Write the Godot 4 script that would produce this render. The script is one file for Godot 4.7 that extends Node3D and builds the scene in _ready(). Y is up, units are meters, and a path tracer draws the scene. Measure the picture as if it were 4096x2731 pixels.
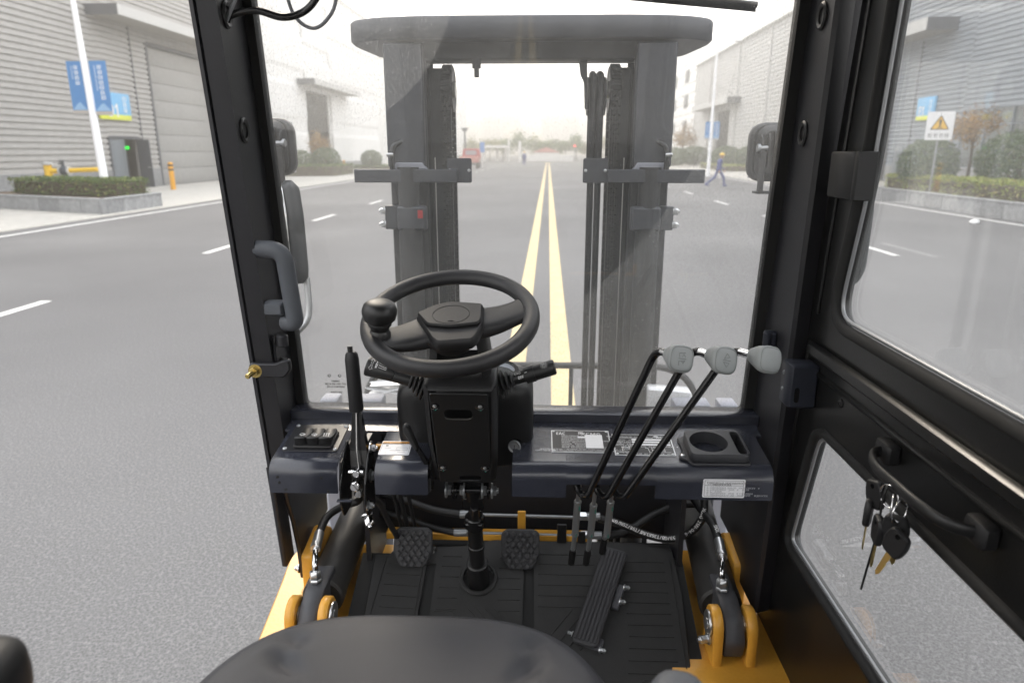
extends Node3D
# A forklift cab seen from the driver's place, parked on a works road between two rows of halls.
# The truck points along -Z with its cab centre near x = -0.03; the road runs 0.91 degrees to the right of it.

const EYE := Vector3(0, 1.95, 0)
const ROAD_TURN := 0.01588

var mats := {}
var taken := {}
var rng := RandomNumberGenerator.new()
var sans: Font
var serif: Font


func _ready() -> void:
	var cam := Camera3D.new()
	cam.name = "camera"
	add_child(cam)
	cam.position = EYE
	cam.rotation = Vector3(-0.27003, deg_to_rad(2.0), 0)
	var lens := CameraAttributesPhysical.new()
	lens.frustum_focal_length = 24.28
	lens.frustum_focus_distance = 1.36
	lens.frustum_near = 0.05
	lens.frustum_far = 4000.0
	lens.exposure_aperture = 4.8
	cam.attributes = lens
	cam.fov = rad_to_deg(2.0 * atan(341.0 / 690.0))
	cam.near = 0.05
	cam.far = 4000.0
	cam.current = true

	var env := Environment.new()
	env.background_mode = Environment.BG_SKY
	var sky := Sky.new()
	var sm := ProceduralSkyMaterial.new()
	sm.sky_top_color = Color(0.84, 0.85, 0.87)
	sm.sky_horizon_color = Color(1.0, 0.985, 0.96)
	sm.sky_curve = 0.28
	sm.ground_bottom_color = Color(0.5, 0.5, 0.5)
	sm.ground_horizon_color = Color(0.8, 0.8, 0.79)
	sm.sky_energy_multiplier = 1.4
	sky.sky_material = sm
	env.sky = sky
	env.tonemap_mode = Environment.TONE_MAPPER_LINEAR
	env.tonemap_exposure = 1.85
	env.volumetric_fog_enabled = true
	env.volumetric_fog_density = 0.005
	env.volumetric_fog_albedo = Color(0.98, 0.97, 0.95)
	env.volumetric_fog_anisotropy = 0.55
	env.sdfgi_enabled = true
	env.ssao_enabled = true
	env.ssil_enabled = true
	var we := WorldEnvironment.new()
	we.name = "world"
	we.environment = env
	add_child(we)

	var sun := DirectionalLight3D.new()
	sun.name = "sun"
	sun.light_color = Color(1.0, 0.95, 0.88)
	sun.light_energy = 0.45
	sun.light_angular_distance = 14.0
	sun.shadow_enabled = true
	add_child(sun)
	sun.look_at_from_position(Vector3.ZERO, Vector3(0.25, -0.55, 0.75))

	rng.seed = 4711
	bumps.seed = 21
	bumps.frequency = 1.0
	var f1 := SystemFont.new()
	f1.font_names = PackedStringArray(["Droid Sans"])
	f1.font_weight = 700
	sans = f1
	var f2 := SystemFont.new()
	f2.font_names = PackedStringArray(["Droid Serif"])
	serif = f2
	make_materials()
	build_ground()
	build_halls()
	build_truck()
	build_signs()
	build_planting()
	build_far()
	build_people()


# ------------------------------------------------------------------ shapes
class Sh:
	var st := SurfaceTool.new()
	var g := 1

	func _init():
		st.begin(Mesh.PRIMITIVE_TRIANGLES)
		st.set_smooth_group(-1)

	func flat() -> void:
		st.set_smooth_group(-1)

	func smooth() -> void:
		g += 1
		st.set_smooth_group(g)

	func tri(a: Vector3, b: Vector3, c: Vector3) -> void:
		for p in [a, b, c]:
			st.set_uv(Vector2.ZERO)
			st.add_vertex(p)

	func quad(a: Vector3, b: Vector3, c: Vector3, d: Vector3) -> void:
		tri(a, b, c)
		tri(a, c, d)

	# a quad with texture coordinates from 0 to 1
	func quad_uv(a: Vector3, b: Vector3, c: Vector3, d: Vector3, s := Vector2.ONE) -> void:
		var p := [a, b, c, a, c, d]
		var t := [Vector2(0, s.y), Vector2.ZERO, Vector2(s.x, 0), Vector2(0, s.y), Vector2(s.x, 0), s]
		for i in 6:
			st.set_uv(t[i])
			st.add_vertex(p[i])

	func box(c: Vector3, s: Vector3, bev := 0.0, rot := Basis()) -> void:
		bev = minf(bev, minf(s.x, minf(s.y, s.z)) * 0.45)
		if bev > 0.0:
			prism(Sh.rrect(s.x, s.y, bev, 2), -s.z / 2, s.z / 2, Transform3D(rot, c), bev * 0.8)
			return
		flat()
		var h := s / 2
		var v := []
		for i in 8:
			v.append(c + rot * Vector3(h.x if i & 1 else -h.x, h.y if i & 2 else -h.y, h.z if i & 4 else -h.z))
		for f in [[0, 2, 3, 1], [5, 7, 6, 4], [4, 6, 2, 0], [1, 3, 7, 5], [2, 6, 7, 3], [4, 0, 1, 5]]:
			quad(v[f[3]], v[f[2]], v[f[1]], v[f[0]])

	static func rrect(w: float, h: float, r: float, n := 4) -> PackedVector2Array:
		var out := PackedVector2Array()
		r = minf(r, minf(w, h) * 0.499)
		var corners := [Vector2(w / 2 - r, h / 2 - r), Vector2(-w / 2 + r, h / 2 - r), Vector2(-w / 2 + r, -h / 2 + r), Vector2(w / 2 - r, -h / 2 + r)]
		for k in 4:
			for i in n + 1:
				var a := (k + float(i) / n) * PI / 2
				out.append(corners[k] + Vector2(cos(a), sin(a)) * r)
		return out

	static func disc(r: float, n := 20, c := Vector2.ZERO, ry := -1.0) -> PackedVector2Array:
		var out := PackedVector2Array()
		for i in n:
			out.append(c + Vector2(cos(TAU * i / n) * r, sin(TAU * i / n) * (r if ry < 0 else ry)))
		return out

	static func area(p: PackedVector2Array) -> float:
		var s := 0.0
		for i in p.size():
			s += p[i].cross(p[(i + 1) % p.size()])
		return s / 2

	static func ccw(p: PackedVector2Array) -> PackedVector2Array:
		if Sh.area(p) > 0:
			return p
		var q := p.duplicate()
		q.reverse()
		return q

	static func rounded(p: PackedVector2Array, r: float, n := 4) -> PackedVector2Array:
		var out := PackedVector2Array()
		for i in p.size():
			var a := p[(i - 1 + p.size()) % p.size()]
			var b := p[i]
			var c := p[(i + 1) % p.size()]
			var d := minf(r, minf(a.distance_to(b), b.distance_to(c)) * 0.45)
			var s := b + (a - b).normalized() * d
			var e := b + (c - b).normalized() * d
			for k in n + 1:
				var t := float(k) / n
				out.append(s.lerp(b, t).lerp(b.lerp(e, t), t))
		return out

	static func inset(p: PackedVector2Array, b: float) -> PackedVector2Array:
		var out := PackedVector2Array()
		for i in p.size():
			var d0 := (p[i] - p[(i - 1 + p.size()) % p.size()]).normalized()
			var d1 := (p[(i + 1) % p.size()] - p[i]).normalized()
			var n0 := Vector2(-d0.y, d0.x)
			var n1 := Vector2(-d1.y, d1.x)
			var m := n0 + n1
			m = n0 if m.length() < 0.01 else m.normalized()
			out.append(p[i] + m * b / maxf(m.dot(n0), 0.4))
		return out

	static func bridged(outer: PackedVector2Array, holes: Array) -> PackedVector2Array:
		var p := outer
		for h in holes:
			var best := INF
			var bi := 0
			var bj := 0
			for i in p.size():
				for j in h.size():
					var d := p[i].distance_squared_to(h[j])
					if d < best:
						best = d
						bi = i
						bj = j
			var side: Vector2 = (h[bj] - p[bi]).normalized().orthogonal() * 0.00004
			var q := PackedVector2Array()
			for i in bi + 1:
				q.append(p[i])
			for j in h.size():
				q.append(h[(bj + j) % h.size()])
			q.append(h[bj] + side)
			q.append(p[bi] + side)
			for i in range(bi + 1, p.size()):
				q.append(p[i])
			p = q
		return p

	# a plate: the outline in x and y, from z0 to z1, with chamfered rims and holes
	func prism(poly: PackedVector2Array, z0: float, z1: float, xf := Transform3D(), bev := 0.0, holes := []) -> void:
		if Sh.area(poly) < 0:
			poly = poly.duplicate()
			poly.reverse()
		var hs := []
		for h in holes:
			var q: PackedVector2Array = h.duplicate()
			if Sh.area(q) > 0:
				q.reverse()
			hs.append(q)
		bev = minf(bev, (z1 - z0) * 0.45)
		for side in 2:
			var z := z0 if side == 0 else z1
			var o := Sh.inset(poly, bev) if bev > 0 else poly
			var cap := Sh.bridged(o, hs)
			var ix := Geometry2D.triangulate_polygon(cap)
			flat()
			for t in range(0, ix.size(), 3):
				var a := xf * Vector3(cap[ix[t]].x, cap[ix[t]].y, z)
				var b := xf * Vector3(cap[ix[t + 1]].x, cap[ix[t + 1]].y, z)
				var c := xf * Vector3(cap[ix[t + 2]].x, cap[ix[t + 2]].y, z)
				var up := (cap[ix[t + 1]] - cap[ix[t]]).cross(cap[ix[t + 2]] - cap[ix[t]]) > 0
				if up == (side == 1):
					tri(a, c, b)
				else:
					tri(a, b, c)
		var loops := [poly] + hs
		for k in loops.size():
			var p: PackedVector2Array = loops[k]
			var n := p.size()
			var rim := Sh.inset(p, bev) if bev > 0 and k == 0 else p
			var levels := [[p, z0], [p, z1]]
			if bev > 0 and k == 0:
				levels = [[rim, z0], [p, z0 + bev], [p, z1 - bev], [rim, z1]]
			smooth()
			for i in n:
				var j := (i + 1) % n
				var d0 := (p[i] - p[(i - 1 + n) % n]).normalized()
				var d1 := (p[j] - p[i]).normalized()
				if d0.dot(d1) < 0.8:
					smooth()
				for l in levels.size() - 1:
					var lo: PackedVector2Array = levels[l][0]
					var hi: PackedVector2Array = levels[l + 1][0]
					quad(xf * Vector3(lo[i].x, lo[i].y, levels[l][1]), xf * Vector3(hi[i].x, hi[i].y, levels[l + 1][1]), xf * Vector3(hi[j].x, hi[j].y, levels[l + 1][1]), xf * Vector3(lo[j].x, lo[j].y, levels[l][1]))

	# rings of points joined one to the next
	func loft(rings: Array, closed := true, cap0 := false, cap1 := false, one_group := true) -> void:
		var n: int = rings[0].size()
		smooth()
		for l in rings.size() - 1:
			if not one_group:
				smooth()
			for i in (n if closed else n - 1):
				var j := (i + 1) % n
				quad(rings[l][i], rings[l + 1][i], rings[l + 1][j], rings[l][j])
		for e in 2:
			if (cap0 if e == 0 else cap1):
				flat()
				var r = rings[0] if e == 0 else rings[-1]
				var c := Vector3.ZERO
				for p in r:
					c += p
				c /= r.size()
				for i in n:
					if e == 0:
						tri(c, r[i], r[(i + 1) % n])
					else:
						tri(c, r[(i + 1) % n], r[i])

	# straight-sided ring loft with flat faces (pillars, blocks)
	func hull(rings: Array) -> void:
		var n: int = rings[0].size()
		flat()
		for l in rings.size() - 1:
			for i in n:
				var j := (i + 1) % n
				quad(rings[l][i], rings[l + 1][i], rings[l + 1][j], rings[l][j])
		var r0 = rings[0]
		var r1 = rings[-1]
		for i in range(1, n - 1):
			tri(r0[0], r0[i], r0[i + 1])
			tri(r1[0], r1[i + 1], r1[i])

	func lathe(prof: Array, xf := Transform3D(), n := 20) -> void:
		for l in prof.size() - 1:
			var a: Vector2 = prof[l]
			var b: Vector2 = prof[l + 1]
			if l == 0 or ((b - a).normalized().dot((a - prof[l - 1]).normalized()) < 0.75):
				smooth()
			for i in n:
				var t0 := TAU * i / n
				var t1 := TAU * (i + 1) / n
				var p := xf * Vector3(a.x * cos(t0), a.y, a.x * sin(t0))
				var q := xf * Vector3(b.x * cos(t0), b.y, b.x * sin(t0))
				var r := xf * Vector3(b.x * cos(t1), b.y, b.x * sin(t1))
				var s := xf * Vector3(a.x * cos(t1), a.y, a.x * sin(t1))
				if a.x < 1e-6:
					tri(p, r, q)
				elif b.x < 1e-6:
					tri(p, s, q)
				else:
					quad(p, s, r, q)

	func cyl(a: Vector3, b: Vector3, r: float, n := 14, bev := 0.0, r2 := -1.0) -> void:
		var h := a.distance_to(b)
		if r2 < 0:
			r2 = r
		lathe([Vector2(0, 0), Vector2(r - bev, 0), Vector2(r, bev), Vector2(r2, h - bev), Vector2(r2 - bev, h), Vector2(0, h)], Sh.along(a, b), n)

	# a frame at a whose y axis looks at b
	static func along(a: Vector3, b: Vector3) -> Transform3D:
		var y := (b - a).normalized()
		var x := y.cross(Vector3(0, 0, 1) if absf(y.z) < 0.9 else Vector3(1, 0, 0)).normalized()
		return Transform3D(Basis(x, y, x.cross(y)), a)

	func tube(path: PackedVector3Array, r, n := 10, caps := true, flatten := 1.0) -> void:
		var rings := []
		var t := (path[1] - path[0]).normalized()
		var u := t.cross(Vector3.UP if absf(t.y) < 0.9 else Vector3.RIGHT).normalized()
		for i in path.size():
			var d := (path[mini(i + 1, path.size() - 1)] - path[maxi(i - 1, 0)]).normalized()
			u = (u - d * u.dot(d)).normalized()
			var w := d.cross(u)
			var rad: float = r[i] if r is Array else r
			var ring := PackedVector3Array()
			for k in n:
				var a := TAU * k / n
				ring.append(path[i] + u * cos(a) * rad * flatten + w * sin(a) * rad)
			rings.append(ring)
		loft(rings, true, caps, caps)

	static func curve(p: Array, sub := 6) -> PackedVector3Array:
		var out := PackedVector3Array()
		for i in p.size() - 1:
			var a: Vector3 = p[maxi(i - 1, 0)]
			var b: Vector3 = p[i]
			var c: Vector3 = p[i + 1]
			var d: Vector3 = p[mini(i + 2, p.size() - 1)]
			for k in sub:
				out.append(b.cubic_interpolate(c, a, d, float(k) / sub))
		out.append(p[-1])
		return out

	static func fillet(p: Array, r: float, n := 5) -> PackedVector3Array:
		var out := PackedVector3Array([p[0]])
		for i in range(1, p.size() - 1):
			var a: Vector3 = p[i - 1]
			var b: Vector3 = p[i]
			var c: Vector3 = p[i + 1]
			var d := minf(r, minf(a.distance_to(b), b.distance_to(c)) * 0.49)
			var s := b + (a - b).normalized() * d
			var e := b + (c - b).normalized() * d
			for k in n + 1:
				var t := float(k) / n
				out.append(s.lerp(b, t).lerp(b.lerp(e, t), t))
		out.append(p[-1])
		return out

	# a pillow: powers below 1 make it boxy
	func pillow(c: Vector3, half: Vector3, e1 := 0.5, e2 := 0.5, rot := Basis(), nu := 24, nv := 14) -> void:
		var rings := []
		for j in nv + 1:
			var v := -PI / 2 + PI * j / nv
			var ring := PackedVector3Array()
			for i in nu:
				var w := TAU * i / nu
				var cv := Sh.sp(cos(v), e1)
				ring.append(c + rot * Vector3(half.x * cv * Sh.sp(cos(w), e2), half.y * Sh.sp(sin(v), e1), half.z * cv * Sh.sp(sin(w), e2)))
			rings.append(ring)
		loft(rings)

	static func sp(x: float, e: float) -> float:
		return signf(x) * pow(absf(x), e)

	func hexnut(a: Vector3, b: Vector3, r: float) -> void:
		prism(Sh.disc(r, 6), 0, a.distance_to(b), Sh.along(a, b) * Transform3D(Basis(Vector3(1, 0, 0), Vector3(0, 0, -1), Vector3(0, 1, 0)), Vector3.ZERO), r * 0.12)

	func done() -> ArrayMesh:
		st.generate_normals()
		return st.commit()


# ------------------------------------------------------------------ naming and placing
func numbered(called: String) -> String:
	if not taken.has(called):
		taken[called] = 0
		return called
	taken[called] += 1
	return "%s_%03d" % [called, taken[called]]


func obj(called: String, sh, m: Material, parent: Node = self, label := "") -> MeshInstance3D:
	var o := MeshInstance3D.new()
	o.mesh = sh.done() if sh is Sh else sh
	o.material_override = m
	if parent == self:
		o.name = numbered(called)
		add_child(o)
	else:
		o.name = called
		var k := 0
		while parent.has_node(NodePath(o.name)):
			k += 1
			o.name = "%s_%03d" % [called, k]
		parent.add_child(o, true)
	if label:
		o.set_meta("label", label)
	return o


func tag(o: Node, label: String, category: String, group := "") -> Node:
	o.set_meta("label", label)
	o.set_meta("category", category)
	if group:
		o.set_meta("group", group)
	return o


func thing(called: String, label: String, category: String, at := Vector3.ZERO, turn := 0.0, group := "") -> Node3D:
	var o := Node3D.new()
	o.name = numbered(called)
	add_child(o)
	o.position = at
	o.rotation.y = turn
	return tag(o, label, category, group)


func another(o: Node3D, label: String, at: Vector3, turn := 0.0, group := "") -> Node3D:
	var c: Node3D = o.duplicate()
	c.name = numbered(String(o.name).rstrip("_0123456789"))
	add_child(c)
	c.position = at
	c.rotation.y = turn
	c.set_meta("label", label)
	if group:
		c.set_meta("group", group)
	return c


func structure(called: String, sh, m: Material) -> MeshInstance3D:
	var o := obj(called, sh, m)
	o.set_meta("kind", "structure")
	return o


# a place given along the road: metres to its right, up, and ahead of the driver
func rp(r: float, y: float, d: float) -> Vector3:
	return Vector3(cos(ROAD_TURN) * r + sin(ROAD_TURN) * d, y, sin(ROAD_TURN) * r - cos(ROAD_TURN) * d)


func words(text: String, parent: Node, xf: Transform3D, height: float, m: Material, font: Font = null, stretch := 1.0, called := "lettering") -> MeshInstance3D:
	var t := TextMesh.new()
	t.text = text
	t.font = font if font else sans
	t.font_size = 64
	t.pixel_size = height / 46.0
	t.depth = 0.0
	t.curve_step = 1.5
	var o := obj(called, t, m, parent)
	o.transform = xf * Transform3D(Basis.from_scale(Vector3(stretch, 1, 1)), Vector3.ZERO)
	return o


# ------------------------------------------------------------------ materials
func noise_image(size: int, freq: float, octaves: int, seed_: int, kind := FastNoiseLite.TYPE_SIMPLEX_SMOOTH) -> Image:
	var n := FastNoiseLite.new()
	n.seed = seed_
	n.noise_type = kind
	n.frequency = freq
	n.fractal_octaves = octaves
	var im := n.get_seamless_image(size, size)
	im.convert(Image.FORMAT_L8)
	return im


func normal_from(im: Image, k: float) -> ImageTexture:
	var c: Image = im.duplicate()
	c.bump_map_to_normal_map(k)
	return ImageTexture.create_from_image(c)


# a colour texture: two shades mixed by one or two noises
func mottled(a: Color, b: Color, im: Image, im2: Image = null, share := 0.5) -> ImageTexture:
	var s := im.get_width()
	var out := Image.create(s, s, false, Image.FORMAT_RGB8)
	var d := im.get_data()
	var e := im2.get_data() if im2 else d
	var bytes := PackedByteArray()
	bytes.resize(s * s * 3)
	for i in s * s:
		var t: float = (d[i] * (1.0 - share) + e[i] * share) / 255.0
		var c := a.lerp(b, t)
		bytes[i * 3] = int(c.r * 255)
		bytes[i * 3 + 1] = int(c.g * 255)
		bytes[i * 3 + 2] = int(c.b * 255)
	out.set_data(s, s, false, Image.FORMAT_RGB8, bytes)
	return ImageTexture.create_from_image(out)


func mat(called: String, c: Color, rough := 0.6, metal := 0.0, spec := 0.5) -> StandardMaterial3D:
	var m := StandardMaterial3D.new()
	m.resource_name = called
	m.albedo_color = c
	m.roughness = rough
	m.metallic = metal
	m.metallic_specular = spec
	mats[called] = m
	return m


func textured(m: StandardMaterial3D, tex: Texture2D, tile: float, normal: Texture2D = null, k := 1.0) -> StandardMaterial3D:
	m.uv1_triplanar = true
	m.uv1_world_triplanar = true
	m.uv1_scale = Vector3.ONE / tile
	if tex:
		m.albedo_texture = tex
	if normal:
		m.normal_enabled = true
		m.normal_texture = normal
		m.normal_scale = k
	return m


func glass(called: String, alpha := 0.02) -> StandardMaterial3D:
	var m := mat(called, Color(0.9, 0.95, 0.95, alpha), 0.02)
	m.transparency = BaseMaterial3D.TRANSPARENCY_ALPHA
	return m


func lin(r: float, g: float, b: float, a := 1.0) -> Color:
	return Color(r, g, b, a).linear_to_srgb()


func make_materials() -> void:
	var fine := noise_image(512, 0.09, 3, 11)
	var coarse := noise_image(512, 0.012, 4, 12)
	var grain := noise_image(512, 0.16, 2, 13, FastNoiseLite.TYPE_CELLULAR)
	var stones := noise_image(1024, 0.075, 1, 14, FastNoiseLite.TYPE_CELLULAR)
	var stones_b := noise_image(1024, 0.11, 3, 15)
	var patches := noise_image(512, 0.006, 5, 16)
	var fine_n := normal_from(fine, 3.0)
	var grain_n := normal_from(grain, 4.0)

	# outdoors
	var m := mat("asphalt", Color.WHITE, 0.9, 0.0, 0.35)
	m.albedo_texture = mottled(lin(0.085, 0.0855, 0.088), lin(0.345, 0.343, 0.342), stones, stones_b, 0.6)
	m.uv1_scale = Vector3(1, 1, 1)
	m.detail_enabled = true
	m.detail_blend_mode = BaseMaterial3D.BLEND_MODE_MUL
	m.detail_uv_layer = BaseMaterial3D.DETAIL_UV_2
	m.detail_albedo = mottled(Color(0.78, 0.78, 0.79), Color(1, 1, 1), patches, coarse, 0.3)
	m.normal_enabled = true
	m.normal_texture = normal_from(stones_b, 3.0)
	m.normal_scale = 0.5
	textured(mat("line_yellow", Color.WHITE, 0.8), mottled(lin(0.46, 0.37, 0.20), lin(0.62, 0.51, 0.30), fine, coarse), 1.3)
	textured(mat("line_white", Color.WHITE, 0.8), mottled(lin(0.50, 0.50, 0.49), lin(0.78, 0.78, 0.76), fine, coarse), 1.3)
	textured(mat("concrete", Color.WHITE, 0.9), mottled(lin(0.36, 0.35, 0.32), lin(0.56, 0.54, 0.50), fine, coarse, 0.6), 2.4)
	textured(mat("ground_soil", Color.WHITE, 1.0), mottled(lin(0.16, 0.15, 0.13), lin(0.27, 0.26, 0.23), fine, coarse), 9.0)
	textured(mat("soil", Color.WHITE, 1.0), mottled(lin(0.09, 0.06, 0.04), lin(0.24, 0.18, 0.12), fine), 0.9)
	textured(mat("granite", Color.WHITE, 0.75), mottled(lin(0.20, 0.205, 0.215), lin(0.44, 0.45, 0.46), fine, coarse, 0.7), 1.7)
	textured(mat("granite_dark", Color.WHITE, 0.75), mottled(lin(0.15, 0.155, 0.165), lin(0.36, 0.37, 0.38), fine, coarse, 0.7), 1.3)
	textured(mat("cladding_grey", Color.WHITE, 0.55, 0.0), mottled(lin(0.34, 0.335, 0.325), lin(0.42, 0.41, 0.40), fine, coarse, 0.9), 3.0)
	textured(mat("cladding_blue_grey", Color.WHITE, 0.55), mottled(lin(0.22, 0.25, 0.285), lin(0.29, 0.325, 0.365), fine, coarse, 0.9), 3.0)
	mat("cladding_white", lin(0.80, 0.80, 0.79), 0.6)
	mat("cladding_pale", lin(0.48, 0.48, 0.475), 0.6)
	mat("trim_dark", lin(0.055, 0.062, 0.075), 0.5)
	mat("trim_pale", lin(0.50, 0.50, 0.49), 0.6)
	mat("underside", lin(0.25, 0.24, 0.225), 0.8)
	textured(mat("roller_door", Color.WHITE, 0.5), mottled(lin(0.30, 0.30, 0.295), lin(0.37, 0.365, 0.355), fine, coarse, 0.9), 2.6)
	mat("door_blue_grey", lin(0.16, 0.185, 0.21), 0.5)
	mat("floor_inside", lin(0.12, 0.12, 0.12), 0.8)
	mat("blue_banner", lin(0.045, 0.20, 0.47), 0.7)
	mat("banner_pale", lin(0.24, 0.42, 0.64), 0.7)
	mat("banner_sand", lin(0.42, 0.38, 0.34), 0.7)
	mat("sign_blue", lin(0.16, 0.48, 0.80), 0.5)
	mat("sign_yellow", lin(0.70, 0.76, 0.06), 0.5)
	mat("white_paint", lin(0.80, 0.80, 0.82), 0.4)
	mat("print_white", lin(0.82, 0.82, 0.82), 0.6)
	mat("print_black", lin(0.012, 0.012, 0.012), 0.6)
	mat("bollard_yellow", lin(0.75, 0.36, 0.02), 0.45)
	mat("pipe_yellow", lin(0.80, 0.50, 0.02), 0.35)
	mat("warning_yellow", lin(0.80, 0.46, 0.02), 0.5)
	mat("valve_grey", lin(0.06, 0.07, 0.08), 0.5)
	mat("steel_grey", lin(0.30, 0.31, 0.33), 0.45, 0.3)
	mat("bark", lin(0.10, 0.075, 0.055), 0.95)
	for leaf in ["leaf", "leaf_tree"]:
		m = mat(leaf, Color.WHITE, 0.7, 0.0, 0.3)
		m.vertex_color_use_as_albedo = true
		m.backlight_enabled = true
		m.backlight = Color(0.25, 0.28, 0.18)
	mat("truck_red", lin(0.36, 0.03, 0.035), 0.35)
	mat("truck_pink", lin(0.50, 0.20, 0.17), 0.5)
	mat("rubber", lin(0.018, 0.018, 0.018), 0.85)
	mat("work_blue", lin(0.045, 0.065, 0.22), 0.9)
	mat("skin", lin(0.42, 0.24, 0.17), 0.6)
	mat("helmet_yellow", lin(0.82, 0.52, 0.04), 0.35)
	mat("tower_grey", lin(0.42, 0.42, 0.43), 0.8)
	mat("far_white", lin(0.74, 0.73, 0.71), 0.7)
	mat("far_blue", lin(0.10, 0.24, 0.55), 0.6)
	m = mat("lit_green", lin(0.02, 0.5, 0.06), 0.5)
	m.emission_enabled = true
	m.emission = Color(0.1, 1.0, 0.25)
	m.emission_energy_multiplier = 1.2
	m = mat("lit_red", lin(0.7, 0.08, 0.05), 0.5)
	m.emission_enabled = true
	m.emission = Color(1.0, 0.25, 0.15)
	m.emission_energy_multiplier = 1.5
	glass("window_glass", 0.06)

	# the truck
	textured(mat("dash_paint", Color.WHITE, 0.24, 0.0, 0.55), mottled(lin(0.024, 0.026, 0.036), lin(0.034, 0.037, 0.050), fine, coarse), 0.25, fine_n, 0.06)
	textured(mat("cab_paint", Color.WHITE, 0.42, 0.0, 0.5), mottled(lin(0.012, 0.012, 0.015), lin(0.019, 0.019, 0.022), fine, coarse), 0.3, fine_n, 0.08)
	textured(mat("door_paint", Color.WHITE, 0.3, 0.0, 0.5), mottled(lin(0.006, 0.006, 0.006), lin(0.010, 0.010, 0.010), fine, coarse), 0.3, fine_n, 0.05)
	textured(mat("black_plastic", lin(0.010, 0.010, 0.011), 0.5, 0.0, 0.45), null, 0.02, grain_n, 0.35)
	mat("black_satin", lin(0.0065, 0.0065, 0.007), 0.45)
	mat("black_gloss", lin(0.006, 0.006, 0.007), 0.26)
	mat("seal_black", lin(0.006, 0.006, 0.006), 0.8)
	textured(mat("wheel_leather", lin(0.013, 0.013, 0.0145), 0.46, 0.0, 0.5), null, 0.016, grain_n, 0.55)
	textured(mat("seat_vinyl", lin(0.022, 0.023, 0.029), 0.5, 0.0, 0.5), null, 0.03, grain_n, 0.5)
	textured(mat("mat_rubber", Color.WHITE, 0.75), mottled(lin(0.010, 0.010, 0.010), lin(0.022, 0.0215, 0.021), fine, coarse), 0.2, fine_n, 0.3)
	mat("mat_groove", lin(0.007, 0.007, 0.007), 0.9)
	textured(mat("pedal_rubber", lin(0.034, 0.034, 0.037), 0.65), null, 0.03, grain_n, 0.4)
	textured(mat("truck_yellow", Color.WHITE, 0.38, 0.0, 0.5), mottled(lin(0.60, 0.29, 0.035), lin(0.72, 0.37, 0.05), fine, coarse), 0.5, fine_n, 0.08)
	textured(mat("cylinder_black", Color.WHITE, 0.5), mottled(lin(0.020, 0.019, 0.018), lin(0.036, 0.034, 0.032), fine, coarse), 0.2)
	textured(mat("block_grey", Color.WHITE, 0.5), mottled(lin(0.045, 0.046, 0.052), lin(0.075, 0.076, 0.084), fine, coarse), 0.1)
	mat("zinc", lin(0.55, 0.56, 0.57), 0.28, 0.9)
	mat("zinc_dull", lin(0.30, 0.31, 0.32), 0.42, 0.7)
	mat("chrome", lin(0.75, 0.75, 0.76), 0.10, 1.0)
	mat("brass", lin(0.55, 0.42, 0.16), 0.3, 0.9)
	mat("hose_rubber", lin(0.012, 0.012, 0.013), 0.55)
	textured(mat("grab_grey", lin(0.075, 0.082, 0.095), 0.55), null, 0.02, grain_n, 0.35)
	textured(mat("knob_grey", lin(0.24, 0.255, 0.255), 0.5), null, 0.02, grain_n, 0.12)
	mat("knob_mark", lin(0.10, 0.11, 0.11), 0.6)
	textured(mat("cup_plastic", lin(0.034, 0.035, 0.040), 0.55), null, 0.012, grain_n, 0.3)
	mat("lock_blue_black", lin(0.014, 0.017, 0.028), 0.5)
	textured(mat("mast_paint", Color.WHITE, 0.5), mottled(lin(0.028, 0.030, 0.037), lin(0.055, 0.058, 0.068), fine, coarse), 0.5)
	textured(mat("mast_inner", Color.WHITE, 0.55), mottled(lin(0.011, 0.0115, 0.013), lin(0.026, 0.026, 0.028), fine, coarse), 0.4)
	mat("mast_worn", lin(0.42, 0.41, 0.39), 0.35, 0.6)
	textured(mat("chain_steel", Color.WHITE, 0.5, 0.4), mottled(lin(0.02, 0.02, 0.02), lin(0.06, 0.058, 0.055), fine), 0.1)
	mat("lamp_body", lin(0.022, 0.022, 0.024), 0.5)
	mat("lamp_glass", lin(0.75, 0.76, 0.78), 0.15)
	mat("mirror_shell", lin(0.022, 0.025, 0.029), 0.45)
	mat("mirror_face", lin(0.85, 0.86, 0.87), 0.03, 1.0)
	mat("pipe_chrome", lin(0.42, 0.43, 0.44), 0.3, 0.6)
	mat("panel_grey", lin(0.26, 0.27, 0.31), 0.6)
	mat("plate_black", lin(0.014, 0.015, 0.018), 0.35)
	mat("plate_silver", lin(0.62, 0.63, 0.65), 0.35, 0.5)
	mat("sticker_white", lin(0.72, 0.73, 0.76), 0.45)
	mat("sticker_orange", lin(0.72, 0.34, 0.06), 0.45)
	mat("print_grey", lin(0.30, 0.31, 0.33), 0.6)
	mat("paint_mark_green", lin(0.02, 0.22, 0.17), 0.5)
	mat("mark_red", lin(0.36, 0.03, 0.03), 0.6)
	glass("windscreen_glass", 0.015)
	glass("gauge_glass", 0.03)
	mat("gauge_face", lin(0.46, 0.48, 0.54), 0.35)


# ------------------------------------------------------------------ outdoors
func mat_of(k: String) -> StandardMaterial3D:
	return mats[k]


# a flat strip along the road, between distances a and b and offsets l and r
func strip(sh: Sh, l: float, r: float, a: float, b: float, y: float) -> void:
	sh.flat()
	sh.quad(Vector3(l, y, -a), Vector3(l, y, -b), Vector3(r, y, -b), Vector3(r, y, -a))


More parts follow.
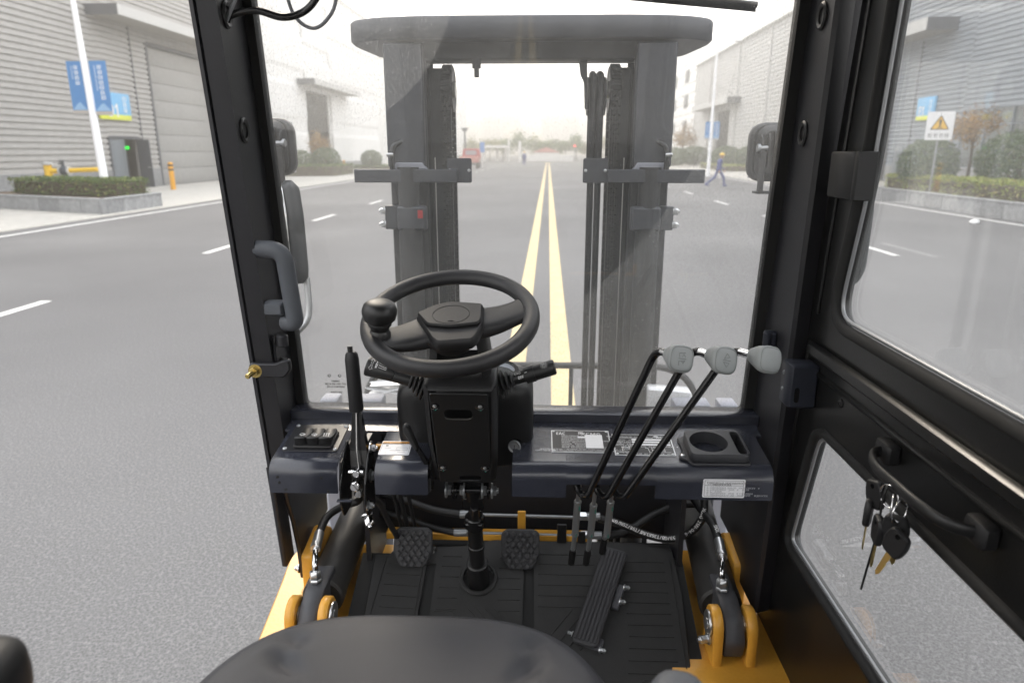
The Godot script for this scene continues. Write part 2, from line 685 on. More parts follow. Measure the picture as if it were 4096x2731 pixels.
func build_ground() -> void:
	var g := Sh.new()
	g.quad(Vector3(-900, -0.012, 300), Vector3(-900, -0.012, -1500), Vector3(900, -0.012, -1500), Vector3(900, -0.012, 300))
	structure("ground", g, mat_of("ground_soil"))

	var arr := []
	arr.resize(Mesh.ARRAY_MAX)
	var v := PackedVector3Array()
	var uv := PackedVector2Array()
	var uv2 := PackedVector2Array()
	var nn := PackedVector3Array()
	var tan := PackedFloat32Array()
	var ix := PackedInt32Array()
	for p in [Vector2(-16, 60), Vector2(-16, -260), Vector2(16, -260), Vector2(16, 60)]:
		v.append(Vector3(p.x, 0, p.y))
		uv.append(p / 1.35)
		uv2.append(Vector2(p.x * 0.8 + p.y * 0.6, p.y * 0.8 - p.x * 0.6) / 31.0)
		nn.append(Vector3.UP)
		tan.append_array([1, 0, 0, 1])
	ix.append_array([0, 1, 2, 0, 2, 3])
	arr[Mesh.ARRAY_VERTEX] = v
	arr[Mesh.ARRAY_TEX_UV] = uv
	arr[Mesh.ARRAY_TEX_UV2] = uv2
	arr[Mesh.ARRAY_NORMAL] = nn
	arr[Mesh.ARRAY_TANGENT] = tan
	arr[Mesh.ARRAY_INDEX] = ix
	var am := ArrayMesh.new()
	am.add_surface_from_arrays(Mesh.PRIMITIVE_TRIANGLES, arr)
	var road := structure("road", am, mat_of("asphalt"))
	road.rotation.y = -ROAD_TURN
	for e in [[-0.38, -0.19], [0.05, 0.24]]:
		var s := Sh.new()
		strip(s, e[0], e[1], -50, 118, 0.004)
		obj("centre_line", s, mat_of("line_yellow"), road)
	for e in [[-12.85, -12.68], [12.68, 12.85]]:
		var s := Sh.new()
		strip(s, e[0], e[1], -50, 122, 0.004)
		obj("edge_line", s, mat_of("line_white"), road)
	for k in 19:
		for side in [-1, 1]:
			var s := Sh.new()
			var a: float = (6.7 if side < 0 else 13.55) + k * 6.48 - (12.96 if side > 0 else 6.48)
			strip(s, side * 6.7 - 0.075, side * 6.7 + 0.075, a, a + 2.05, 0.004)
			obj("lane_dash", s, mat_of("line_white"), road)
	for side in [-1, 1]:
		var s := Sh.new()
		s.box(Vector3(side * 19.2, 0.0, -60), Vector3(11.6, 0.05, 160), 0.0)
		var p := structure("pavement", s, mat_of("concrete"))
		p.rotation.y = -ROAD_TURN


func hall_at(called: String, label: String, side: float) -> Node3D:
	return thing(called, label, "hall", rp(side * 21.8, 0, 0), -ROAD_TURN)


# a box of a hall: t0 and t1 measured into the building from its front
func bx(sh: Sh, side: float, t0: float, t1: float, y0: float, y1: float, d0: float, d1: float, bev := 0.0) -> void:
	sh.box(Vector3(side * (t0 + t1) / 2, (y0 + y1) / 2, -(d0 + d1) / 2), Vector3(absf(t1 - t0), y1 - y0, d1 - d0), bev)


func part_box(called: String, parent: Node, m: String, side: float, t0: float, t1: float, y0: float, y1: float, d0: float, d1: float, bev := 0.0) -> MeshInstance3D:
	var sh := Sh.new()
	bx(sh, side, t0, t1, y0, y1, d0, d1, bev)
	return obj(called, sh, mat_of(m), parent)


# ribbed sheeting: flat bands with a recessed groove between them
func cladding(parent: Node, m: String, side: float, y0: float, y1: float, d0: float, d1: float, pitch := 0.26) -> void:
	var sh := Sh.new()
	var gr := Sh.new()
	var y := y0
	var out := -side * 0.075
	var deep := -side * 0.004
	while y < y1 - 0.02:
		var a := minf(y + pitch * 0.60, y1)
		var b := minf(y + pitch * 0.70, y1)
		var c := minf(y + pitch * 0.92, y1)
		var d := minf(y + pitch, y1)
		var xs := [out, out, deep, deep, out]
		var ys := [y, a, b, c, d]
		for i in 4:
			if ys[i + 1] - ys[i] > 0.001:
				var w: Sh = gr if i == 2 else sh
				w.quad(Vector3(xs[i], ys[i], -d0), Vector3(xs[i + 1], ys[i + 1], -d0), Vector3(xs[i + 1], ys[i + 1], -d1), Vector3(xs[i], ys[i], -d1))
		y += pitch
	var o := obj("wall_panel", sh, mat_of(m), parent)
	obj("rib_groove", gr, mat_of(m), o)


func hall_shell(parent: Node, m: String, side: float, h: float, d0: float, d1: float) -> void:
	var sh := Sh.new()
	bx(sh, side, 0.25, 22, 0, h - 0.3, d0, d0 + 0.25)
	bx(sh, side, 0.25, 22, 0, h - 0.3, d1 - 0.25, d1)
	bx(sh, side, 22, 22.3, 0, h - 0.3, d0, d1)
	obj("side_wall", sh, mat_of(m), parent)
	part_box("roof", parent, "trim_pale", side, -0.1, 22.4, h - 0.3, h, d0 - 0.1, d1 + 0.1)
	part_box("inner_floor", parent, "floor_inside", side, 0.0, 22, 0.026, 0.05, d0, d1)


# the solid wall behind the sheeting, left open at the doorways [d0, d1, height]
func hall_front(parent: Node, m: String, side: float, h: float, d0: float, d1: float, gaps: Array, base := 1.0, base_m := "granite_dark", pitch := 0.26) -> void:
	var back := Sh.new()
	var d := d0
	for g in gaps + [[d1, d1, 0.0, 0.0]]:
		if g[0] > d:
			bx(back, side, 0.0, 0.25, 0, h - 0.3, d, g[0])
			if base > 0:
				part_box("plinth", parent, base_m, side, -0.09, 0.02, 0, base, d, g[0], 0.01)
			cladding(parent, m, side, base, h - 0.3, d, g[0], pitch)
		if g[1] > g[0]:
			bx(back, side, 0.0, 0.25, g[2], h - 0.3, g[0], g[1])
			cladding(parent, m, side, g[2], h - 0.3, g[0], g[1], pitch)
			if g[3] > 0:
				bx(back, side, 0.0, 0.25, 0, g[3], g[0], g[1])
				part_box("plinth", parent, base_m, side, -0.09, 0.02, 0, g[3], g[0], g[1], 0.01)
		d = g[1]
	obj("backing_wall", back, mat_of(m), parent)


func canopy(parent: Node, side: float, d0: float, d1: float, y0: float, y1: float, out: float) -> void:
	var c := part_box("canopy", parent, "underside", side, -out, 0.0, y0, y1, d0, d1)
	part_box("fascia", c, "trim_pale", side, -out - 0.03, -out, y0 - 0.03, y1 + 0.04, d0 - 0.03, d1 + 0.03)
	part_box("end_fascia", c, "trim_dark", side, -out, 0.0, y0 - 0.03, y1 + 0.04, d0 - 0.03, d0 - 0.001)


func roller_door(parent: Node, side: float, d0: float, d1: float, y0: float, y1: float, n: int) -> void:
	var o := Node3D.new()
	o.name = "roller_door"
	parent.add_child(o, true)
	var h := (y1 - y0) / n
	for k in n:
		part_box("door_panel", o, "roller_door", side, 0.16 + 0.004 * (k % 2), 0.22, y0 + k * h + 0.012, y0 + (k + 1) * h - 0.012, d0, d1, 0.012)
	part_box("door_backing", o, "trim_dark", side, 0.221, 0.235, y0, y1, d0, d1)


func build_halls() -> void:
	# left hall, nearest
	var h := hall_at("hall", "grey ribbed hall on the left with a closed roller door under a canopy", -1)
	hall_shell(h, "cladding_grey", -1, 15, 4, 50)
	hall_front(h, "cladding_grey", -1, 15, 4, 50, [[34.5, 37.2, 2.6, 0.0], [39.0, 46.9, 7.5, 0.0]])
	part_box("wall_trim", h, "trim_dark", -1, -0.085, 0.0, 1.0, 8.1, 37.42, 37.52)
	part_box("door_frame", h, "trim_dark", -1, -0.10, 0.2, 0.03, 7.5, 38.86, 39.04)
	part_box("door_frame", h, "trim_dark", -1, -0.10, 0.2, 0.03, 7.5, 46.86, 47.02)
	part_box("door_frame", h, "trim_dark", -1, -0.10, 0.2, 7.4, 7.6, 39.04, 46.86)
	roller_door(h, -1, 39.04, 46.86, 0.03, 7.4, 8)
	canopy(h, -1, 34.15, 49.0, 8.1, 8.5, 1.65)
	part_box("side_door_frame", h, "trim_dark", -1, -0.10, 0.1, 0.03, 2.6, 34.42, 34.56)
	part_box("side_door_frame", h, "trim_dark", -1, -0.10, 0.1, 2.5, 2.64, 34.56, 37.14)
	part_box("side_door_frame", h, "trim_dark", -1, -0.10, 0.1, 0.03, 2.6, 37.14, 37.26)
	part_box("side_door", h, "door_blue_grey", -1, -0.05, 0.0, 0.05, 2.5, 34.56, 35.82, 0.01)
	var leaf := part_box("side_door", h, "trim_dark", -1, -0.62, -0.02, 0.05, 2.48, 37.08, 37.13, 0.01)
	part_box("door_handle", leaf, "zinc", -1, -0.56, -0.42, 1.05, 1.10, 37.03, 37.08, 0.01)
	part_box("inner_wall", h, "panel_grey", -1, 1.2, 1.3, 0.05, 3, 36.2, 38)
	for k in 2:
		var e := Sh.new()
		e.prism(Sh.disc(0.09, 12), -0.01, 0.01, Transform3D(Basis(Vector3.UP, PI / 2), Vector3(-1.05, 2.08, -37.62 - k * 0.26)))
		obj("exit_light", e, mat_of("lit_green"), h)

	# right hall, nearest
	h = hall_at("hall", "blue grey ribbed hall on the right with a half raised roller door", 1)
	hall_shell(h, "cladding_blue_grey", 1, 15, 4, 62)
	hall_front(h, "cladding_blue_grey", 1, 15, 4, 62, [[28.0, 39.3, 4.0, 1.05], [47.3, 55.0, 7.6, 0.0]])
	part_box("wall_trim", h, "trim_dark", 1, -0.085, 0.0, 1.0, 8.1, 44.46, 44.56)
	part_box("door_frame", h, "trim_dark", 1, -0.10, 0.2, 0.03, 7.6, 47.14, 47.32)
	part_box("door_frame", h, "trim_dark", 1, -0.10, 0.2, 0.03, 7.6, 54.9, 55.06)
	part_box("door_frame", h, "trim_dark", 1, -0.10, 0.2, 7.5, 7.7, 47.32, 54.9)
	roller_door(h, 1, 47.32, 54.9, 5.05, 7.5, 3)
	canopy(h, 1, 41.1, 58.0, 8.19, 8.75, 1.7)
	part_box("side_door", h, "door_blue_grey", 1, -0.11, -0.02, 0.03, 2.25, 45.0, 46.1, 0.01)
	var wf := Sh.new()
	for d in [28.0, 30.6, 33.2, 35.1, 37.2, 39.22]:
		bx(wf, 1, -0.07, 0.05, 1.05, 4.0, d, d + 0.08)
	for y in [1.05, 3.14, 3.93]:
		bx(wf, 1, -0.068, 0.048, y, y + 0.07, 28.0, 39.3)
	var win := obj("window", wf, mat_of("door_blue_grey"), h)
	var ds := [28.08, 30.68, 33.28, 35.18, 37.28, 39.22]
	for k in 5:
		for e in [[1.12, 3.14], [3.21, 3.93]]:
			part_box("pane", win, "window_glass", 1, 0.0, 0.006, e[0], e[1], ds[k], ds[k + 1] - (0.08 if k < 4 else 0.0))
	part_box("inner_wall", h, "panel_grey", 1, 4.0, 4.1, 0.05, 4.2, 26, 41)
	part_box("window_sill", h, "trim_pale", 1, -0.14, 0.0, 1.02, 1.06, 27.9, 39.4)

	# further along the left
	h = hall_at("hall", "white hall on the left, second from the driver, with a tall dark doorway", -1)
	hall_shell(h, "cladding_white", -1, 17, 52, 91.5)
	hall_front(h, "cladding_white", -1, 17, 52, 91.5, [[64.3, 71.8, 7.2, 0.0]], 0.8, "granite_dark", 4.0)
	canopy(h, -1, 62.4, 77.4, 7.5, 7.9, 1.6)
	part_box("inner_wall", h, "floor_inside", -1, 3.0, 3.2, 0.05, 7.6, 60, 80)
	part_box("door_leaf", h, "trim_pale", -1, 0.05, 0.15, 0.05, 7.2, 71.0, 71.8)
	h = hall_at("hall", "farthest hall on the left, pale and half lost in haze", -1)
	hall_shell(h, "cladding_white", -1, 15.5, 110, 190)
	hall_front(h, "cladding_white", -1, 15.5, 110, 190, [[128, 134, 6, 0.0], [160, 166, 6, 0.0]], 0.8, "granite_dark", 1.2)

	# further along the right
	h = hall_at("hall", "long pale ribbed hall on the right with a white parapet", 1)
	hall_shell(h, "cladding_pale", 1, 14.0, 63, 109.6)
	hall_front(h, "cladding_pale", 1, 14.0, 63, 109.6, [[88.6, 95.5, 6.7, 0.0]], 0.9, "granite_dark", 0.4)
	canopy(h, 1, 84.0, 104.0, 7.2, 7.8, 1.6)
	part_box("parapet", h, "cladding_white", 1, -0.5, 0.1, 13.8, 16.0, 62.9, 109.8)
	part_box("inner_wall", h, "panel_grey", 1, 3.0, 3.2, 0.05, 7.0, 86, 98)
	for d in [74.0, 85.6, 99.6]:
		part_box("downpipe", h, "trim_pale", 1, -0.22, -0.08, 0.05, 13.8, d, d + 0.16, 0.03)
	h = hall_at("hall", "farthest hall on the right, white with small square windows", 1)
	hall_shell(h, "cladding_white", 1, 17.2, 110.2, 170)
	hall_front(h, "cladding_white", 1, 17.2, 110.2, 170, [], 0.0, "granite_dark", 1.5)
	for d in [115.5, 126.0, 136.0]:
		for y in [4.6, 8.4, 12.2]:
			part_box("window", h, "trim_dark", 1, -0.14, -0.05, y, y + 1.9, d, d + 3.2, 0.02)


func board(o: Node, m: String, side: float, y0: float, y1: float, d0: float, d1: float, called := "board", t := 0.12) -> MeshInstance3D:
	return part_box(called, o, m, side, -t - 0.09, -0.09, y0, y1, d0, d1, 0.01)


# square made-up strokes standing for small characters too blurred to read
func strokes(parent: Node, xf: Transform3D, w: float, h: float, m: String, seed_: int, called := "character") -> void:
	var r := RandomNumberGenerator.new()
	r.seed = seed_
	var sh := Sh.new()
	var t := minf(w, h) * 0.13
	for k in 3:
		sh.box(xf * Vector3(0, h * (k - 1) * 0.38, 0), Vector3(w * r.randf_range(0.6, 1.0), t, 0.004), 0.0, xf.basis)
	for k in 2:
		sh.box(xf * Vector3(w * (k - 0.5) * r.randf_range(0.5, 0.95), 0, 0.001), Vector3(t, h * r.randf_range(0.6, 1.0), 0.004), 0.0, xf.basis)
	obj(called, sh, mat_of(m), parent)


func build_signs() -> void:
	var s := thing("hall_sign", "light blue sign with D1 and a yellow strip on the left hall", "sign", rp(-21.8, 0, 0), -ROAD_TURN)
	board(s, "sign_blue", -1, 3.67, 4.70, 34.0, 36.53)
	board(s, "sign_yellow", -1, 3.42, 3.67, 34.0, 36.5, "yellow_strip")
	var f := Transform3D(Basis(Vector3.UP, PI / 2), Vector3(0.222, 3.86, -35.02))
	words("D1", s, f, 0.62, mat_of("print_white"), null, 0.9)
	for k in 3:
		strokes(s, Transform3D(Basis(Vector3.UP, PI / 2), Vector3(0.212, 4.46 - k * 0.28, -36.05)), 0.34, 0.22, "print_white", 40 + k)
	s = thing("hall_sign", "light blue sign with E1 and a yellow strip on the right hall", "sign", rp(21.8, 0, 0), -ROAD_TURN)
	board(s, "sign_blue", 1, 3.86, 4.88, 42.0, 43.85)
	board(s, "sign_yellow", 1, 3.62, 3.86, 42.0, 43.85, "yellow_strip")
	f = Transform3D(Basis(Vector3.UP, -PI / 2), Vector3(-0.222, 4.1, -43.3))
	words("E1", s, f, 0.56, mat_of("print_white"), null, 0.8)
	for k in 3:
		strokes(s, Transform3D(Basis(Vector3.UP, -PI / 2), Vector3(-0.212, 4.62 - k * 0.25, -42.4)), 0.3, 0.2, "print_white", 50 + k)

	# the warning sign in the right planter
	s = thing("warning_sign", "white warning sign with a yellow triangle on a grey post by round bushes", "sign", rp(13.66, 0.5, 26.0), -ROAD_TURN - 0.35)
	var p := Sh.new()
	p.cyl(Vector3(0, 0, 0), Vector3(0, 2.6, 0), 0.035, 10)
	obj("post", p, mat_of("steel_grey"), s)
	p = Sh.new()
	p.prism(Sh.rrect(0.84, 0.95, 0.03), 0.035, 0.05, Transform3D(Basis(), Vector3(0, 2.27, 0)), 0.003)
	var plate := obj("plate", p, mat_of("white_paint"), s)
	var tri := PackedVector2Array([Vector2(-0.3, 0), Vector2(0.3, 0), Vector2(0, 0.5)])
	p = Sh.new()
	p.prism(Sh.rounded(tri, 0.05), 0.05, 0.054, Transform3D(Basis(), Vector3(0, 2.14, 0)))
	obj("triangle_border", p, mat_of("print_black"), plate)
	p = Sh.new()
	p.prism(Sh.rounded(Sh.inset(tri, 0.03), 0.04), 0.054, 0.058, Transform3D(Basis(), Vector3(0, 2.14, 0)))
	obj("triangle", p, mat_of("warning_yellow"), plate)
	p = Sh.new()
	p.prism(PackedVector2Array([Vector2(-0.02, 0.1), Vector2(0.02, 0.1), Vector2(0.045, 0.32), Vector2(0, 0.36), Vector2(-0.045, 0.32)]), 0.058, 0.061, Transform3D(Basis(), Vector3(0, 2.14, 0)))
	p.box(Vector3(0, 2.21, 0.0595), Vector3(0.16, 0.03, 0.003))
	obj("symbol", p, mat_of("print_black"), plate)
	for k in 4:
		strokes(plate, Transform3D(Basis(), Vector3(-0.26 + k * 0.17, 1.95, 0.054)), 0.11, 0.14, "print_black", 60 + k)


func lamp_post(at: Vector3, tall: float, label: String, banners: Array, lean := 0.0) -> void:
	var o := thing("lamp_post", label, "lamp post", at, -ROAD_TURN)
	var sh := Sh.new()
	var top := Vector3(lean * tall, tall, 0)
	sh.lathe([Vector2(0, 0), Vector2(0.24, 0), Vector2(0.24, 0.02), Vector2(0.15, 0.05), Vector2(0.142, 0.06), Vector2(0.062, tall), Vector2(0, tall)], Sh.along(Vector3.ZERO, top), 18)
	obj("pole", sh, mat_of("white_paint"), o)
	sh = Sh.new()
	sh.tube(PackedVector3Array([top, top + Vector3(0.5, 0.25, 0), top + Vector3(1.2, 0.35, 0)]), 0.035)
	sh.box(top + Vector3(1.45, 0.36, 0), Vector3(0.6, 0.09, 0.22), 0.04)
	obj("lamp_arm", sh, mat_of("white_paint"), o)
	for b in banners:
		var bar := Sh.new()
		var cx: float = (b[0] + b[1]) / 2
		bar.cyl(Vector3(b[2], b[4] + 0.01, 0.0), Vector3(b[0] if absf(b[0]) > absf(b[1]) else b[1], b[4] + 0.01, 0.0), 0.015, 8)
		bar.cyl(Vector3(b[2], b[3] - 0.01, 0.0), Vector3(b[0] if absf(b[0]) > absf(b[1]) else b[1], b[3] - 0.01, 0.0), 0.015, 8)
		obj("banner_bar", bar, mat_of("steel_grey"), o)
		var w: float = b[1] - b[0]
		var cloth := Sh.new()
		cloth.box(Vector3(cx, (b[3] + b[4]) / 2, 0), Vector3(w, b[4] - b[3], 0.012))
		var c := obj("banner", cloth, mat_of("blue_banner"), o)
		cloth = Sh.new()
		cloth.prism(PackedVector2Array([Vector2(cx - w * 0.45, b[3] + 0.12), Vector2(cx + w * 0.45, b[3] + 0.12), Vector2(cx + w * 0.2, b[3] + 0.27), Vector2(cx + w * 0.05, b[3] + 0.37), Vector2(cx - w * 0.15, b[3] + 0.31)]), 0.006, 0.009)
		obj("hill_print", cloth, mat_of("banner_pale"), c)
		cloth = Sh.new()
		cloth.box(Vector3(cx, b[3] + 0.05, 0.0075), Vector3(w, 0.1, 0.003))
		obj("lower_band", cloth, mat_of("banner_sand"), c)
		for k in b[5]:
			strokes(c, Transform3D(Basis(), Vector3(cx + w * 0.08, b[4] - 0.2 - k * 0.165, 0.008)), w * 0.26, 0.13, "print_white", 70 + k)
		for k in int(b[5] * 1.6):
			strokes(c, Transform3D(Basis(), Vector3(cx - w * 0.2, b[4] - 0.18 - k * 0.075, 0.008)), w * 0.08, 0.05, "print_white", 90 + k)


func bollard(at: Vector3, h: float, label: String) -> void:
	var o := thing("bollard", label, "bollard", at, 0.0, "yellow bollards beside the hall doors")
	var sh := Sh.new()
	var r := 0.125
	sh.lathe([Vector2(0, 0), Vector2(r, 0), Vector2(r, h - 0.18), Vector2(r * 0.75, h - 0.17), Vector2(r * 0.75, h - 0.14), Vector2(r, h - 0.13), Vector2(r, h - 0.06), Vector2(r * 0.7, h - 0.015), Vector2(0, h)], Transform3D(), 16)
	obj("post", sh, mat_of("bollard_yellow"), o)
	for y in [h - 0.42, h - 0.20]:
		sh = Sh.new()
		sh.lathe([Vector2(r, y), Vector2(r + 0.004, y), Vector2(r + 0.004, y + 0.09), Vector2(r, y + 0.09)], Transform3D(), 16)
		obj("black_band", sh, mat_of("print_black"), o)


# many small leaf faces; each place is [position, outward direction]
func leaves(called: String, places: Array, size: float, tones: Array, parent: Node, m := "leaf") -> MeshInstance3D:
	var v := PackedVector3Array()
	var nn := PackedVector3Array()
	var cc := PackedColorArray()
	for p in places:
		var c: Vector3 = p[0]
		var out: Vector3 = (p[1] + Vector3(rng.randf_range(-1, 1), rng.randf_range(-0.6, 1.2), rng.randf_range(-1, 1)) * 0.8).normalized()
		var a := out.cross(Vector3(rng.randf_range(-1, 1), rng.randf_range(-1, 1), rng.randf_range(-1, 1))).normalized()
		var b := out.cross(a)
		var s := size * rng.randf_range(0.6, 1.25)
		var t: Color = tones[0].lerp(tones[1], rng.randf()) if rng.randf() > 0.12 else tones[2]
		var q := [c - a * s * 0.5, c + b * s * 0.28, c + a * s * 0.5, c - b * s * 0.28]
		for i in [0, 1, 2, 0, 2, 3]:
			v.append(q[i])
			nn.append(out)
			cc.append(t)
	var arr := []
	arr.resize(Mesh.ARRAY_MAX)
	arr[Mesh.ARRAY_VERTEX] = v
	arr[Mesh.ARRAY_NORMAL] = nn
	arr[Mesh.ARRAY_COLOR] = cc
	var am := ArrayMesh.new()
	am.add_surface_from_arrays(Mesh.PRIMITIVE_TRIANGLES, arr)
	return obj(called, am, mat_of(m), parent)


var bumps := FastNoiseLite.new()


func lumpy(p: Vector3, k: float) -> float:
	return bumps.get_noise_3d(p.x * k, p.y * k, p.z * k)


const GREEN := [Color(0.051, 0.093, 0.027), Color(0.145, 0.204, 0.060), Color(0.272, 0.289, 0.085)]
const LIME := [Color(0.170, 0.204, 0.043), Color(0.323, 0.374, 0.085), Color(0.476, 0.408, 0.170)]
const DARK := [Color(0.048, 0.082, 0.041), Color(0.111, 0.153, 0.068), Color(0.187, 0.204, 0.102)]
const RUST := [Color(0.24, 0.12, 0.035), Color(0.40, 0.24, 0.06), Color(0.16, 0.10, 0.05)]
const FADED := [Color(0.16, 0.18, 0.07), Color(0.26, 0.26, 0.11), Color(0.34, 0.27, 0.13)]


# a clipped hedge filling an outline seen from above (x right, y ahead), from y0 to y1
func hedge(called: String, label: String, poly: PackedVector2Array, y0: float, y1: float, n: int, size: float, tones: Array) -> void:
	var c := Vector2.ZERO
	for p in poly:
		c += p
	c /= poly.size()
	var o := thing(called, label, "hedge", rp(c.x, y0, c.y), -ROAD_TURN)
	var lo := poly[0]
	var hi := poly[0]
	for p in poly:
		lo = lo.min(p)
		hi = hi.max(p)
	var inner := Sh.new()
	var core := Sh.inset(Sh.ccw(poly), 0.12)
	var flatp := PackedVector2Array()
	for p in core:
		flatp.append(p - c)
	inner.prism(flatp, 0.02, y1 - y0 - 0.14, Transform3D(Basis(Vector3(1, 0, 0), Vector3(0, 0, -1), Vector3(0, 1, 0)), Vector3.ZERO))
	obj("twigs", inner, mat_of("bark"), o)
	var places := []
	while places.size() < n:
		var p := Vector2(rng.randf_range(lo.x, hi.x), rng.randf_range(lo.y, hi.y))
		if not Geometry2D.is_point_in_polygon(p, poly):
			continue
		var edge := INF
		var off := Vector2.ZERO
		for i in poly.size():
			var q := Geometry2D.get_closest_point_to_segment(p, poly[i], poly[(i + 1) % poly.size()])
			if p.distance_to(q) < edge:
				edge = p.distance_to(q)
				off = q - p
		var bump := lumpy(Vector3(p.x, 0, p.y), 1.6) * 0.10
		if edge < 0.22 or rng.randf() < 0.25:
			var q := p + off * rng.randf_range(0.3, 1.1) + off.normalized() * bump if edge < 0.3 else p
			places.append([Vector3(q.x - c.x, rng.randf_range(0.02, y1 - y0), -(q.y - c.y)), Vector3(off.x, 0.2, -off.y).normalized()])
		if rng.randf() < 0.8:
			places.append([Vector3(p.x - c.x, y1 - y0 + bump + rng.randf_range(-0.09, 0.03), -(p.y - c.y)), Vector3.UP])
	leaves("foliage", places, size, tones, o)


func bush(called: String, label: String, at: Vector3, half: Vector3, n: int, size: float, tones: Array, category := "bush") -> void:
	var o := thing(called, label, category, at, 0.0)
	var st := Sh.new()
	st.cyl(Vector3(0, -0.02, 0), Vector3(0, half.y, 0), half.x * 0.07, 8)
	for k in 6:
		var a := TAU * k / 6
		st.cyl(Vector3(0, half.y * 0.25, 0), Vector3(cos(a) * half.x * 0.7, half.y * 1.15, sin(a) * half.z * 0.7), half.x * 0.03, 6)
	obj("stem", st, mat_of("bark"), o)
	var places := []
	for i in n:
		var d := Vector3(rng.randfn(), rng.randfn(), rng.randfn()).normalized()
		var s := 1.0 + 0.16 * lumpy(d * 3.0 + at, 1.3) + 0.1 * lumpy(d * 7.0 + at, 1.7)
		s *= 1.0 - absf(rng.randfn()) * 0.10
		var p := Vector3(d.x * half.x, half.y + d.y * half.y, d.z * half.z) * Vector3(s, 1, s)
		p.y = half.y + d.y * half.y * s
		places.append([p, d])
	leaves("foliage", places, size, tones, o)


func tree(called: String, label: String, at: Vector3, tall: float, crown: Vector3, n: int, size: float, tones: Array, clumps := 9, group := "") -> void:
	var o := thing(called, label, "tree", at, rng.randf() * TAU, group)
	var st := Sh.new()
	var mid := tall - crown.y
	st.tube(PackedVector3Array([Vector3(0, -0.02, 0), Vector3(0.02, mid * 0.5, 0.01), Vector3(-0.02, mid, 0), Vector3(0.03, mid + crown.y * 0.5, 0)]), [tall * 0.022, tall * 0.017, tall * 0.012, tall * 0.005], 9)
	var places := []
	for k in clumps:
		var d := Vector3(rng.randfn(), rng.randf_range(-0.8, 1.0), rng.randfn()).normalized() * rng.randf_range(0.35, 0.8)
		var c := Vector3(d.x * crown.x, mid + d.y * crown.y, d.z * crown.z)
		st.tube(Sh.curve([Vector3(0, mid * 0.75, 0), Vector3(c.x * 0.4, (mid * 0.8 + c.y) * 0.5, c.z * 0.4), c], 3), tall * 0.005, 5)
		for i in int(n / float(clumps)):
			var e := Vector3(rng.randfn(), rng.randfn(), rng.randfn()) * 0.25
			places.append([c + e * crown, (e + d * 0.4).normalized()])
	obj("trunk", st, mat_of("bark"), o)
	leaves("crown", places, size, tones, o, "leaf_tree")


func planter(label: String, poly: PackedVector2Array, h: float) -> void:
	var c := Vector2.ZERO
	for p in poly:
		c += p
	c /= poly.size()
	var o := thing("planter", label, "planter", rp(c.x, 0, c.y), -ROAD_TURN)
	for i in poly.size():
		var a := poly[i] - c
		var b := poly[(i + 1) % poly.size()] - c
		var n := maxi(1, int(round(a.distance_to(b) / 1.1)))
		var dir := (b - a).normalized()
		var inn := dir.orthogonal() * (1.0 if Geometry2D.is_point_in_polygon((a + b) / 2 + c + dir.orthogonal() * 0.1, poly) else -1.0)
		for k in n:
			var p := a.lerp(b, float(k) / n)
			var q := a.lerp(b, float(k + 1) / n)
			var m := (p + q) / 2 + inn * (0.06 + rng.randf_range(0, 0.006))
			var sh := Sh.new()
			var rot := Basis(Vector3(dir.x, 0, -dir.y), Vector3.UP, Vector3(dir.x, 0, -dir.y).cross(Vector3.UP))
			sh.box(Vector3(m.x, (h - 0.06) / 2, -m.y), Vector3(p.distance_to(q) - 0.012, h - 0.06, 0.12), 0.006, rot)
			obj("slab", sh, mat_of("granite" if (k + i) % 3 else "granite_dark"), o)
			sh = Sh.new()
			m = (p + q) / 2 + inn * 0.085
			sh.box(Vector3(m.x, h - 0.028, -m.y), Vector3(p.distance_to(q) - 0.006, 0.06, 0.21), 0.008, rot)
			obj("coping_stone", sh, mat_of("granite"), o)
	var bed := Sh.new()
	var flatp := PackedVector2Array()
	for p in Sh.inset(Sh.ccw(poly), 0.1):
		flatp.append(p - c)
	bed.prism(flatp, 0.03, h - 0.07, Transform3D(Basis(Vector3(1, 0, 0), Vector3(0, 0, -1), Vector3(0, 1, 0)), Vector3.ZERO))
	obj("soil_bed", bed, mat_of("soil"), o)


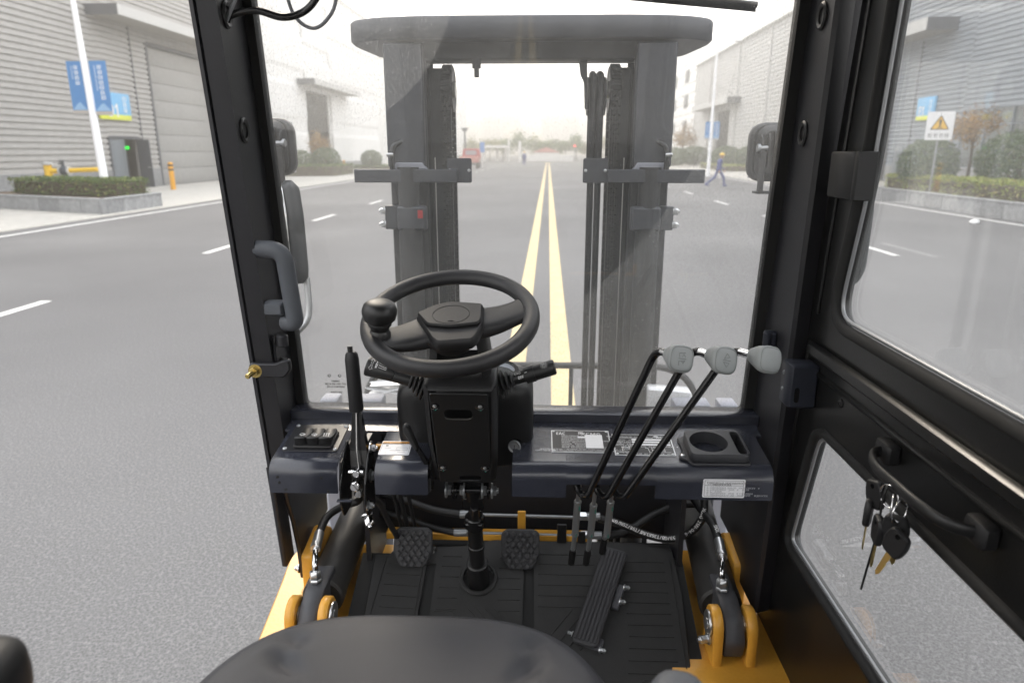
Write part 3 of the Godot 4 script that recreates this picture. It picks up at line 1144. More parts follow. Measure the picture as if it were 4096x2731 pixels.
func build_planting() -> void:
	planter("grey granite planter on the left under the white lamp post", PackedVector2Array([Vector2(-13.8, 21.1), Vector2(-13.85, 24.6), Vector2(-20.6, 26.2), Vector2(-20.9, 24.1), Vector2(-18.8, 23.15)]), 0.5)
	hedge("hedge", "low green hedge round the foot of the white lamp post", PackedVector2Array([Vector2(-14.2, 22.6), Vector2(-14.1, 24.4), Vector2(-18.6, 25.5), Vector2(-19.5, 24.6), Vector2(-18.4, 24.05), Vector2(-15.6, 23.1)]), 0.44, 1.0, 9000, 0.09, GREEN)
	lamp_post(rp(-15.8, 0.43, 24.5), 9.2, "tall white lamp post with two blue banners in the left planter", [[-0.74, -0.20, -0.1, 2.76, 4.45, 4], [0.06, 0.66, 0.08, 2.72, 4.46, 7]], -0.0235)

	planter("long granite planter on the right with round bushes", PackedVector2Array([Vector2(13.3, 8.0), Vector2(13.35, 30.0), Vector2(18.6, 30.0), Vector2(18.6, 8.0)]), 0.52)
	hedge("hedge", "low yellow green hedge along the right planter's edge", PackedVector2Array([Vector2(13.6, 9.0), Vector2(13.65, 29.6), Vector2(15.2, 29.6), Vector2(15.1, 9.0)]), 0.46, 1.02, 22000, 0.09, LIME)
	bush("bush", "round clipped bush behind the warning sign", rp(14.5, 0.46, 28.0), Vector3(1.05, 0.98, 1.05), 7000, 0.10, DARK)
	bush("bush", "largest round bush, at the right end of the right planter", rp(17.0, 0.46, 26.6), Vector3(1.45, 1.1, 1.4), 9000, 0.10, DARK)
	tree("tree", "small tree with rusty leaves before the right hall's window", rp(16.6, 0.46, 29.0), 3.2, Vector3(0.75, 0.95, 0.75), 2600, 0.10, RUST)

	# left, before the second hall
	hedge("hedge", "hedge beside the left floodlight, under three round bushes", PackedVector2Array([Vector2(-16.5, 54.0), Vector2(-16.5, 60.0), Vector2(-21.0, 60.0), Vector2(-21.0, 53.0)]), 0.0, 0.85, 5000, 0.16, GREEN)
	bush("bush", "round bush before the second left hall's doorway", rp(-18.3, 0.3, 58.0), Vector3(1.2, 0.95, 1.2), 2600, 0.16, DARK)
	bush("bush", "round bush half hidden by the left floodlight", rp(-20.2, 0.3, 57.0), Vector3(1.1, 0.85, 1.1), 2400, 0.16, DARK)
	tree("tree", "small yellowed tree at the second left hall's doorway", rp(-19.6, 0.05, 60.5), 3.5, Vector3(1.1, 1.2, 1.1), 1500, 0.16, RUST)
	hedge("hedge", "low hedge left of the mast under a single round bush", PackedVector2Array([Vector2(-16.4, 74.0), Vector2(-16.4, 78.0), Vector2(-20.6, 78.0), Vector2(-20.6, 74.0)]), 0.0, 0.42, 2600, 0.2, GREEN)
	bush("bush", "single round bush just left of the mast's left post", rp(-18.9, 0.1, 75.5), Vector3(1.15, 0.95, 1.15), 2400, 0.18, DARK)

	# right, before the second hall
	hedge("hedge", "yellow green hedge behind the walking worker", PackedVector2Array([Vector2(16.6, 68.0), Vector2(17.2, 82.0), Vector2(20.8, 82.0), Vector2(20.8, 67.0)]), 0.0, 0.6, 5000, 0.2, LIME)
	bush("bush", "dark bush behind the worker's helmet", rp(18.6, 0.2, 76.0), Vector3(1.6, 1.1, 2.4), 2600, 0.22, DARK)
	bush("bush", "dark bush between the worker and the right floodlight", rp(19.8, 0.2, 71.0), Vector3(1.5, 1.1, 2.0), 2600, 0.22, DARK)
	tree("tree", "yellowed young tree beside the right floodlight", rp(19.6, 0.05, 66.0), 4.2, Vector3(1.2, 1.5, 1.2), 1500, 0.18, RUST)
	bush("bush", "dark bush beside the mast's right post", rp(16.0, 0.1, 92.0), Vector3(2.2, 1.1, 2.0), 2600, 0.26, DARK)
	bush("bush", "dark bush left of the far right lamp post", rp(19.2, 0.1, 95.0), Vector3(2.0, 1.2, 2.0), 2600, 0.26, DARK)
	tree("tree", "yellowed tree between the mast's right post and the white hall", rp(18.2, 0.05, 98.0), 5.5, Vector3(1.7, 1.9, 1.7), 1500, 0.26, RUST)
	lamp_post(rp(12.45, 0.0, 56.0), 9.4, "white lamp post with two blue banners on the right", [[-0.46, -0.12, -0.08, 2.75, 4.05, 4], [0.16, 0.62, 0.08, 2.72, 4.05, 5]])

	bollard(rp(-19.02, 0, 34.97), 1.38, "yellow bollard before the left hall's roller door")
	bollard(rp(20.14, 0, 45.1), 1.5, "yellow bollard beside the right hall's half raised door")
	bollard(rp(-17.6, 0, 60.6), 1.14, "yellow bollard between the far bushes on the left")

	# fire pipework in front of the left hall
	var o := thing("standpipe", "yellow pipe with a dark valve behind the left hedge", "pipe", rp(-19.5, 0.0, 26.8), -ROAD_TURN)
	var sh := Sh.new()
	sh.cyl(Vector3(0, 0, 0), Vector3(0, 1.44, 0), 0.145, 16, 0.01)
	obj("riser", sh, mat_of("pipe_yellow"), o)
	sh = Sh.new()
	sh.cyl(Vector3(0, 1.40, 0), Vector3(0, 1.52, 0), 0.2, 18, 0.012)
	obj("cap", sh, mat_of("trim_pale"), o)
	sh = Sh.new()
	sh.cyl(Vector3(0.05, 1.17, 0), Vector3(0.5, 1.17, 0), 0.1, 14)
	sh.cyl(Vector3(0.85, 1.19, 0), Vector3(2.02, 1.23, 0), 0.085, 14, 0.02)
	obj("branch_pipe", sh, mat_of("pipe_yellow"), o)
	sh = Sh.new()
	sh.cyl(Vector3(0.46, 1.17, 0), Vector3(0.52, 1.17, 0), 0.17, 16)
	sh.cyl(Vector3(0.82, 1.18, 0), Vector3(0.88, 1.18, 0), 0.17, 16)
	obj("flange", sh, mat_of("trim_pale"), o)
	sh = Sh.new()
	sh.pillow(Vector3(0.67, 1.17, 0), Vector3(0.16, 0.17, 0.17), 0.7, 0.7)
	sh.cyl(Vector3(0.62, 1.3, 0), Vector3(0.62, 1.55, 0), 0.06, 12)
	sh.cyl(Vector3(0.45, 1.45, 0), Vector3(0.66, 1.45, 0), 0.03, 8)
	sh.cyl(Vector3(0.6, 1.52, 0), Vector3(0.6, 1.58, 0), 0.09, 12)
	obj("valve", sh, mat_of("valve_grey"), o)


func build_far() -> void:
	# the end of the road
	var o := thing("gate_canopy", "white flat gate canopy on columns at the far end", "gate", rp(-9.5, 0, 127), -ROAD_TURN)
	var sh := Sh.new()
	sh.box(Vector3(0, 2.55, 0), Vector3(4.3, 0.42, 5), 0.04)
	obj("canopy", sh, mat_of("far_white"), o)
	for x in [-1.9, 0.4, 1.9]:
		sh = Sh.new()
		sh.box(Vector3(x, 1.17, 0), Vector3(0.45, 2.34, 0.45), 0.02)
		obj("column", sh, mat_of("far_white"), o)
	for e in [[-6.95, "thinner white gate post at the road's far end"], [-5.0, "broader white gate post at the road's far end"]]:
		o = thing("gate_post", e[1], "post", rp(e[0], 0, 126), -ROAD_TURN)
		sh = Sh.new()
		sh.box(Vector3(0, 1.7, 0), Vector3(0.35 if e[0] < -6 else 0.5, 3.4, 0.5), 0.03)
		obj("shaft", sh, mat_of("far_white"), o)
		sh = Sh.new()
		sh.box(Vector3(0, 3.45, 0), Vector3(0.6, 0.1, 0.6), 0.02)
		obj("cap", sh, mat_of("far_white"), o)
	o = thing("low_wall", "long low white wall across the road's far end", "wall", rp(0.0, 0, 128), -ROAD_TURN)
	for k in 4:
		sh = Sh.new()
		sh.box(Vector3(-2.9 + k * 2.1, 0.55, 0), Vector3(2.0, 1.1, 0.4), 0.03)
		obj("wall_section", sh, mat_of("far_white"), o)
	o = thing("site_hut", "small pale hut with a pitched roof beyond the far wall", "hut", rp(-0.4, 0, 132), -ROAD_TURN)
	sh = Sh.new()
	sh.box(Vector3(0, 0.8, 0), Vector3(4.4, 1.6, 4), 0.0)
	obj("wall", sh, mat_of("far_white"), o)
	sh = Sh.new()
	sh.prism(PackedVector2Array([Vector2(-2.5, 1.6), Vector2(2.5, 1.6), Vector2(0, 2.5)]), -2.2, 2.2)
	obj("roof", sh, mat_of("truck_pink"), o)
	o = thing("signal_light", "red signal light on a post at the far end", "signal", rp(4.6, 0, 126), -ROAD_TURN)
	sh = Sh.new()
	sh.cyl(Vector3(0, 0, 0), Vector3(0, 2.9, 0), 0.06, 10)
	obj("post", sh, mat_of("steel_grey"), o)
	sh = Sh.new()
	sh.box(Vector3(0, 2.67, 0.08), Vector3(0.5, 0.5, 0.16), 0.03)
	obj("housing", sh, mat_of("trim_dark"), o)
	sh = Sh.new()
	sh.cyl(Vector3(0, 2.67, 0.161), Vector3(0, 2.67, 0.19), 0.2, 16)
	obj("lamp", sh, mat_of("lit_red"), o)
	for e in [[-7.87, 85.0, 2.9, "blue sign on a pale post beside the red truck"], [-11.45, 85.0, 3.55, "blue sign on a pale post left of the red truck"]]:
		o = thing("roadside_sign", e[3], "sign", rp(e[0], 0, e[1]), -ROAD_TURN)
		sh = Sh.new()
		sh.cyl(Vector3(0, 0, 0), Vector3(0, e[2], 0), 0.07, 10)
		obj("post", sh, mat_of("far_white"), o)
		sh = Sh.new()
		sh.box(Vector3(0, e[2] - 0.6, 0.1), Vector3(0.55, 1.2, 0.04), 0.01)
		obj("board", sh, mat_of("far_blue"), o)
	o = thing("street_lamp", "dark street lamp with a broad head above the red truck", "street lamp", rp(-10.1, 0, 86.5), -ROAD_TURN)
	sh = Sh.new()
	sh.cyl(Vector3(0, 0, 0), Vector3(0, 4.2, 0), 0.13, 12, 0.0, 0.1)
	obj("post", sh, mat_of("trim_dark"), o)
	sh = Sh.new()
	sh.prism(PackedVector2Array([Vector2(-0.42, 4.55), Vector2(0.42, 4.55), Vector2(0.18, 4.15), Vector2(-0.18, 4.15)]), -0.35, 0.35)
	obj("lamp_head", sh, mat_of("trim_dark"), o)

	for e in [[-11.0, 134.0, 4.6, 2.4], [-8.6, 136.0, 4.9, 2.6], [-5.2, 138.0, 5.6, 2.7], [-2.4, 135.0, 4.6, 2.4], [0.6, 139.0, 4.4, 2.6], [3.2, 136.0, 4.3, 2.2], [5.2, 134.0, 5.0, 1.8], [7.4, 137.0, 4.6, 2.2], [-14.2, 137.0, 4.9, 2.5], [10.5, 138.0, 4.8, 2.4]]:
		var k := int(e[0] * 7) % 2
		tree("far_tree", "faded tree at the road's far end, beyond the gate and wall", rp(e[0], 0, e[1]), e[2], Vector3(e[3], e[2] * 0.38, e[3]), 900, 0.4, FADED if k else GREEN, 8, "faded trees at the end of the road")

	for e in [[-38.8, 31.5, "left pale tower block on the skyline"], [9.5, 31.0, "right pale tower block on the skyline"]]:
		o = thing("tower_block", e[2], "building", rp(e[0], 0, 600), -ROAD_TURN)
		for k in 4:
			sh = Sh.new()
			sh.box(Vector3((k - 1.5) * e[1] / 4, 14.5, k % 2), Vector3(e[1] / 4 - 0.3, 29, 12))
			var w := obj("wall", sh, mat_of("tower_grey"), o)
			sh = Sh.new()
			for f in 9:
				sh.box(Vector3((k - 1.5) * e[1] / 4, 2.5 + f * 3, 6.05 + k % 2), Vector3(e[1] / 4 - 2.5, 1.3, 0.1))
			obj("window_band", sh, mat_of("trim_dark"), w)
			sh = Sh.new()
			sh.box(Vector3((k - 1.5) * e[1] / 4, 29.9, k % 2), Vector3(e[1] / 9, 1.8, 5))
			obj("roof_hut", sh, mat_of("tower_grey"), o)

	# the little red truck
	o = thing("red_truck", "small red truck driving away on the left of the road", "truck", rp(-8.8, 0, 81), -ROAD_TURN)
	sh = Sh.new()
	var prof := Sh.rounded(PackedVector2Array([Vector2(-1.02, 0.95), Vector2(1.02, 0.95), Vector2(1.02, 1.35), Vector2(0.86, 2.12), Vector2(-0.86, 2.12), Vector2(-1.02, 1.35)]), 0.14)
	sh.prism(prof, -1.6, 0.0, Transform3D(), 0.05)
	var cab := obj("cab", sh, mat_of("truck_red"), o)
	sh = Sh.new()
	sh.prism(Sh.rrect(1.25, 0.5, 0.1), 0.002, 0.02, Transform3D(Basis(), Vector3(0, 1.68, 0)))
	obj("rear_window", sh, mat_of("panel_grey"), cab)
	sh = Sh.new()
	sh.box(Vector3(0, 0.95, 1.3), Vector3(2.05, 0.62, 2.55), 0.03)
	obj("cargo_bed", sh, mat_of("truck_pink"), o)
	sh = Sh.new()
	sh.box(Vector3(0, 0.5, 0.4), Vector3(1.6, 0.25, 4.0), 0.02)
	obj("chassis", sh, mat_of("trim_dark"), o)
	for x in [-0.85, 0.85]:
		for z in [-1.0, 1.6]:
			sh = Sh.new()
			sh.cyl(Vector3(x - 0.12, 0.36, z), Vector3(x + 0.12, 0.36, z), 0.36, 18, 0.04)
			obj("wheel", sh, mat_of("rubber"), o)
		sh = Sh.new()
		sh.box(Vector3(x, 0.78, 2.59), Vector3(0.28, 0.14, 0.04), 0.01)
		obj("tail_light", sh, mat_of("truck_red"), o)

	sh = Sh.new()
	sh.pillow(Vector3(0, 0.05, 0), Vector3(0.17, 0.07, 0.12), 1.3, 0.8, Basis(Vector3(0.3, 1, 0.2).normalized(), 0.7), 10, 6)
	var litter := obj("paper_scrap", sh, mat_of("print_white"))
	litter.position = rp(11.8, 0, 19.9)
	tag(litter, "white scrap of paper lying on the road at the right", "litter")


# ------------------------------------------------------------------ people
# a body as one skin: tapered limbs blended into a single field, meshed cell by cell
func skin_mesh(bones: Array, cell: float, k: float) -> Sh:
	var lo := Vector3(INF, INF, INF)
	var hi := -lo
	for b in bones:
		for e in 2:
			var r: float = b[2 + e] + cell * 2
			lo = lo.min(b[e] - Vector3(r, r, r))
			hi = hi.max(b[e] + Vector3(r, r, r))
	var n := Vector3i((hi - lo) / cell) + Vector3i(2, 2, 2)
	var field := PackedFloat32Array()
	field.resize(n.x * n.y * n.z)
	field.fill(1.0)
	var acc := PackedFloat32Array()
	acc.resize(field.size())
	for b in bones:
		var a: Vector3 = b[0]
		var d: Vector3 = b[1] - b[0]
		var l2 := maxf(d.length_squared(), 1e-9)
		var rm: float = maxf(b[2], b[3]) + k * 3.0
		var p0 := Vector3i(((b[0] as Vector3).min(b[1]) - Vector3(rm, rm, rm) - lo) / cell).clamp(Vector3i.ZERO, n - Vector3i.ONE)
		var p1 := Vector3i(((b[0] as Vector3).max(b[1]) + Vector3(rm, rm, rm) - lo) / cell + Vector3.ONE).clamp(Vector3i.ZERO, n - Vector3i.ONE)
		for z in range(p0.z, p1.z + 1):
			for y in range(p0.y, p1.y + 1):
				for x in range(p0.x, p1.x + 1):
					var p := lo + Vector3(x, y, z) * cell
					var t := clampf((p - a).dot(d) / l2, 0.0, 1.0)
					var dist := p.distance_to(a + d * t) - lerpf(b[2], b[3], t)
					acc[(z * n.y + y) * n.x + x] += exp(-clampf(dist / k, -30.0, 30.0))
	for i in acc.size():
		field[i] = -k * log(acc[i]) if acc[i] > 1e-12 else 1.0
	var at := {}
	var sh := Sh.new()
	var corner := [0, 1, n.x, n.x + 1, n.x * n.y, n.x * n.y + 1, n.x * n.y + n.x, n.x * n.y + n.x + 1]
	for z in n.z - 1:
		for y in n.y - 1:
			for x in n.x - 1:
				var i := (z * n.y + y) * n.x + x
				var inside := 0
				for c in corner:
					if field[i + c] < 0:
						inside += 1
				if inside == 0 or inside == 8:
					continue
				var sum := Vector3.ZERO
				var cnt := 0
				for e in [[0, 1], [2, 3], [4, 5], [6, 7], [0, 2], [1, 3], [4, 6], [5, 7], [0, 4], [1, 5], [2, 6], [3, 7]]:
					var f0 := field[i + corner[e[0]]]
					var f1 := field[i + corner[e[1]]]
					if (f0 < 0) != (f1 < 0):
						var t := f0 / (f0 - f1)
						var q0 := Vector3(e[0] & 1, (e[0] >> 1) & 1, e[0] >> 2)
						var q1 := Vector3(e[1] & 1, (e[1] >> 1) & 1, e[1] >> 2)
						sum += q0.lerp(q1, t)
						cnt += 1
				at[i] = lo + (Vector3(x, y, z) + sum / cnt) * cell
	sh.smooth()
	var step := [1, n.x, n.x * n.y]
	for i in at:
		for ax in 3:
			var j: int = i + step[ax]
			if (field[i] < 0) == (field[j] < 0):
				continue
			var u: int = step[(ax + 1) % 3]
			var w: int = step[(ax + 2) % 3]
			if at.has(i - u) and at.has(i - w) and at.has(i - u - w):
				if field[i] < 0:
					sh.quad(at[i], at[i - w], at[i - u - w], at[i - u])
				else:
					sh.quad(at[i], at[i - u], at[i - u - w], at[i - w])
	return sh


# facing +x, feet at y 0; s is the stride
func person(label: String, at: Vector3, turn: float, s: float, cell: float) -> void:
	var o := thing("person", label, "person", at, turn)
	var hip := Vector3(0, 0.92, 0)
	var chest := Vector3(0.05, 1.32, 0)
	var neck := Vector3(0.09, 1.47, 0)
	var body := [
		[hip + Vector3(0, 0.02, -0.07), hip + Vector3(0, 0.02, 0.07), 0.115, 0.115], [hip, chest, 0.125, 0.145], [chest + Vector3(0, 0.06, -0.11), chest + Vector3(0, 0.06, 0.11), 0.085, 0.085],
		[chest + Vector3(0, 0.1, 0), neck, 0.07, 0.052],
	]
	for e in [-1.0, 1.0]:
		var k: float = s * e
		var h := hip + Vector3(0, -0.02, 0.09 * e)
		var knee := h + Vector3(0.12 + 0.16 * k, -0.42, 0.01 * e) if k > 0 else h + Vector3(0.04 + 0.20 * k, -0.42, 0.01 * e)
		var foot := Vector3(0.34 * k, 0.085, 0.10 * e) if k > 0 else Vector3(0.62 * k, 0.13, 0.10 * e)
		body.append([h, knee, 0.095, 0.068])
		body.append([knee, foot, 0.066, 0.055])
		body.append([foot + Vector3(-0.03, -0.04, 0), foot + Vector3(0.16, -0.045 if k > 0 else -0.09, 0), 0.045, 0.038])
		var sh0 := chest + Vector3(0, 0.08, 0.175 * e)
		var elbow := sh0 + Vector3(-0.10 * k, -0.28, 0.045 * e)
		var wrist := elbow + Vector3(0.12 - 0.12 * k, -0.22, 0.0)
		body.append([sh0, elbow, 0.062, 0.05])
		body.append([elbow, wrist, 0.048, 0.04])
	obj("body", skin_mesh(body, cell, 0.022), mat_of("work_blue"), o)
	var head := [[neck + Vector3(0, 0, 0), neck + Vector3(0.035, 0.09, 0), 0.05, 0.052], [neck + Vector3(0.04, 0.17, 0), neck + Vector3(0.05, 0.21, 0), 0.082, 0.09], [neck + Vector3(0.085, 0.115, 0), neck + Vector3(0.07, 0.15, 0), 0.05, 0.06], [neck + Vector3(0.125, 0.155, 0), neck + Vector3(0.145, 0.14, 0), 0.014, 0.016]]
	for e in [-1.0, 1.0]:
		head.append([neck + Vector3(0.03, 0.16, 0.088 * e), neck + Vector3(0.03, 0.19, 0.092 * e), 0.016, 0.02])
		var elbow := chest + Vector3(-0.10 * s * e, -0.20, 0.22 * e)
		var wrist := elbow + Vector3(0.12 - 0.12 * s * e, -0.22, 0.0)
		head.append([wrist + Vector3(0.01, -0.03, 0), wrist + Vector3(0.02, -0.09, 0), 0.034, 0.036])
		for f in 4:
			head.append([wrist + Vector3(-0.012 + f * 0.02, -0.11, 0), wrist + Vector3(-0.004 + f * 0.018, -0.16 + absf(f - 1.5) * 0.008, -0.012 * e), 0.0095, 0.008])
		head.append([wrist + Vector3(0.045, -0.06, 0), wrist + Vector3(0.07, -0.11, -0.01 * e), 0.011, 0.009])
	obj("skin", skin_mesh(head, cell * 0.55, 0.010), mat_of("skin"), o)
	var hat := Sh.new()
	var hx := Transform3D(Basis(Vector3(0, 0, 1), -0.12), neck + Vector3(0.045, 0.225, 0))
	hat.lathe([Vector2(0.105, -0.012), Vector2(0.155, -0.012), Vector2(0.155, 0), Vector2(0.122, 0.012), Vector2(0.116, 0.06), Vector2(0.085, 0.105), Vector2(0.04, 0.125), Vector2(0, 0.13)], hx * Transform3D(Basis.from_scale(Vector3(1.12, 1, 1)), Vector3(0.01, 0, 0)), 22)
	obj("helmet", hat, mat_of("helmet_yellow"), o)


func build_people() -> void:
	person("person in blue work clothes and yellow helmet striding across the road", rp(9.55, 0, 40.4), -ROAD_TURN + 0.1, 1.0, 0.022)
	person("distant person in blue work clothes and yellow helmet walking down the road", rp(-3.2, 0, 95.0), PI / 2, 0.35, 0.03)


# ------------------------------------------------------------------ the truck
func ws(x: float, y: float, off := 0.0) -> Vector3:          # the windscreen's plane
	return Vector3(x, y, -1.5 + 0.115 * (y - 1.375) + off)


func dp(x: float, z: float, off := 0.0) -> Vector3:          # the sloping top of the dashboard
	return Vector3(x, 1.34 + off - 0.158 * (z + 1.27), z)


func mp(x: float, z: float, off := 0.0) -> Vector3:          # the sloping floor mat
	return Vector3(x, 0.88 + off - 0.32 * (z + 1.22), z)


# frames whose z axis stands on the dashboard or the mat
func dframe(x: float, z: float, off := 0.0) -> Transform3D:
	var up := Vector3(0, 1, 0.158).normalized()
	return Transform3D(Basis(Vector3.RIGHT, up.cross(Vector3.RIGHT), up), dp(x, z, off))


func mframe(x: float, z: float, off := 0.0) -> Transform3D:
	var up := Vector3(0, 1, 0.32).normalized()
	return Transform3D(Basis(Vector3.RIGHT, up.cross(Vector3.RIGHT), up), mp(x, z, off))


# sideways plates: outline given as (z, y), thickness along x
func side_plate(sh: Sh, poly: PackedVector2Array, x0: float, x1: float, bev := 0.0, holes := []) -> void:
	sh.prism(poly, x0, x1, Transform3D(Basis(Vector3(0, 0, 1), Vector3(0, 1, 0), Vector3(1, 0, 0)), Vector3.ZERO), bev, holes)


func screw(parent: Node, at: Vector3, up: Vector3, r: float, m := "zinc") -> void:
	var sh := Sh.new()
	var xf := Sh.along(at, at + up)
	sh.lathe([Vector2(r, 0), Vector2(r * 0.96, r * 0.3), Vector2(r * 0.6, r * 0.52), Vector2(r * 0.34, r * 0.56), Vector2(r * 0.3, r * 0.2), Vector2(0, r * 0.2)], xf, 12)
	obj("screw", sh, mat_of(m), parent)


func bolt(parent: Node, a: Vector3, b: Vector3, r: float, m := "zinc", washer := true) -> void:
	var sh := Sh.new()
	sh.hexnut(a, b, r)
	var d := (b - a).normalized()
	if washer:
		sh.cyl(a - d * r * 0.25, a + d * 0.0006, r * 1.45, 16)
	sh.cyl(b, b + d * r * 0.4, r * 0.5, 10)
	obj("bolt", sh, mat_of(m), parent)


func group_part(called: String, parent: Node, label := "") -> Node3D:
	var o := Node3D.new()
	o.name = called
	var k := 0
	while parent.has_node(NodePath(o.name)):
		k += 1
		o.name = "%s_%03d" % [called, k]
	parent.add_child(o, true)
	if label:
		o.set_meta("label", label)
	return o


func zr(y: float) -> float:                                  # rear face of the left pillar
	return -1.37 + 0.134 * (y - 1.5)


func build_cab(F: Node3D) -> void:
	# left pillar
	var sh := Sh.new()
	var rings := []
	for y in [1.262, 1.4, 1.7, 2.06, 2.42]:
		var r := zr(y)
		var f := ws(0, y).z - 0.035
		rings.append([Vector3(-0.552, y, r), Vector3(-0.585, y, r + 0.003), Vector3(-0.5875, y, r - 0.006), Vector3(-0.5905, y, r - 0.006), Vector3(-0.593, y, r), Vector3(-0.601, y, r - 0.002), Vector3(-0.604, y, f), Vector3(-0.552, y, f)])
	sh.hull(rings)
	var lp := obj("left_pillar", sh, mat_of("cab_paint"), F)
	for y in [1.986, 2.181]:
		sh = Sh.new()
		var z := zr(y) + 0.0 - 0.033
		sh.lathe([Vector2(0.0, 0.001), Vector2(0.011, 0.001), Vector2(0.0115, 0.004), Vector2(0.016, 0.0055), Vector2(0.019, 0.003), Vector2(0.019, 0)], Transform3D(Basis(Vector3(0, 1, 0), Vector3(1, 0, 0), Vector3(0, 0, -1)) * Basis.from_scale(Vector3(1.25, 1, 1)), Vector3(-0.552, y, z)), 18)
		obj("grommet", sh, mat_of("black_satin"), lp)
	# right pillar
	sh = Sh.new()
	rings = []
	for y in [0.95, 1.3, 1.7, 2.06, 2.42]:
		var r: float = -1.305 + 0.055 * (y - 1.82)
		var f := ws(0, y).z - 0.035
		rings.append([Vector3(0.497, y, r), Vector3(0.497, y, f), Vector3(0.56, y, f), Vector3(0.56, y, r - 0.03), Vector3(0.538, y, r - 0.03), Vector3(0.534, y, r - 0.008), Vector3(0.505, y, r + 0.004)])
	sh.hull(rings)
	var rpil := obj("right_pillar", sh, mat_of("cab_paint"), F)
	for e in [[2.176, -1.33], [1.98, -1.361]]:
		sh = Sh.new()
		sh.lathe([Vector2(0.0, 0.001), Vector2(0.011, 0.001), Vector2(0.0115, 0.004), Vector2(0.016, 0.0055), Vector2(0.019, 0.003), Vector2(0.019, 0)], Transform3D(Basis(Vector3(0, 1, 0), Vector3(-1, 0, 0), Vector3(0, 0, 1)) * Basis.from_scale(Vector3(1.25, 1, 1)), Vector3(0.497, e[0], e[1])), 18)
		obj("grommet", sh, mat_of("black_satin"), rpil)
	# side plates running down from the pillars to the floor
	for e in [[-0.588, -0.576], [0.512, 0.524]]:
		sh = Sh.new()
		side_plate(sh, PackedVector2Array([Vector2(-1.405, 1.36), Vector2(-1.43, 1.25), Vector2(-1.445, 1.16), Vector2(-1.475, 1.08), Vector2(-1.495, 0.99), Vector2(-1.502, 0.91), Vector2(-1.515, 0.905), Vector2(-1.62, 0.98), Vector2(-1.72, 0.98), Vector2(-1.72, 1.25)]), e[0], e[1], 0.002)
		obj("side_plate", sh, mat_of("cab_paint"), F)
	sh = Sh.new()
	side_plate(sh, PackedVector2Array([Vector2(-1.402, 1.262), Vector2(-1.437, 0.985), Vector2(-1.49, 0.985), Vector2(-1.46, 1.262)]), -0.604, -0.592, 0.001)
	obj("pillar_flange", sh, mat_of("cab_paint"), F)
	sh = Sh.new()
	sh.box(Vector3(-0.03, 1.11, -1.69), Vector3(0.80, 0.36, 0.012))
	sh.box(Vector3(-0.50, 1.21, -1.74), Vector3(0.16, 0.12, 0.012))
	sh.box(Vector3(0.44, 1.21, -1.74), Vector3(0.16, 0.12, 0.012))
	obj("bulkhead", sh, mat_of("cab_paint"), F)
	for e in [[-0.41, -1], [0.36, 1]]:
		sh = Sh.new()
		sh.box(Vector3(e[0], 1.09, -1.60), Vector3(0.012, 0.36, 0.19))
		obj("bulkhead_wing", sh, mat_of("cab_paint"), F)
	for e in [[-0.585, 0.05], [-0.47, 0.075], [0.44, 0.10], [0.54, 0.05]]:
		sh = Sh.new()
		sh.box(Vector3(e[0], 1.02, -1.85), Vector3(e[1], 0.5, 0.06), 0.006)
		obj("hull_bracket", sh, mat_of("panel_grey"), F)

	# windscreen: frame below and above, rubber seal, pane and the dust on its outer face
	var w := group_part("windscreen", F)
	sh = Sh.new()
	sh.box(Vector3(-0.028, 1.372, -1.467), Vector3(1.05, 0.026, 0.056), 0.003)
	obj("lower_frame", sh, mat_of("dash_paint"), w)
	sh = Sh.new()
	sh.box(Vector3(-0.028, 2.41, -1.37), Vector3(1.16, 0.09, 0.10), 0.008)
	obj("upper_frame", sh, mat_of("cab_paint"), w)
	sh = Sh.new()
	var so := PackedVector2Array([Vector2(-0.553, 1.345), Vector2(0.498, 1.345), Vector2(0.498, 2.38), Vector2(-0.553, 2.38)])
	var si := Sh.rounded(PackedVector2Array([Vector2(-0.535, 1.3755), Vector2(0.476, 1.3755), Vector2(0.476, 2.355), Vector2(-0.535, 2.355)]), 0.012)
	var wx := Transform3D(Basis(Vector3(1, 0, 0), Vector3(0, 1, 0.115), Vector3(0, 0, 1)), Vector3(0, 0, -1.5 - 0.115 * 1.375))
	sh.prism(so, -0.02, 0.012, wx, 0.0, [si])
	obj("seal", sh, mat_of("seal_black"), w)
	sh = Sh.new()
	sh.quad_uv(ws(-0.54, 1.36), ws(-0.54, 2.37), ws(0.482, 2.37), ws(0.482, 1.36))
	obj("pane", sh, mat_of("windscreen_glass"), w)
	sh = Sh.new()
	sh.quad_uv(ws(-0.54, 1.36, -0.005), ws(-0.54, 2.37, -0.005), ws(0.482, 2.37, -0.005), ws(0.482, 1.36, -0.005))
	obj("road_dust", sh, dust_material("windscreen_dust", 1022, 1010, true), w)
	var ex := Transform3D(wx.basis, ws(-0.459, 1.45, 0.001))
	for e in [["E000001", -0.012], ["DOT-1001 A05 M 580", -0.019], ["TEMPERED GLASS", -0.026], ["43R-010019", -0.040]]:
		words(e[0], w, ex * Transform3D(Basis(Vector3.UP, PI), Vector3(0.0, e[1], 0.0)), 0.0042, mat_of("print_black"), null, 0.8, "etched_mark")
	for e in [-0.012, 0.012]:
		sh = Sh.new()
		sh.prism(Sh.disc(0.0036, 18, Vector2(-0.46 + e, 1.452)), -0.0002, 0.001, wx, 0.0, [Sh.disc(0.0031, 18, Vector2(-0.46 + e, 1.452))])
		obj("etched_mark", sh, mat_of("print_black"), w)

	# wiper parked along the top, its pivot at the upper left
	var wi := group_part("wiper", F)
	sh = Sh.new()
	var a := ws(-0.45, 2.285, -0.045)
	var b := ws(0.16, 2.243, -0.05)
	sh.tube(PackedVector3Array([a, a.lerp(b, 0.6), b]), [0.011, 0.008, 0.006], 8)
	obj("arm", sh, mat_of("black_satin"), wi)
	sh = Sh.new()
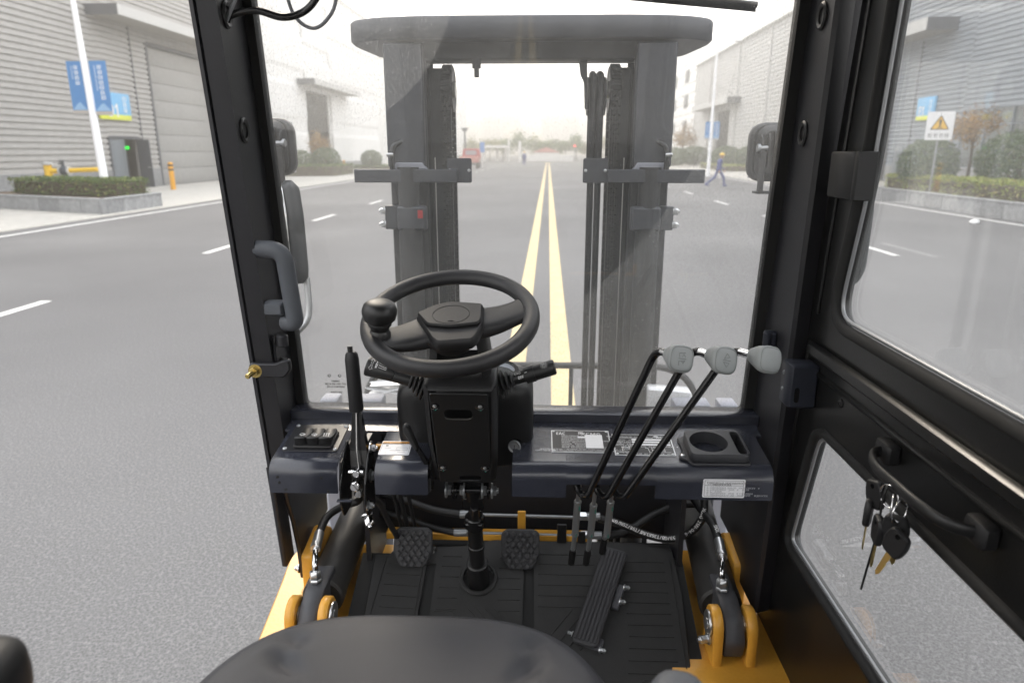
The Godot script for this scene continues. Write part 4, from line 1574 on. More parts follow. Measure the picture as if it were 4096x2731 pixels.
	var p0 := ws(-0.155, 2.262, -0.02)
	var p1 := ws(0.408, 2.211, -0.02)
	var rod := PackedVector3Array()
	for i in 7:
		rod.append(p0.lerp(p1, i / 6.0))
	sh.tube(rod, [0.004, 0.006, 0.007, 0.009, 0.010, 0.007, 0.006], 6)
	obj("blade", sh, mat_of("lamp_body"), wi)
	sh = Sh.new()
	sh.box(p0.lerp(p1, 0.5) + Vector3(0, -0.008, 0.008), Vector3(0.555, 0.012, 0.004), 0.0, Basis(Vector3(0, 0, 1), -0.0903))
	obj("blade_rubber", sh, mat_of("rubber"), wi)

	# roof and the closed back of the cab, out of the frame, which keep the sky off the inside
	sh = Sh.new()
	sh.box(Vector3(-0.02, 2.475, -0.42), Vector3(1.2, 0.05, 2.0), 0.01)
	obj("roof", sh, mat_of("cab_paint"), F)
	for x in [-0.58, 0.53]:
		sh = Sh.new()
		sh.box(Vector3(x, 1.72, 0.50), Vector3(0.07, 1.5, 0.08), 0.01)
		obj("rear_pillar", sh, mat_of("cab_paint"), F)
	sh = Sh.new()
	sh.box(Vector3(-0.025, 1.2, 0.52), Vector3(1.05, 0.66, 0.03), 0.005)
	obj("rear_panel", sh, mat_of("cab_paint"), F)

	# wiring looped from the left pillar's upper hole
	var c := group_part("wiring", F)
	sh = Sh.new()
	sh.tube(Sh.curve([Vector3(-0.556, 2.178, -1.32), Vector3(-0.53, 2.187, -1.325), Vector3(-0.50, 2.190, -1.33), Vector3(-0.46, 2.180, -1.335), Vector3(-0.425, 2.188, -1.34), Vector3(-0.400, 2.208, -1.34), Vector3(-0.390, 2.235, -1.34), Vector3(-0.40, 2.30, -1.33)]), 0.0065, 9, true, 0.7)
	obj("taped_cable", sh, mat_of("black_gloss"), c)
	sh = Sh.new()
	sh.tube(Sh.curve([Vector3(-0.48, 2.30, -1.40), Vector3(-0.468, 2.22, -1.40), Vector3(-0.452, 2.186, -1.40), Vector3(-0.424, 2.172, -1.40), Vector3(-0.398, 2.186, -1.40), Vector3(-0.378, 2.22, -1.40), Vector3(-0.37, 2.30, -1.40)]), 0.0035, 8)
	sh.tube(Sh.curve([Vector3(-0.553, 2.172, -1.315), Vector3(-0.535, 2.20, -1.31), Vector3(-0.51, 2.24, -1.31), Vector3(-0.49, 2.30, -1.31)]), 0.0035, 8)
	obj("grey_cable", sh, mat_of("steel_grey"), c)

	# grab handle on the left pillar
	sh = Sh.new()
	sh.tube(Sh.fillet([Vector3(-0.556, 1.762, -1.349), Vector3(-0.500, 1.760, -1.346), Vector3(-0.492, 1.607, -1.36), Vector3(-0.520, 1.606, -1.37)], 0.045, 8), 0.0175, 14, true, 0.85)
	sh.box(Vector3(-0.535, 1.638, -1.366), Vector3(0.045, 0.032, 0.03), 0.008)
	obj("grab_handle", sh, mat_of("grab_grey"), F, "ribbed grey plastic handle on the left pillar")

	# the left door's hinge, standing empty
	var h := group_part("door_hinge", F)
	sh = Sh.new()
	side_plate(sh, PackedVector2Array([Vector2(-1.375, 1.578), Vector2(-1.41, 1.572), Vector2(-1.43, 1.525), Vector2(-1.42, 1.50), Vector2(-1.375, 1.50)]), -0.552, -0.545, 0.0015)
	obj("hinge_plate", sh, mat_of("cab_paint"), h)
	sh = Sh.new()
	sh.prism(Sh.rounded(PackedVector2Array([Vector2(-0.618, 1.496), Vector2(-0.545, 1.494), Vector2(-0.53, 1.512), Vector2(-0.533, 1.535), Vector2(-0.552, 1.530), Vector2(-0.56, 1.525), Vector2(-0.618, 1.525)]), 0.008), -1.366, -1.350, Transform3D(Basis(), Vector3(0.022, -0.002, 0)), 0.003)
	obj("hinge_arm", sh, mat_of("cab_paint"), h)
	sh = Sh.new()
	sh.cyl(Vector3(-0.527, 1.555, -1.37), Vector3(-0.527, 1.580, -1.37), 0.012, 12, 0.003)
	obj("hinge_knuckle", sh, mat_of("cab_paint"), h)
	bolt(h, Vector3(-0.583, 1.507, -1.350), Vector3(-0.583, 1.507, -1.341), 0.010, "brass")
	sh = Sh.new()
	sh.cyl(Vector3(-0.583, 1.507, -1.345), Vector3(-0.587, 1.505, -1.318), 0.0055, 10, 0.001)
	obj("stud", sh, mat_of("brass"), h)
	bolt(h, Vector3(-0.545, 1.563, -1.385), Vector3(-0.534, 1.563, -1.385), 0.008, "black_satin")
	bolt(h, Vector3(-0.545, 1.513, -1.40), Vector3(-0.534, 1.513, -1.40), 0.008, "black_satin")


# dust on glass: specks of grain over a thin film, wiped away inside the wiper's arc
func dust_material(called: String, w: int, h: int, wiped: bool) -> StandardMaterial3D:
	var im := Image.create(w, h, false, Image.FORMAT_RGBA8)
	var soft := FastNoiseLite.new()
	soft.seed = 5
	soft.frequency = 0.006
	var grain := FastNoiseLite.new()
	grain.seed = 6
	grain.frequency = 0.19
	var smear := FastNoiseLite.new()
	smear.seed = 7
	smear.frequency = 0.02
	var bytes := PackedByteArray()
	bytes.resize(w * h * 4)
	var r := RandomNumberGenerator.new()
	r.seed = 77
	for y in h:
		for x in w:
			var px := -0.54 + x * 0.001
			var py := 2.37 - y * 0.001
			var d := Vector2(px + 0.45, py - 2.28).length()
			var clean := wiped and d > 0.295 and d < 0.845
			var g := grain.get_noise_2d(x, y * 0.6)
			var a := 0.085 + 0.03 * soft.get_noise_2d(x, y)
			if clean:
				a += 0.06 * maxf(0.0, g)
				a += 0.012 * smear.get_noise_2d(d * 1500.0, atan2(py - 2.28, px + 0.45) * 60.0)
			elif wiped:
				a += 0.075 + 0.17 * maxf(0.0, g + 0.1)
			else:
				a += 0.02 + 0.03 * maxf(0.0, g) + 0.03 * maxf(0.0, smear.get_noise_2d(x * 2.2, y * 0.06))
			if wiped and py > 2.0:
				a += 0.08 * maxf(0.0, g - 0.05)
			if r.randf() < (0.0012 if clean else 0.004):
				a += r.randf_range(0.1, 0.45)
			var i := (y * w + x) * 4
			bytes[i] = 226
			bytes[i + 1] = 226
			bytes[i + 2] = 224
			bytes[i + 3] = int(clampf(a, 0.0, 1.0) * 255)
	im.set_data(w, h, false, Image.FORMAT_RGBA8, bytes)
	var m := mat(called, Color.WHITE, 1.0, 0.0, 0.0)
	m.transparency = BaseMaterial3D.TRANSPARENCY_ALPHA
	m.albedo_texture = ImageTexture.create_from_image(im)
	m.backlight_enabled = true
	m.backlight = Color(1, 1, 1)
	return m


func build_door(F: Node3D) -> void:
	var d := group_part("right_door", F)
	var ze := func(y: float) -> float: return -1.318 - 0.127 * (1.82 - y)
	var outer := PackedVector2Array([Vector2(ze.call(2.42), 2.42), Vector2(ze.call(0.80), 0.80), Vector2(0.40, 0.80), Vector2(0.40, 2.42)])
	var w1 := Sh.rounded(PackedVector2Array([Vector2(-1.145, 2.33), Vector2(-1.180, 1.90), Vector2(-1.236, 1.65), Vector2(0.28, 1.65), Vector2(0.28, 2.33)]), 0.075, 7)
	var w2 := Sh.rounded(PackedVector2Array([Vector2(-1.238, 1.447), Vector2(-1.322, 1.15), Vector2(0.24, 1.152), Vector2(0.24, 1.447)]), 0.045, 7)
	var sh := Sh.new()
	side_plate(sh, outer, 0.535, 0.562, 0.003, [w1, w2])
	obj("door_frame", sh, mat_of("door_paint"), d)
	# rubber round the two openings
	for w in [w1, w2]:
		var loop := PackedVector3Array()
		for p in w:
			loop.append(Vector3(0.536, p.y, p.x))
		loop.append(loop[0])
		sh = Sh.new()
		sh.tube(loop, 0.0105 if w == w1 else 0.009, 8, false)
		obj("seal", sh, mat_of("seal_black"), d)
		sh = Sh.new()
		var ring := Sh.inset(Sh.ccw(w), 0.014)
		loop = PackedVector3Array()
		for p in ring:
			loop.append(Vector3(0.541, p.y, p.x))
		loop.append(loop[0])
		sh.tube(loop, 0.0035, 6, false)
		obj("seal_lip", sh, mat_of("zinc_dull"), d)
	for e in [[w1, "pane"], [w2, "pane"]]:
		sh = Sh.new()
		var g: PackedVector2Array = e[0]
		side_plate(sh, g, 0.548, 0.552)
		obj("pane", sh, mat_of("windscreen_glass"), d)
	sh = Sh.new()
	sh.quad_uv(Vector3(0.556, 1.66, -1.22), Vector3(0.556, 2.32, -1.22), Vector3(0.556, 2.32, 0.26), Vector3(0.556, 1.66, 0.26))
	obj("road_dust", sh, dust_material("door_dust", 900, 420, false), d)
	# the pressed rib and a folded edge below it
	sh = Sh.new()
	side_plate(sh, Sh.rounded(PackedVector2Array([Vector2(-1.30, 1.572), Vector2(0.38, 1.572), Vector2(0.38, 1.600), Vector2(-1.30, 1.600)]), 0.01), 0.521, 0.5352, 0.007)
	sh.box(Vector3(0.533, 1.545, -0.46), Vector3(0.010, 0.008, 1.66), 0.003)
	obj("pressed_rib", sh, mat_of("door_paint"), d)
	sh = Sh.new()
	sh.box(Vector3(0.5335, 2.1, -1.245), Vector3(0.008, 0.9, 0.008), 0.003, Basis(Vector3(1, 0, 0), 0.1))
	sh.box(Vector3(0.5335, 1.3, -1.345), Vector3(0.008, 0.6, 0.008), 0.003, Basis(Vector3(1, 0, 0), 0.12))
	obj("edge_fold", sh, mat_of("door_paint"), d)
	screw(d, Vector3(0.535, 1.525, -1.152), Vector3.LEFT, 0.008, "black_satin")
	# lock case
	sh = Sh.new()
	sh.box(Vector3(0.508, 1.518, -1.277), Vector3(0.054, 0.086, 0.052), 0.006)
	var lk := obj("lock_case", sh, mat_of("lock_blue_black"), d)
	sh = Sh.new()
	sh.prism(Sh.rrect(0.009, 0.030, 0.0045), -0.2515, -0.2505, Transform3D(Basis(), Vector3(0.496, 1.503, -1.0)), 0.0)
	obj("lock_slot", sh, mat_of("black_gloss"), lk)
	for y in [1.538, 1.505]:
		screw(lk, Vector3(0.481, y, -1.285), Vector3.LEFT, 0.0045, "zinc_dull")
	# catch block on the window's front edge
	sh = Sh.new()
	sh.box(Vector3(0.522, 1.910, -1.205), Vector3(0.030, 0.076, 0.095), 0.004)
	var ct := obj("window_catch", sh, mat_of("black_satin"), d)
	sh = Sh.new()
	sh.box(Vector3(0.5225, 1.910, -1.150), Vector3(0.032, 0.077, 0.014), 0.002)
	obj("catch_plate", sh, mat_of("black_plastic"), ct)
	# pull handle
	sh = Sh.new()
	sh.tube(Sh.curve([Vector3(0.532, 1.520, -0.965), Vector3(0.500, 1.520, -0.955), Vector3(0.480, 1.522, -0.905), Vector3(0.474, 1.527, -0.835), Vector3(0.474, 1.528, -0.795), Vector3(0.484, 1.525, -0.755), Vector3(0.505, 1.522, -0.738), Vector3(0.532, 1.520, -0.736)], 5), 0.0088, 12, true, 0.55)
	var hd := obj("pull_handle", sh, mat_of("black_satin"), d)
	for e in [[1.520, -0.962], [1.520, -0.738]]:
		sh = Sh.new()
		sh.box(Vector3(0.524, e[0], e[1]), Vector3(0.022, 0.032, 0.042), 0.006)
		obj("handle_foot", sh, mat_of("black_plastic"), hd)
	# small hinge behind the third lever
	sh = Sh.new()
	sh.box(Vector3(0.487, 1.565, -1.40), Vector3(0.022, 0.05, 0.03), 0.005)
	sh.cyl(Vector3(0.478, 1.54, -1.39), Vector3(0.478, 1.59, -1.39), 0.009, 10, 0.002)
	obj("hinge_block", sh, mat_of("lock_blue_black"), F)

	# keys tied to the handle
	var k := thing("key_bunch", "bunch of black headed keys on steel rings hanging from the door handle", "keys", Vector3(0.468, 1.342, -0.83))
	var o := Vector3(0.468, 1.33, -0.83)
	for e in [[Vector3(0.470, 1.497, -0.842), 0.3, 0.0155], [Vector3(0.466, 1.492, -0.826), -0.5, 0.0165], [Vector3(0.470, 1.490, -0.813), -1.0, 0.0165]]:
		sh = Sh.new()
		var ring := PackedVector3Array()
		var bs := Basis(Vector3.UP, PI / 2 + e[1])
		for i in 25:
			ring.append(e[0] - o + bs * Vector3(cos(TAU * i / 24.0), sin(TAU * i / 24.0), 0) * e[2])
		sh.tube(ring, 0.0012, 6, false)
		obj("ring", sh, mat_of("chrome"), k)
	for e in [[Vector3(0.466, 1.484, -0.868), 0.25, 0.2, 0.0], [Vector3(0.462, 1.456, -0.872), 0.12, -0.6, 0.045], [Vector3(0.460, 1.448, -0.838), -0.1, -0.2, 0.05], [Vector3(0.464, 1.452, -0.800), -0.35, 0.4, 0.052], [Vector3(0.470, 1.462, -0.815), 0.05, 0.8, 0.04]]:
		var xf := Transform3D(Basis(Vector3.UP, -PI / 2 + e[2]) * Basis(Vector3(0, 0, 1), e[1]), e[0] - o)
		sh = Sh.new()
		sh.prism(Sh.rounded(PackedVector2Array([Vector2(-0.013, 0.022), Vector2(0.013, 0.022), Vector2(0.017, 0.004), Vector2(0.013, -0.018), Vector2(-0.013, -0.018), Vector2(-0.017, 0.004)]), 0.008), -0.0045, 0.0045, xf, 0.002, [Sh.disc(0.004, 10, Vector2(0, 0.014))])
		obj("key_head", sh, mat_of("black_plastic"), k)
		if e[3] > 0:
			sh = Sh.new()
			sh.prism(PackedVector2Array([Vector2(-0.004, -0.017), Vector2(0.004, -0.017), Vector2(0.0042, -0.030), Vector2(0.0030, -0.034), Vector2(0.0042, -0.038), Vector2(0.003, -e[3] - 0.004), Vector2(0, -e[3] - 0.009), Vector2(-0.003, -e[3] - 0.004)]), -0.001, 0.001, xf)
			obj("key_blade", sh, mat_of("brass"), k)
	sh = Sh.new()
	sh.tube(Sh.curve([Vector3(0.470, 1.512, -0.845) - o, Vector3(0.463, 1.50, -0.842) - o, Vector3(0.460, 1.44, -0.840) - o, Vector3(0.462, 1.39, -0.852) - o, Vector3(0.466, 1.338, -0.868) - o]), 0.0017, 6)
	obj("cable_tie", sh, mat_of("black_satin"), k)


func build_dash(F: Node3D) -> void:
	var dash := group_part("dashboard", F)
	# profile of the folded sheet as (z, y): top, rounded front, skirt down to lip
	var fold := func(lip: float, z_back: float) -> PackedVector2Array:
		var p := PackedVector2Array()
		p.append(Vector2(z_back, 1.34 - 0.158 * (z_back + 1.27)))
		p.append(Vector2(-1.289, 1.343))
		var c := Vector2(-1.2905, 1.311)
		for i in 9:
			var a := deg_to_rad(81.0 - 81.0 * i / 8.0)
			p.append(c + Vector2(cos(a), sin(a)) * 0.0325)
		p.append(Vector2(-1.258, lip))
		p.append(Vector2(-1.262, lip))
		for i in 9:
			var a := deg_to_rad(81.0 * i / 8.0)
			p.append(c + Vector2(cos(a), sin(a)) * 0.0285)
		p.append(Vector2(z_back, 1.336 - 0.158 * (z_back + 1.27)))
		return p
	for e in [[-0.538, -0.398, 1.277, "left_panel"], [-0.322, -0.214, 1.277, "middle_panel"]]:
		var sh := Sh.new()
		side_plate(sh, fold.call(e[2], -1.392), e[0], e[1], 0.0012)
		obj("panel", sh, mat_of("dash_paint"), dash)
	var s := Sh.new()
	side_plate(s, fold.call(1.277, -1.392), -0.044, 0.0645, 0.0)
	side_plate(s, fold.call(1.306, -1.392), 0.0645, 0.243, 0.0)
	side_plate(s, fold.call(1.277, -1.392), 0.243, 0.474, 0.0)
	obj("panel", s, mat_of("dash_paint"), dash)
	s = Sh.new()
	s.prism(Sh.rrect(1.035, 0.05, 0.0, 1), -0.006, -0.0003, dframe(-0.03, -1.4165))
	obj("rear_strip", s, mat_of("dash_paint"), dash)
	s = Sh.new()
	for x in [[-0.398, 0.004], [-0.322, 0.004], [-0.214, 0.004], [-0.044, 0.004]]:
		side_plate(s, PackedVector2Array([Vector2(-1.39, 1.355), Vector2(-1.28, 1.336), Vector2(-1.264, 1.28), Vector2(-1.39, 1.28)]), x[0], x[0] + x[1])
	obj("rib", s, mat_of("black_satin"), dash)
	for e in [[-0.520, 1.312], [-0.517, 1.300], [-0.43, 1.311], [-0.505, 1.284], [-0.418, 1.282]]:
		s = Sh.new()
		s.cyl(Vector3(e[0], e[1], -1.2605), Vector3(e[0], e[1], -1.2577), 0.0032, 10)
		obj("drilled_hole", s, mat_of("seal_black"), dash)

	# switch panel with three rockers
	var sp := group_part("switch_panel", F)
	s = Sh.new()
	s.prism(Sh.rrect(0.118, 0.104, 0.006), 0.0005, 0.0025, dframe(-0.4685, -1.358), 0.0008)
	obj("plate", s, mat_of("cab_paint"), sp)
	for e in [[-0.053, 0.046], [0.053, 0.046], [-0.053, -0.044], [0.053, -0.044]]:
		var f := dframe(-0.4685, -1.358)
		screw(sp, f * Vector3(e[0], e[1], 0.0025), f.basis.z, 0.0045)
	s = Sh.new()
	s.prism(Sh.rrect(0.084, 0.066, 0.008), 0.0025, 0.008, dframe(-0.464, -1.347), 0.002)
	obj("bezel", s, mat_of("black_plastic"), sp)
	var marks := [0, 1, 2]
	for k in 3:
		var f := dframe(-0.4895 + k * 0.0255, -1.347)
		s = Sh.new()
		var prof := PackedVector2Array([Vector2(-0.026, 0.006), Vector2(0.030, 0.006), Vector2(0.031, 0.013), Vector2(0.012, 0.014), Vector2(-0.004, 0.017), Vector2(-0.024, 0.026), Vector2(-0.027, 0.024)])
		s.prism(prof, -0.0120, 0.0120, f * Transform3D(Basis(Vector3(0, -1, 0) * -1.0, Vector3(0, 0, 1), Vector3(1, 0, 0)), Vector3.ZERO), 0.0015)
		var rk := obj("rocker", s, mat_of("black_satin"), sp)
		var g := f * Transform3D(Basis(Vector3(1, 0, 0), 0.30), Vector3(0, -0.009, 0.0206))
		s = Sh.new()
		if k == 2:
			for i in 3:
				s.box(g * Vector3(-0.005 + i * 0.005, 0.0008, 0.0006), Vector3(0.001, 0.008, 0.0005), 0.0, g.basis)
				s.box(g * Vector3(-0.005 + i * 0.005, 0.005, 0.0006), Vector3(0.0026, 0.0014, 0.0005), 0.0, g.basis)
			s.box(g * Vector3(0, -0.0052, 0.0006), Vector3(0.015, 0.001, 0.0005), 0.0, g.basis)
		else:
			var arc := PackedVector3Array()
			for i in 9:
				var t := deg_to_rad(45 + 90.0 * i / 8)
				arc.append(g * Vector3(cos(t) * 0.0085, sin(t) * 0.0085 - 0.004, 0.0006))
			s.tube(arc, 0.0005, 4)
			arc = PackedVector3Array()
			for i in 7:
				var t := deg_to_rad(45 + 90.0 * i / 6)
				arc.append(g * Vector3(cos(t) * 0.0038, sin(t) * 0.0038 - 0.004, 0.0006))
			s.tube(arc, 0.0005, 4)
			for sx in [-1, 1]:
				s.tube(PackedVector3Array([g * Vector3(sx * 0.0027, -0.0013, 0.0006), g * Vector3(sx * 0.006, 0.002, 0.0006)]), 0.0005, 4)
			s.tube(PackedVector3Array([g * Vector3(0.001 if k else -0.005, -0.005, 0.0006), g * Vector3(0.001 if k else 0.004, 0.003, 0.0006)]), 0.0005, 4)
		obj("symbol", s, mat_of("print_white"), rk)

	# nameplates
	var npl := group_part("nameplate", F, "black nameplate with silver rim and two columns of text")
	var f := dframe(0.0985, -1.360)
	s = Sh.new()
	s.prism(Sh.rrect(0.1245, 0.085, 0.001), 0.0, 0.0012, f)
	obj("plate", s, mat_of("plate_silver"), npl)
	s = Sh.new()
	s.prism(Sh.rrect(0.120, 0.0805, 0.001), 0.0012, 0.0015, f)
	obj("black_field", s, mat_of("plate_black"), npl)
	words("EAC", npl, f * Transform3D(Basis(), Vector3(-0.042, 0.0285, 0.0018)), 0.010, mat_of("plate_silver"), sans, 0.8)
	emblem(npl, f * Transform3D(Basis(), Vector3(0.0015, 0.031, 0.0017)), 0.0085, "plate_silver")
	words("XCMG", npl, f * Transform3D(Basis(), Vector3(0.0235, 0.0277, 0.0018)), 0.0085, mat_of("plate_silver"), sans, 1.25)
	var lines := ["ВИЛОЧНЫЙ ПОГРУЗЧИК", "ЗАВОДСКОЙ НОМЕР", "ДАТА ВЫПУСКА  мм/гггг", "НОМИНАЛЬНАЯ ГРУЗОПОДЪЕМНОСТЬ, кг", "МАКС. ВЫСОТА ПОДЪЕМА, мм", "СНАРЯЖЕННАЯ МАССА, кг", "МОДЕЛЬ ДВИГАТЕЛЯ", "НОМ. МОЩНОСТЬ ДВИГАТЕЛЯ, кВт"]
	for i in 8:
		var t := words(lines[i], npl, f * Transform3D(Basis(), Vector3(-0.041, 0.0195 - i * 0.0064, 0.0018)), 0.0046 if i == 0 else 0.0038, mat_of("plate_silver"), serif)
		(t.mesh as TextMesh).horizontal_alignment = HORIZONTAL_ALIGNMENT_LEFT
		s = Sh.new()
		var x0 := -0.006 if i == 1 else 0.010
		s.box(f * Vector3((x0 + 0.0465) / 2, 0.0212 - i * 0.0064, 0.0017), Vector3(0.0465 - x0, 0.0056, 0.0004), 0.0, f.basis)
		obj("value_field", s, mat_of("sticker_white"), npl)
	words("ИЗГОТОВИТЕЛЬ: < XUZHOU XCMG PORT MACHINERY CO.,LTD >", npl, f * Transform3D(Basis(), Vector3(0.004, -0.0325, 0.0018)), 0.0040, mat_of("plate_silver"), serif, 0.92)
	words("АДРЕС: Китай, No.69, Chengqi Road, Xuzhou Economic Development Zone, Jiangsu, China", npl, f * Transform3D(Basis(), Vector3(0.002, -0.0375, 0.0018)), 0.0036, mat_of("plate_silver"), serif, 0.72)
	for e in [[-0.057, 0.038], [0.057, 0.038], [-0.057, -0.038], [0.057, -0.038]]:
		screw(npl, f * Vector3(e[0], e[1], 0.0015), f.basis.z, 0.0028, "plate_silver")

	npl = group_part("nameplate", F, "black nameplate with silver rim and load diagrams behind the levers")
	f = dframe(0.2288, -1.350)
	s = Sh.new()
	s.prism(Sh.rrect(0.1245, 0.080, 0.001), 0.0, 0.0012, f)
	obj("plate", s, mat_of("plate_silver"), npl)
	s = Sh.new()
	s.prism(Sh.rrect(0.120, 0.0755, 0.001), 0.0012, 0.0015, f)
	obj("black_field", s, mat_of("plate_black"), npl)
	words("Фактическая грузоподъемность", npl, f * Transform3D(Basis(), Vector3(-0.018, 0.0295, 0.0018)), 0.0050, mat_of("plate_silver"), serif)
	emblem(npl, f * Transform3D(Basis(), Vector3(0.031, 0.0305, 0.0017)), 0.0070, "plate_silver")
	words("XCMG", npl, f * Transform3D(Basis(), Vector3(0.0475, 0.0277, 0.0018)), 0.0070, mat_of("plate_silver"), sans, 1.2)
	for e in [["Модель мачты", 0.0175], ["Модель навесного", 0.0105], ["оборудования", 0.0065], ["Максимальная", 0.001], ["высота подъема", -0.003]]:
		words(e[0], npl, f * Transform3D(Basis(), Vector3(-0.036, e[1], 0.0018)), 0.0042, mat_of("plate_silver"), serif)
	s = Sh.new()
	for y in [0.0185, 0.0095, -0.0005]:
		s.box(f * Vector3(0.0175, y, 0.0017), Vector3(0.079, 0.006, 0.0004), 0.0, f.basis)
	s.box(f * Vector3(-0.0155, 0.0255, 0.0017), Vector3(0.079, 0.0008, 0.0004), 0.0, f.basis)
	obj("value_field", s, mat_of("sticker_white"), npl)
	words("A  Максимальная высота подъема", npl, f * Transform3D(Basis(), Vector3(0.016, -0.0078, 0.0018)), 0.0034, mat_of("plate_silver"), serif)
	words("B  Расстояние центра тяжести (мм)", npl, f * Transform3D(Basis(), Vector3(0.018, -0.0345, 0.0018)), 0.0034, mat_of("plate_silver"), serif)
	s = Sh.new()
	for e in [[[-0.045, -0.033], [-0.045, -0.008]], [[-0.053, -0.031], [-0.022, -0.031]], [[-0.047, -0.012], [-0.028, -0.012]], [[-0.042, -0.008], [-0.030, -0.018]], [[-0.030, -0.008], [-0.042, -0.018]], [[-0.042, -0.018], [-0.030, -0.018]], [[-0.030, -0.018], [-0.030, -0.008]], [[-0.042, -0.018], [-0.042, -0.008]], [[0.002, -0.014], [0.008, -0.014]], [[0.008, -0.014], [0.010, -0.030]], [[0.010, -0.030], [0.054, -0.029]], [[0.016, -0.012], [0.042, -0.012]], [[0.016, -0.020], [0.042, -0.020]], [[0.016, -0.012], [0.016, -0.028]], [[0.029, -0.012], [0.029, -0.028]], [[0.042, -0.012], [0.042, -0.028]], [[0.016, -0.026], [0.029, -0.020]], [[0.042, -0.026], [0.029, -0.020]]]:
		s.tube(PackedVector3Array([f * Vector3(e[0][0], e[0][1], 0.0018), f * Vector3(e[1][0], e[1][1], 0.0018)]), 0.0005, 4)
	obj("load_diagram", s, mat_of("plate_silver"), npl)
	for e in [[-0.057, -0.035], [0.057, -0.035]]:
		screw(npl, f * Vector3(e[0], e[1], 0.0015), f.basis.z, 0.0028, "plate_silver")

	# warning sticker by the handbrake
	var ws_ := group_part("warning_sticker", F, "white sticker with an orange heading band")
	f = dframe(-0.2905, -1.3255)
	s = Sh.new()
	s.prism(Sh.rrect(0.064, 0.052, 0.003), 0.0002, 0.0007, f)
	obj("sheet", s, mat_of("sticker_white"), ws_)
	s = Sh.new()
	s.box(f * Vector3(0, 0.0195, 0.0009), Vector3(0.060, 0.008, 0.0004), 0.0, f.basis)
	obj("orange_band", s, mat_of("sticker_orange"), ws_)
	words("Регламент стояночного тормоза", ws_, f * Transform3D(Basis(), Vector3(0, 0.0175, 0.0014)), 0.0042, mat_of("print_black"), sans, 0.8)
	s = Sh.new()
	for y in [0.014, -0.023]:
		s.box(f * Vector3(0, y, 0.0009), Vector3(0.059, 0.0006, 0.0003), 0.0, f.basis)
	for x in [-0.0295, 0.0295]:
		s.box(f * Vector3(x, -0.0045, 0.0009), Vector3(0.0006, 0.037, 0.0003), 0.0, f.basis)
	s.box(f * Vector3(-0.019, 0.008, 0.0009), Vector3(0.005, 0.005, 0.0003), 0.0, f.basis)
	for e in [[0.014, 0.0005, 0.024], [0.014, -0.0075, 0.024], [-0.016, -0.0005, 0.014], [0.0, -0.010, 0.022], [0.014, -0.015, 0.016], [-0.018, -0.018, 0.006]]:
		s.box(f * Vector3(e[0], e[1], 0.0009), Vector3(e[2], 0.0007, 0.0003), 0.0, f.basis)
	for x in [0.002, 0.026]:
		s.box(f * Vector3(x, -0.0035, 0.0009), Vector3(0.0006, 0.008, 0.0003), 0.0, f.basis)
	obj("print_lines", s, mat_of("print_grey"), ws_)

	# operator's duties sticker on the skirt
	ws_ = group_part("duty_sticker", F, "white sticker with five printed lines of duties")
	f = Transform3D(Basis(), Vector3(0.3772, 1.3030, -1.258))
	s = Sh.new()
	s.prism(Sh.rrect(0.083, 0.0400, 0.003), 0.0002, 0.0007, f)
	obj("sheet", s, mat_of("sticker_white"), ws_)
	s = Sh.new()
	s.prism(Sh.rrect(0.0765, 0.0345, 0.001), 0.0007, 0.0009, f, 0.0, [Sh.rrect(0.0755, 0.0335, 0.001)])
	s.box(f * Vector3(0, 0.0065, 0.0008), Vector3(0.0755, 0.0006, 0.0002))
	obj("rule", s, mat_of("print_black"), ws_)
	words("ЕЖЕДНЕВНАЯ ОБЯЗАННОСТЬ", ws_, f * Transform3D(Basis(), Vector3(0.001, 0.0117, 0.0011)), 0.0042, mat_of("print_black"), serif, 0.95)
	words("ОПЕРАТОРА", ws_, f * Transform3D(Basis(), Vector3(-0.004, 0.0077, 0.0011)), 0.0042, mat_of("print_black"), serif, 0.95)
	var duty := ["1. Проверка давления в системе", "2. Проверка уровня масла", "3. Смазка", "4. Проверка уровня топлива", "5. Проверка охлаждающей жидкости"]
	for i in 5:
		var t := words(duty[i], ws_, f * Transform3D(Basis(), Vector3(-0.034, 0.0022 - i * 0.0041, 0.0011)), 0.0036, mat_of("print_grey"), serif)
		(t.mesh as TextMesh).horizontal_alignment = HORIZONTAL_ALIGNMENT_LEFT

	# cup holder
	var ch := group_part("cup_holder", F)
	f = dframe(0.366, -1.3265)
	s = Sh.new()
	var base := Sh.rounded(PackedVector2Array([Vector2(-0.063, 0.050), Vector2(0.066, 0.050), Vector2(0.068, -0.050), Vector2(-0.050, -0.052), Vector2(-0.057, -0.036), Vector2(-0.071, -0.030), Vector2(-0.070, -0.014), Vector2(-0.059, -0.006)]), 0.008)
	var cup := Sh.disc(0.0385, 30, Vector2(-0.009, 0.0005))
	var slot := Sh.rounded(PackedVector2Array([Vector2(0.041, 0.040), Vector2(0.059, 0.040), Vector2(0.0605, -0.044), Vector2(0.0425, -0.044)]), 0.0088, 5)
	s.prism(base, 0.0005, 0.006, f, 0.0015, [cup, slot])
	obj("flange", s, mat_of("cup_plastic"), ch)
	s = Sh.new()
	s.prism(Sh.rounded(PackedVector2Array([Vector2(-0.0525, 0.047), Vector2(0.064, 0.047), Vector2(0.066, -0.0485), Vector2(-0.0535, -0.0485)]), 0.016, 6), 0.006, 0.026, f, 0.0022, [cup, slot])
	obj("rim", s, mat_of("cup_plastic"), ch)
	s = Sh.new()
	s.lathe([Vector2(0.0385, 0.026), Vector2(0.035, -0.05), Vector2(0, -0.05)], f * Transform3D(Basis(Vector3(1, 0, 0), PI / 2), Vector3(-0.009, 0.0005, 0)), 30)
	s.loft([lift(slot, f, 0.02), lift(slot, f, -0.05)], true, false, true)
	obj("well", s, mat_of("cup_plastic"), ch)
